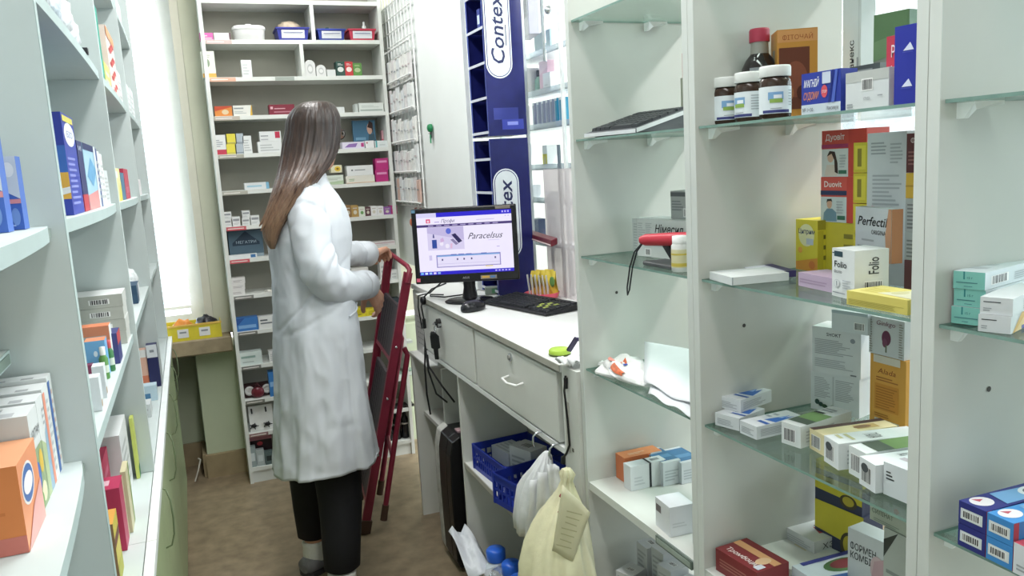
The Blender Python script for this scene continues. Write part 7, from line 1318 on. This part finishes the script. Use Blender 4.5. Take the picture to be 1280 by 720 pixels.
        m = MB(); m.loft([[e+d*s+(a_*math.cos(a)+bb*math.sin(a))*rr2*(1+.05*noise.noise(Vector((math.cos(a)*2, math.sin(a)*2, s*30+seed))))-O for a in [2*PI*j/32 for j in range(32)]] for s, rr2 in ((-.062, r+.001), (-.06, r+.007), (-.02, r+.009), (.008, r+.008), (.010, r+.003), (-.01, r-.004))], coat, caps=False); m.build('cuff', o)
    sleeve([(.352, 2.735, 1.385), (.343, 2.668, 1.345), (.345, 2.628, 1.25), (.362, 2.610, 1.130), (.432, 2.700, 1.075), (.505, 2.830, 1.050), (.560, 2.925, 1.038)], [.056, .062, .062, .060, .058, .052, .046], 3)
    sleeve([(.372, 2.92, 1.385), (.378, 2.975, 1.34), (.425, 3.03, 1.24), (.475, 3.075, 1.155), (.56, 3.15, 1.135), (.635, 3.215, 1.122)], [.060, .064, .060, .056, .048, .043], 8)
    # pocket welt and belt seam on the near side
    m = MB()
    def cs(a, zz, l=.004):
        i = min(range(len(rows)-1), key=lambda q: abs(rows[q][0]-zz)); r0, r1 = (rows[i], rows[i+1]) if rows[i][0] <= zz else (rows[i-1], rows[i]); u = (zz-r0[0])/(r1[0]-r0[0])
        rg = cring(zz, *[x0+(x1-x0)*u for x0, x1 in zip(r0[1:], r1[1:])]); k = int(a/(2*PI)*n) % n; p = rg[k]; ctr = sum(rg, Vector())/n; return p+(p-ctr).normalized()*l
    m.tube([cs(2*PI-1.05+i*.14, .975+.004*i) for i in range(7)], .0035, coat, 8); m.build('pocket_welt', c)
    # --- hair: crown to long tapering ends, thinning to the back
    hm = bpy.data.materials.new('brown_hair'); hm.use_nodes = True; nt = hm.node_tree; bs_ = nt.nodes['Principled BSDF']; bs_.inputs['Roughness'].default_value = .38; bs_.inputs['Specular IOR Level'].default_value = .5
    tc = nt.nodes.new('ShaderNodeTexCoord'); sp = nt.nodes.new('ShaderNodeSeparateXYZ'); nt.links.new(tc.outputs['Object'], sp.inputs[0])
    nz = nt.nodes.new('ShaderNodeTexNoise'); mp = nt.nodes.new('ShaderNodeMapping'); mp.inputs['Scale'].default_value = (70, 70, 5); nt.links.new(tc.outputs['Object'], mp.inputs[0]); nt.links.new(mp.outputs[0], nz.inputs['Vector']); nz.inputs['Scale'].default_value = 1.6; nz.inputs['Detail'].default_value = 3
    mr = nt.nodes.new('ShaderNodeMapRange'); mr.inputs['From Min'].default_value = 1.56; mr.inputs['From Max'].default_value = 1.28; nt.links.new(sp.outputs['Z'], mr.inputs['Value'])
    ad = nt.nodes.new('ShaderNodeMath'); ad.operation = 'MULTIPLY_ADD'; ad.inputs[1].default_value = .9; ad.inputs[2].default_value = -.42; nt.links.new(nz.outputs['Fac'], ad.inputs[0])
    a2 = nt.nodes.new('ShaderNodeMath'); a2.operation = 'ADD'; nt.links.new(ad.outputs[0], a2.inputs[0]); nt.links.new(mr.outputs[0], a2.inputs[1])
    rp = nt.nodes.new('ShaderNodeValToRGB'); rp.color_ramp.elements[0].color = lin('#2a201d')+[1]; rp.color_ramp.elements[1].color = lin('#80654f')+[1]; e = rp.color_ramp.elements.new(.45); e.color = lin('#4a372e')+[1]
    nt.links.new(a2.outputs[0], rp.inputs[0]); nt.links.new(rp.outputs[0], bs_.inputs['Base Color'])
    bp = nt.nodes.new('ShaderNodeBump'); bp.inputs['Strength'].default_value = .5; bp.inputs['Distance'].default_value = .004; nt.links.new(nz.outputs['Fac'], bp.inputs['Height']); nt.links.new(bp.outputs[0], bs_.inputs['Normal'])
    def px(y, l, r, cy): a, c_ = aY(l, y, cy), aY(r, y, cy); return (a.x+c_.x)/2, (c_.x-a.x)/2, (a.z+c_.z)/2
    hrows = [(126.5, 388, 402, 2.83, .022), (128, 378, 411, 2.83, .048), (131.5, 371, 417, 2.83, .070), (138, 364, 421, 2.83, .088), (149, 358, 425, 2.83, .099), (165, 356, 426, 2.83, .102), (180, 353, 425, 2.828, .104), (195, 351, 421, 2.82, .104), (210, 348, 412, 2.80, .106), (222, 345, 402, 2.77, .108), (236, 341, 391, 2.735, .100), (252, 336, 376, 2.715, .088), (268, 331, 364, 2.70, .074), (282, 328, 355, 2.69, .058), (294, 329, 349, 2.685, .042), (304, 333, 346, 2.68, .026), (311, 338, 344, 2.68, .010)]
    fine = []
    for q in range(len(hrows)-1):
        P4 = [hrows[max(q-1, 0)], hrows[q], hrows[q+1], hrows[min(q+2, len(hrows)-1)]]; st_ = 5
        for k in range(st_):
            u = k/st_; fine.append((q+u,)+tuple(.5*((2*b1)+(c1-a1)*u+(2*a1-5*b1+4*c1-d1)*u*u+(3*b1-a1-3*c1+d1)*u**3) for a1, b1, c1, d1 in zip(*P4)))
    fine.append((len(hrows)-1,)+hrows[-1])
    m = MB(); rg = []; nh = 160
    for q, y, l, r, cy, ry in fine:
        cx, rx, zz = px(y, l, r, cy); ring = []
        for i in range(nh):
            a = 2*PI*i/nh; st = min(1, q/7); k = 1+st*(.016*math.sin(31*a+q*.25)+.012*math.sin(53*a+1-q*.2)+.05*noise.noise(Vector((math.cos(a)*4, math.sin(a)*4, q*.12))))
            p = Vector((cx+rx*k*math.cos(a), cy+ry*k*math.sin(a), zz))
            # leave the face free
            dv = p-hc; fa = dv.dot(fd); la = dv.dot(sd)
            if -.15 < dv.z < .062 and fa > .012 and abs(la) < .075: p -= fd*(fa-.012)*min(1, (.062-dv.z)/.02, (dv.z+.15)/.05)*max(0, min(1, (.078-abs(la))/.02))
            ring.append(p-O)
        rg.append(ring)
    m.loft(rg, hm); m.build('hair', t)
    # loose strands
    for s, (x0, y0, x1, y1, x2, y2, cy) in enumerate(((352, 235, 336, 270, 326, 289, 2.66), (360, 240, 345, 272, 335, 300, 2.655), (372, 228, 358, 254, 344, 286, 2.635), (384, 222, 372, 243, 357, 270, 2.63), (346, 240, 334, 268, 324, 283, 2.68), (400, 205, 397, 216, 383, 236, 2.66))):
        m = MB(); pts = [aY(x, y, cy) for x, y in ((x0, y0), (x1, y1), (x2, y2))]; pts = [pts[0], pts[0].lerp(pts[1], .5), pts[1], pts[1].lerp(pts[2], .5), pts[2]]; m.tube([p-O for p in pts], [.0015, .009, .009, .006, .0015], hm, 10); m.build('hair_lock', t)
woman()
# ------------------------------------------------------------------ light and camera
w = bpy.data.worlds.new('daylight'); S.world = w; w.use_nodes = True; nt = w.node_tree; bg = nt.nodes['Background']
bg.inputs['Color'].default_value = (.97, .98, 1, 1); bg.inputs['Strength'].default_value = 2.6
LAMPS = [(.30, .35), (.30, 1.75), (.30, 3.1), (2.0, .8), (2.0, 2.8)]
for i, (x, y) in enumerate(LAMPS):
    t = thing('ceiling_light', ('white ceiling light over the near end of the aisle', 'white ceiling light over the middle of the aisle', 'white ceiling light over the far end of the aisle', 'white ceiling light over the near part of the shop', 'white ceiling light over the far part of the shop')[i], 'ceiling light', (x, y, 2.75))
    b = MB(); b.box(-.12, -.6, -.05, .12, .6, 0, '#e6e8e8'); b.build('housing', t)
    b = MB(); b.box(-.10, -.57, -.056, .10, .57, -.0502, M('#f6faff', .5, emit=3.0, var=.01)); b.build('diffuser', t)
    l = bpy.data.lights.new('tube_light', 'AREA'); l.shape = 'RECTANGLE'; l.size = .2; l.size_y = 1.1; l.energy = (13, 17, 17, 75, 75)[i]; l.color = (1.0, .99, .965)
    o = bpy.data.objects.new('tube_light', l); COL.objects.link(o); o.parent = t; o.location = (0, 0, -.062)
# daylight coming through the two windows
for nm, loc, rot, sx, sy, e in (('window_daylight', (-.33, 4.45, 1.6), (R(-90), 0, 0), .6, 1.6, 22), ('shop_window_daylight', (3.75, 1.2, 1.6), (0, R(90), 0), 1.8, 5.2, 130)):
    l = bpy.data.lights.new(nm, 'AREA'); l.shape = 'RECTANGLE'; l.size = sx; l.size_y = sy; l.energy = e; l.color = (.98, .99, 1)
    o = bpy.data.objects.new(nm, l); COL.objects.link(o); o.location = loc; o.rotation_euler = rot
cam = bpy.data.cameras.new('camera'); co = bpy.data.objects.new('camera', cam); COL.objects.link(co); S.camera = co
cam.sensor_fit = 'HORIZONTAL'; cam.sensor_width = 36; cam.lens = FPX/1280*36; cam.clip_start = .02
m = Matrix.Identity(4)
for i, v in enumerate((CR, CU, -CF)):
    for j in range(3): m[j][i] = v[j]
m.translation = EYE; co.matrix_world = m
vs = S.view_settings; vs.view_transform = 'Standard'; vs.look = 'None'; vs.gamma = 1; vs.exposure = -0.02; vs.use_curve_mapping = False
S.cycles.use_denoising = True; S.cycles.max_bounces = 10; S.cycles.transparent_max_bounces = 24; S.cycles.sample_clamp_indirect = 6
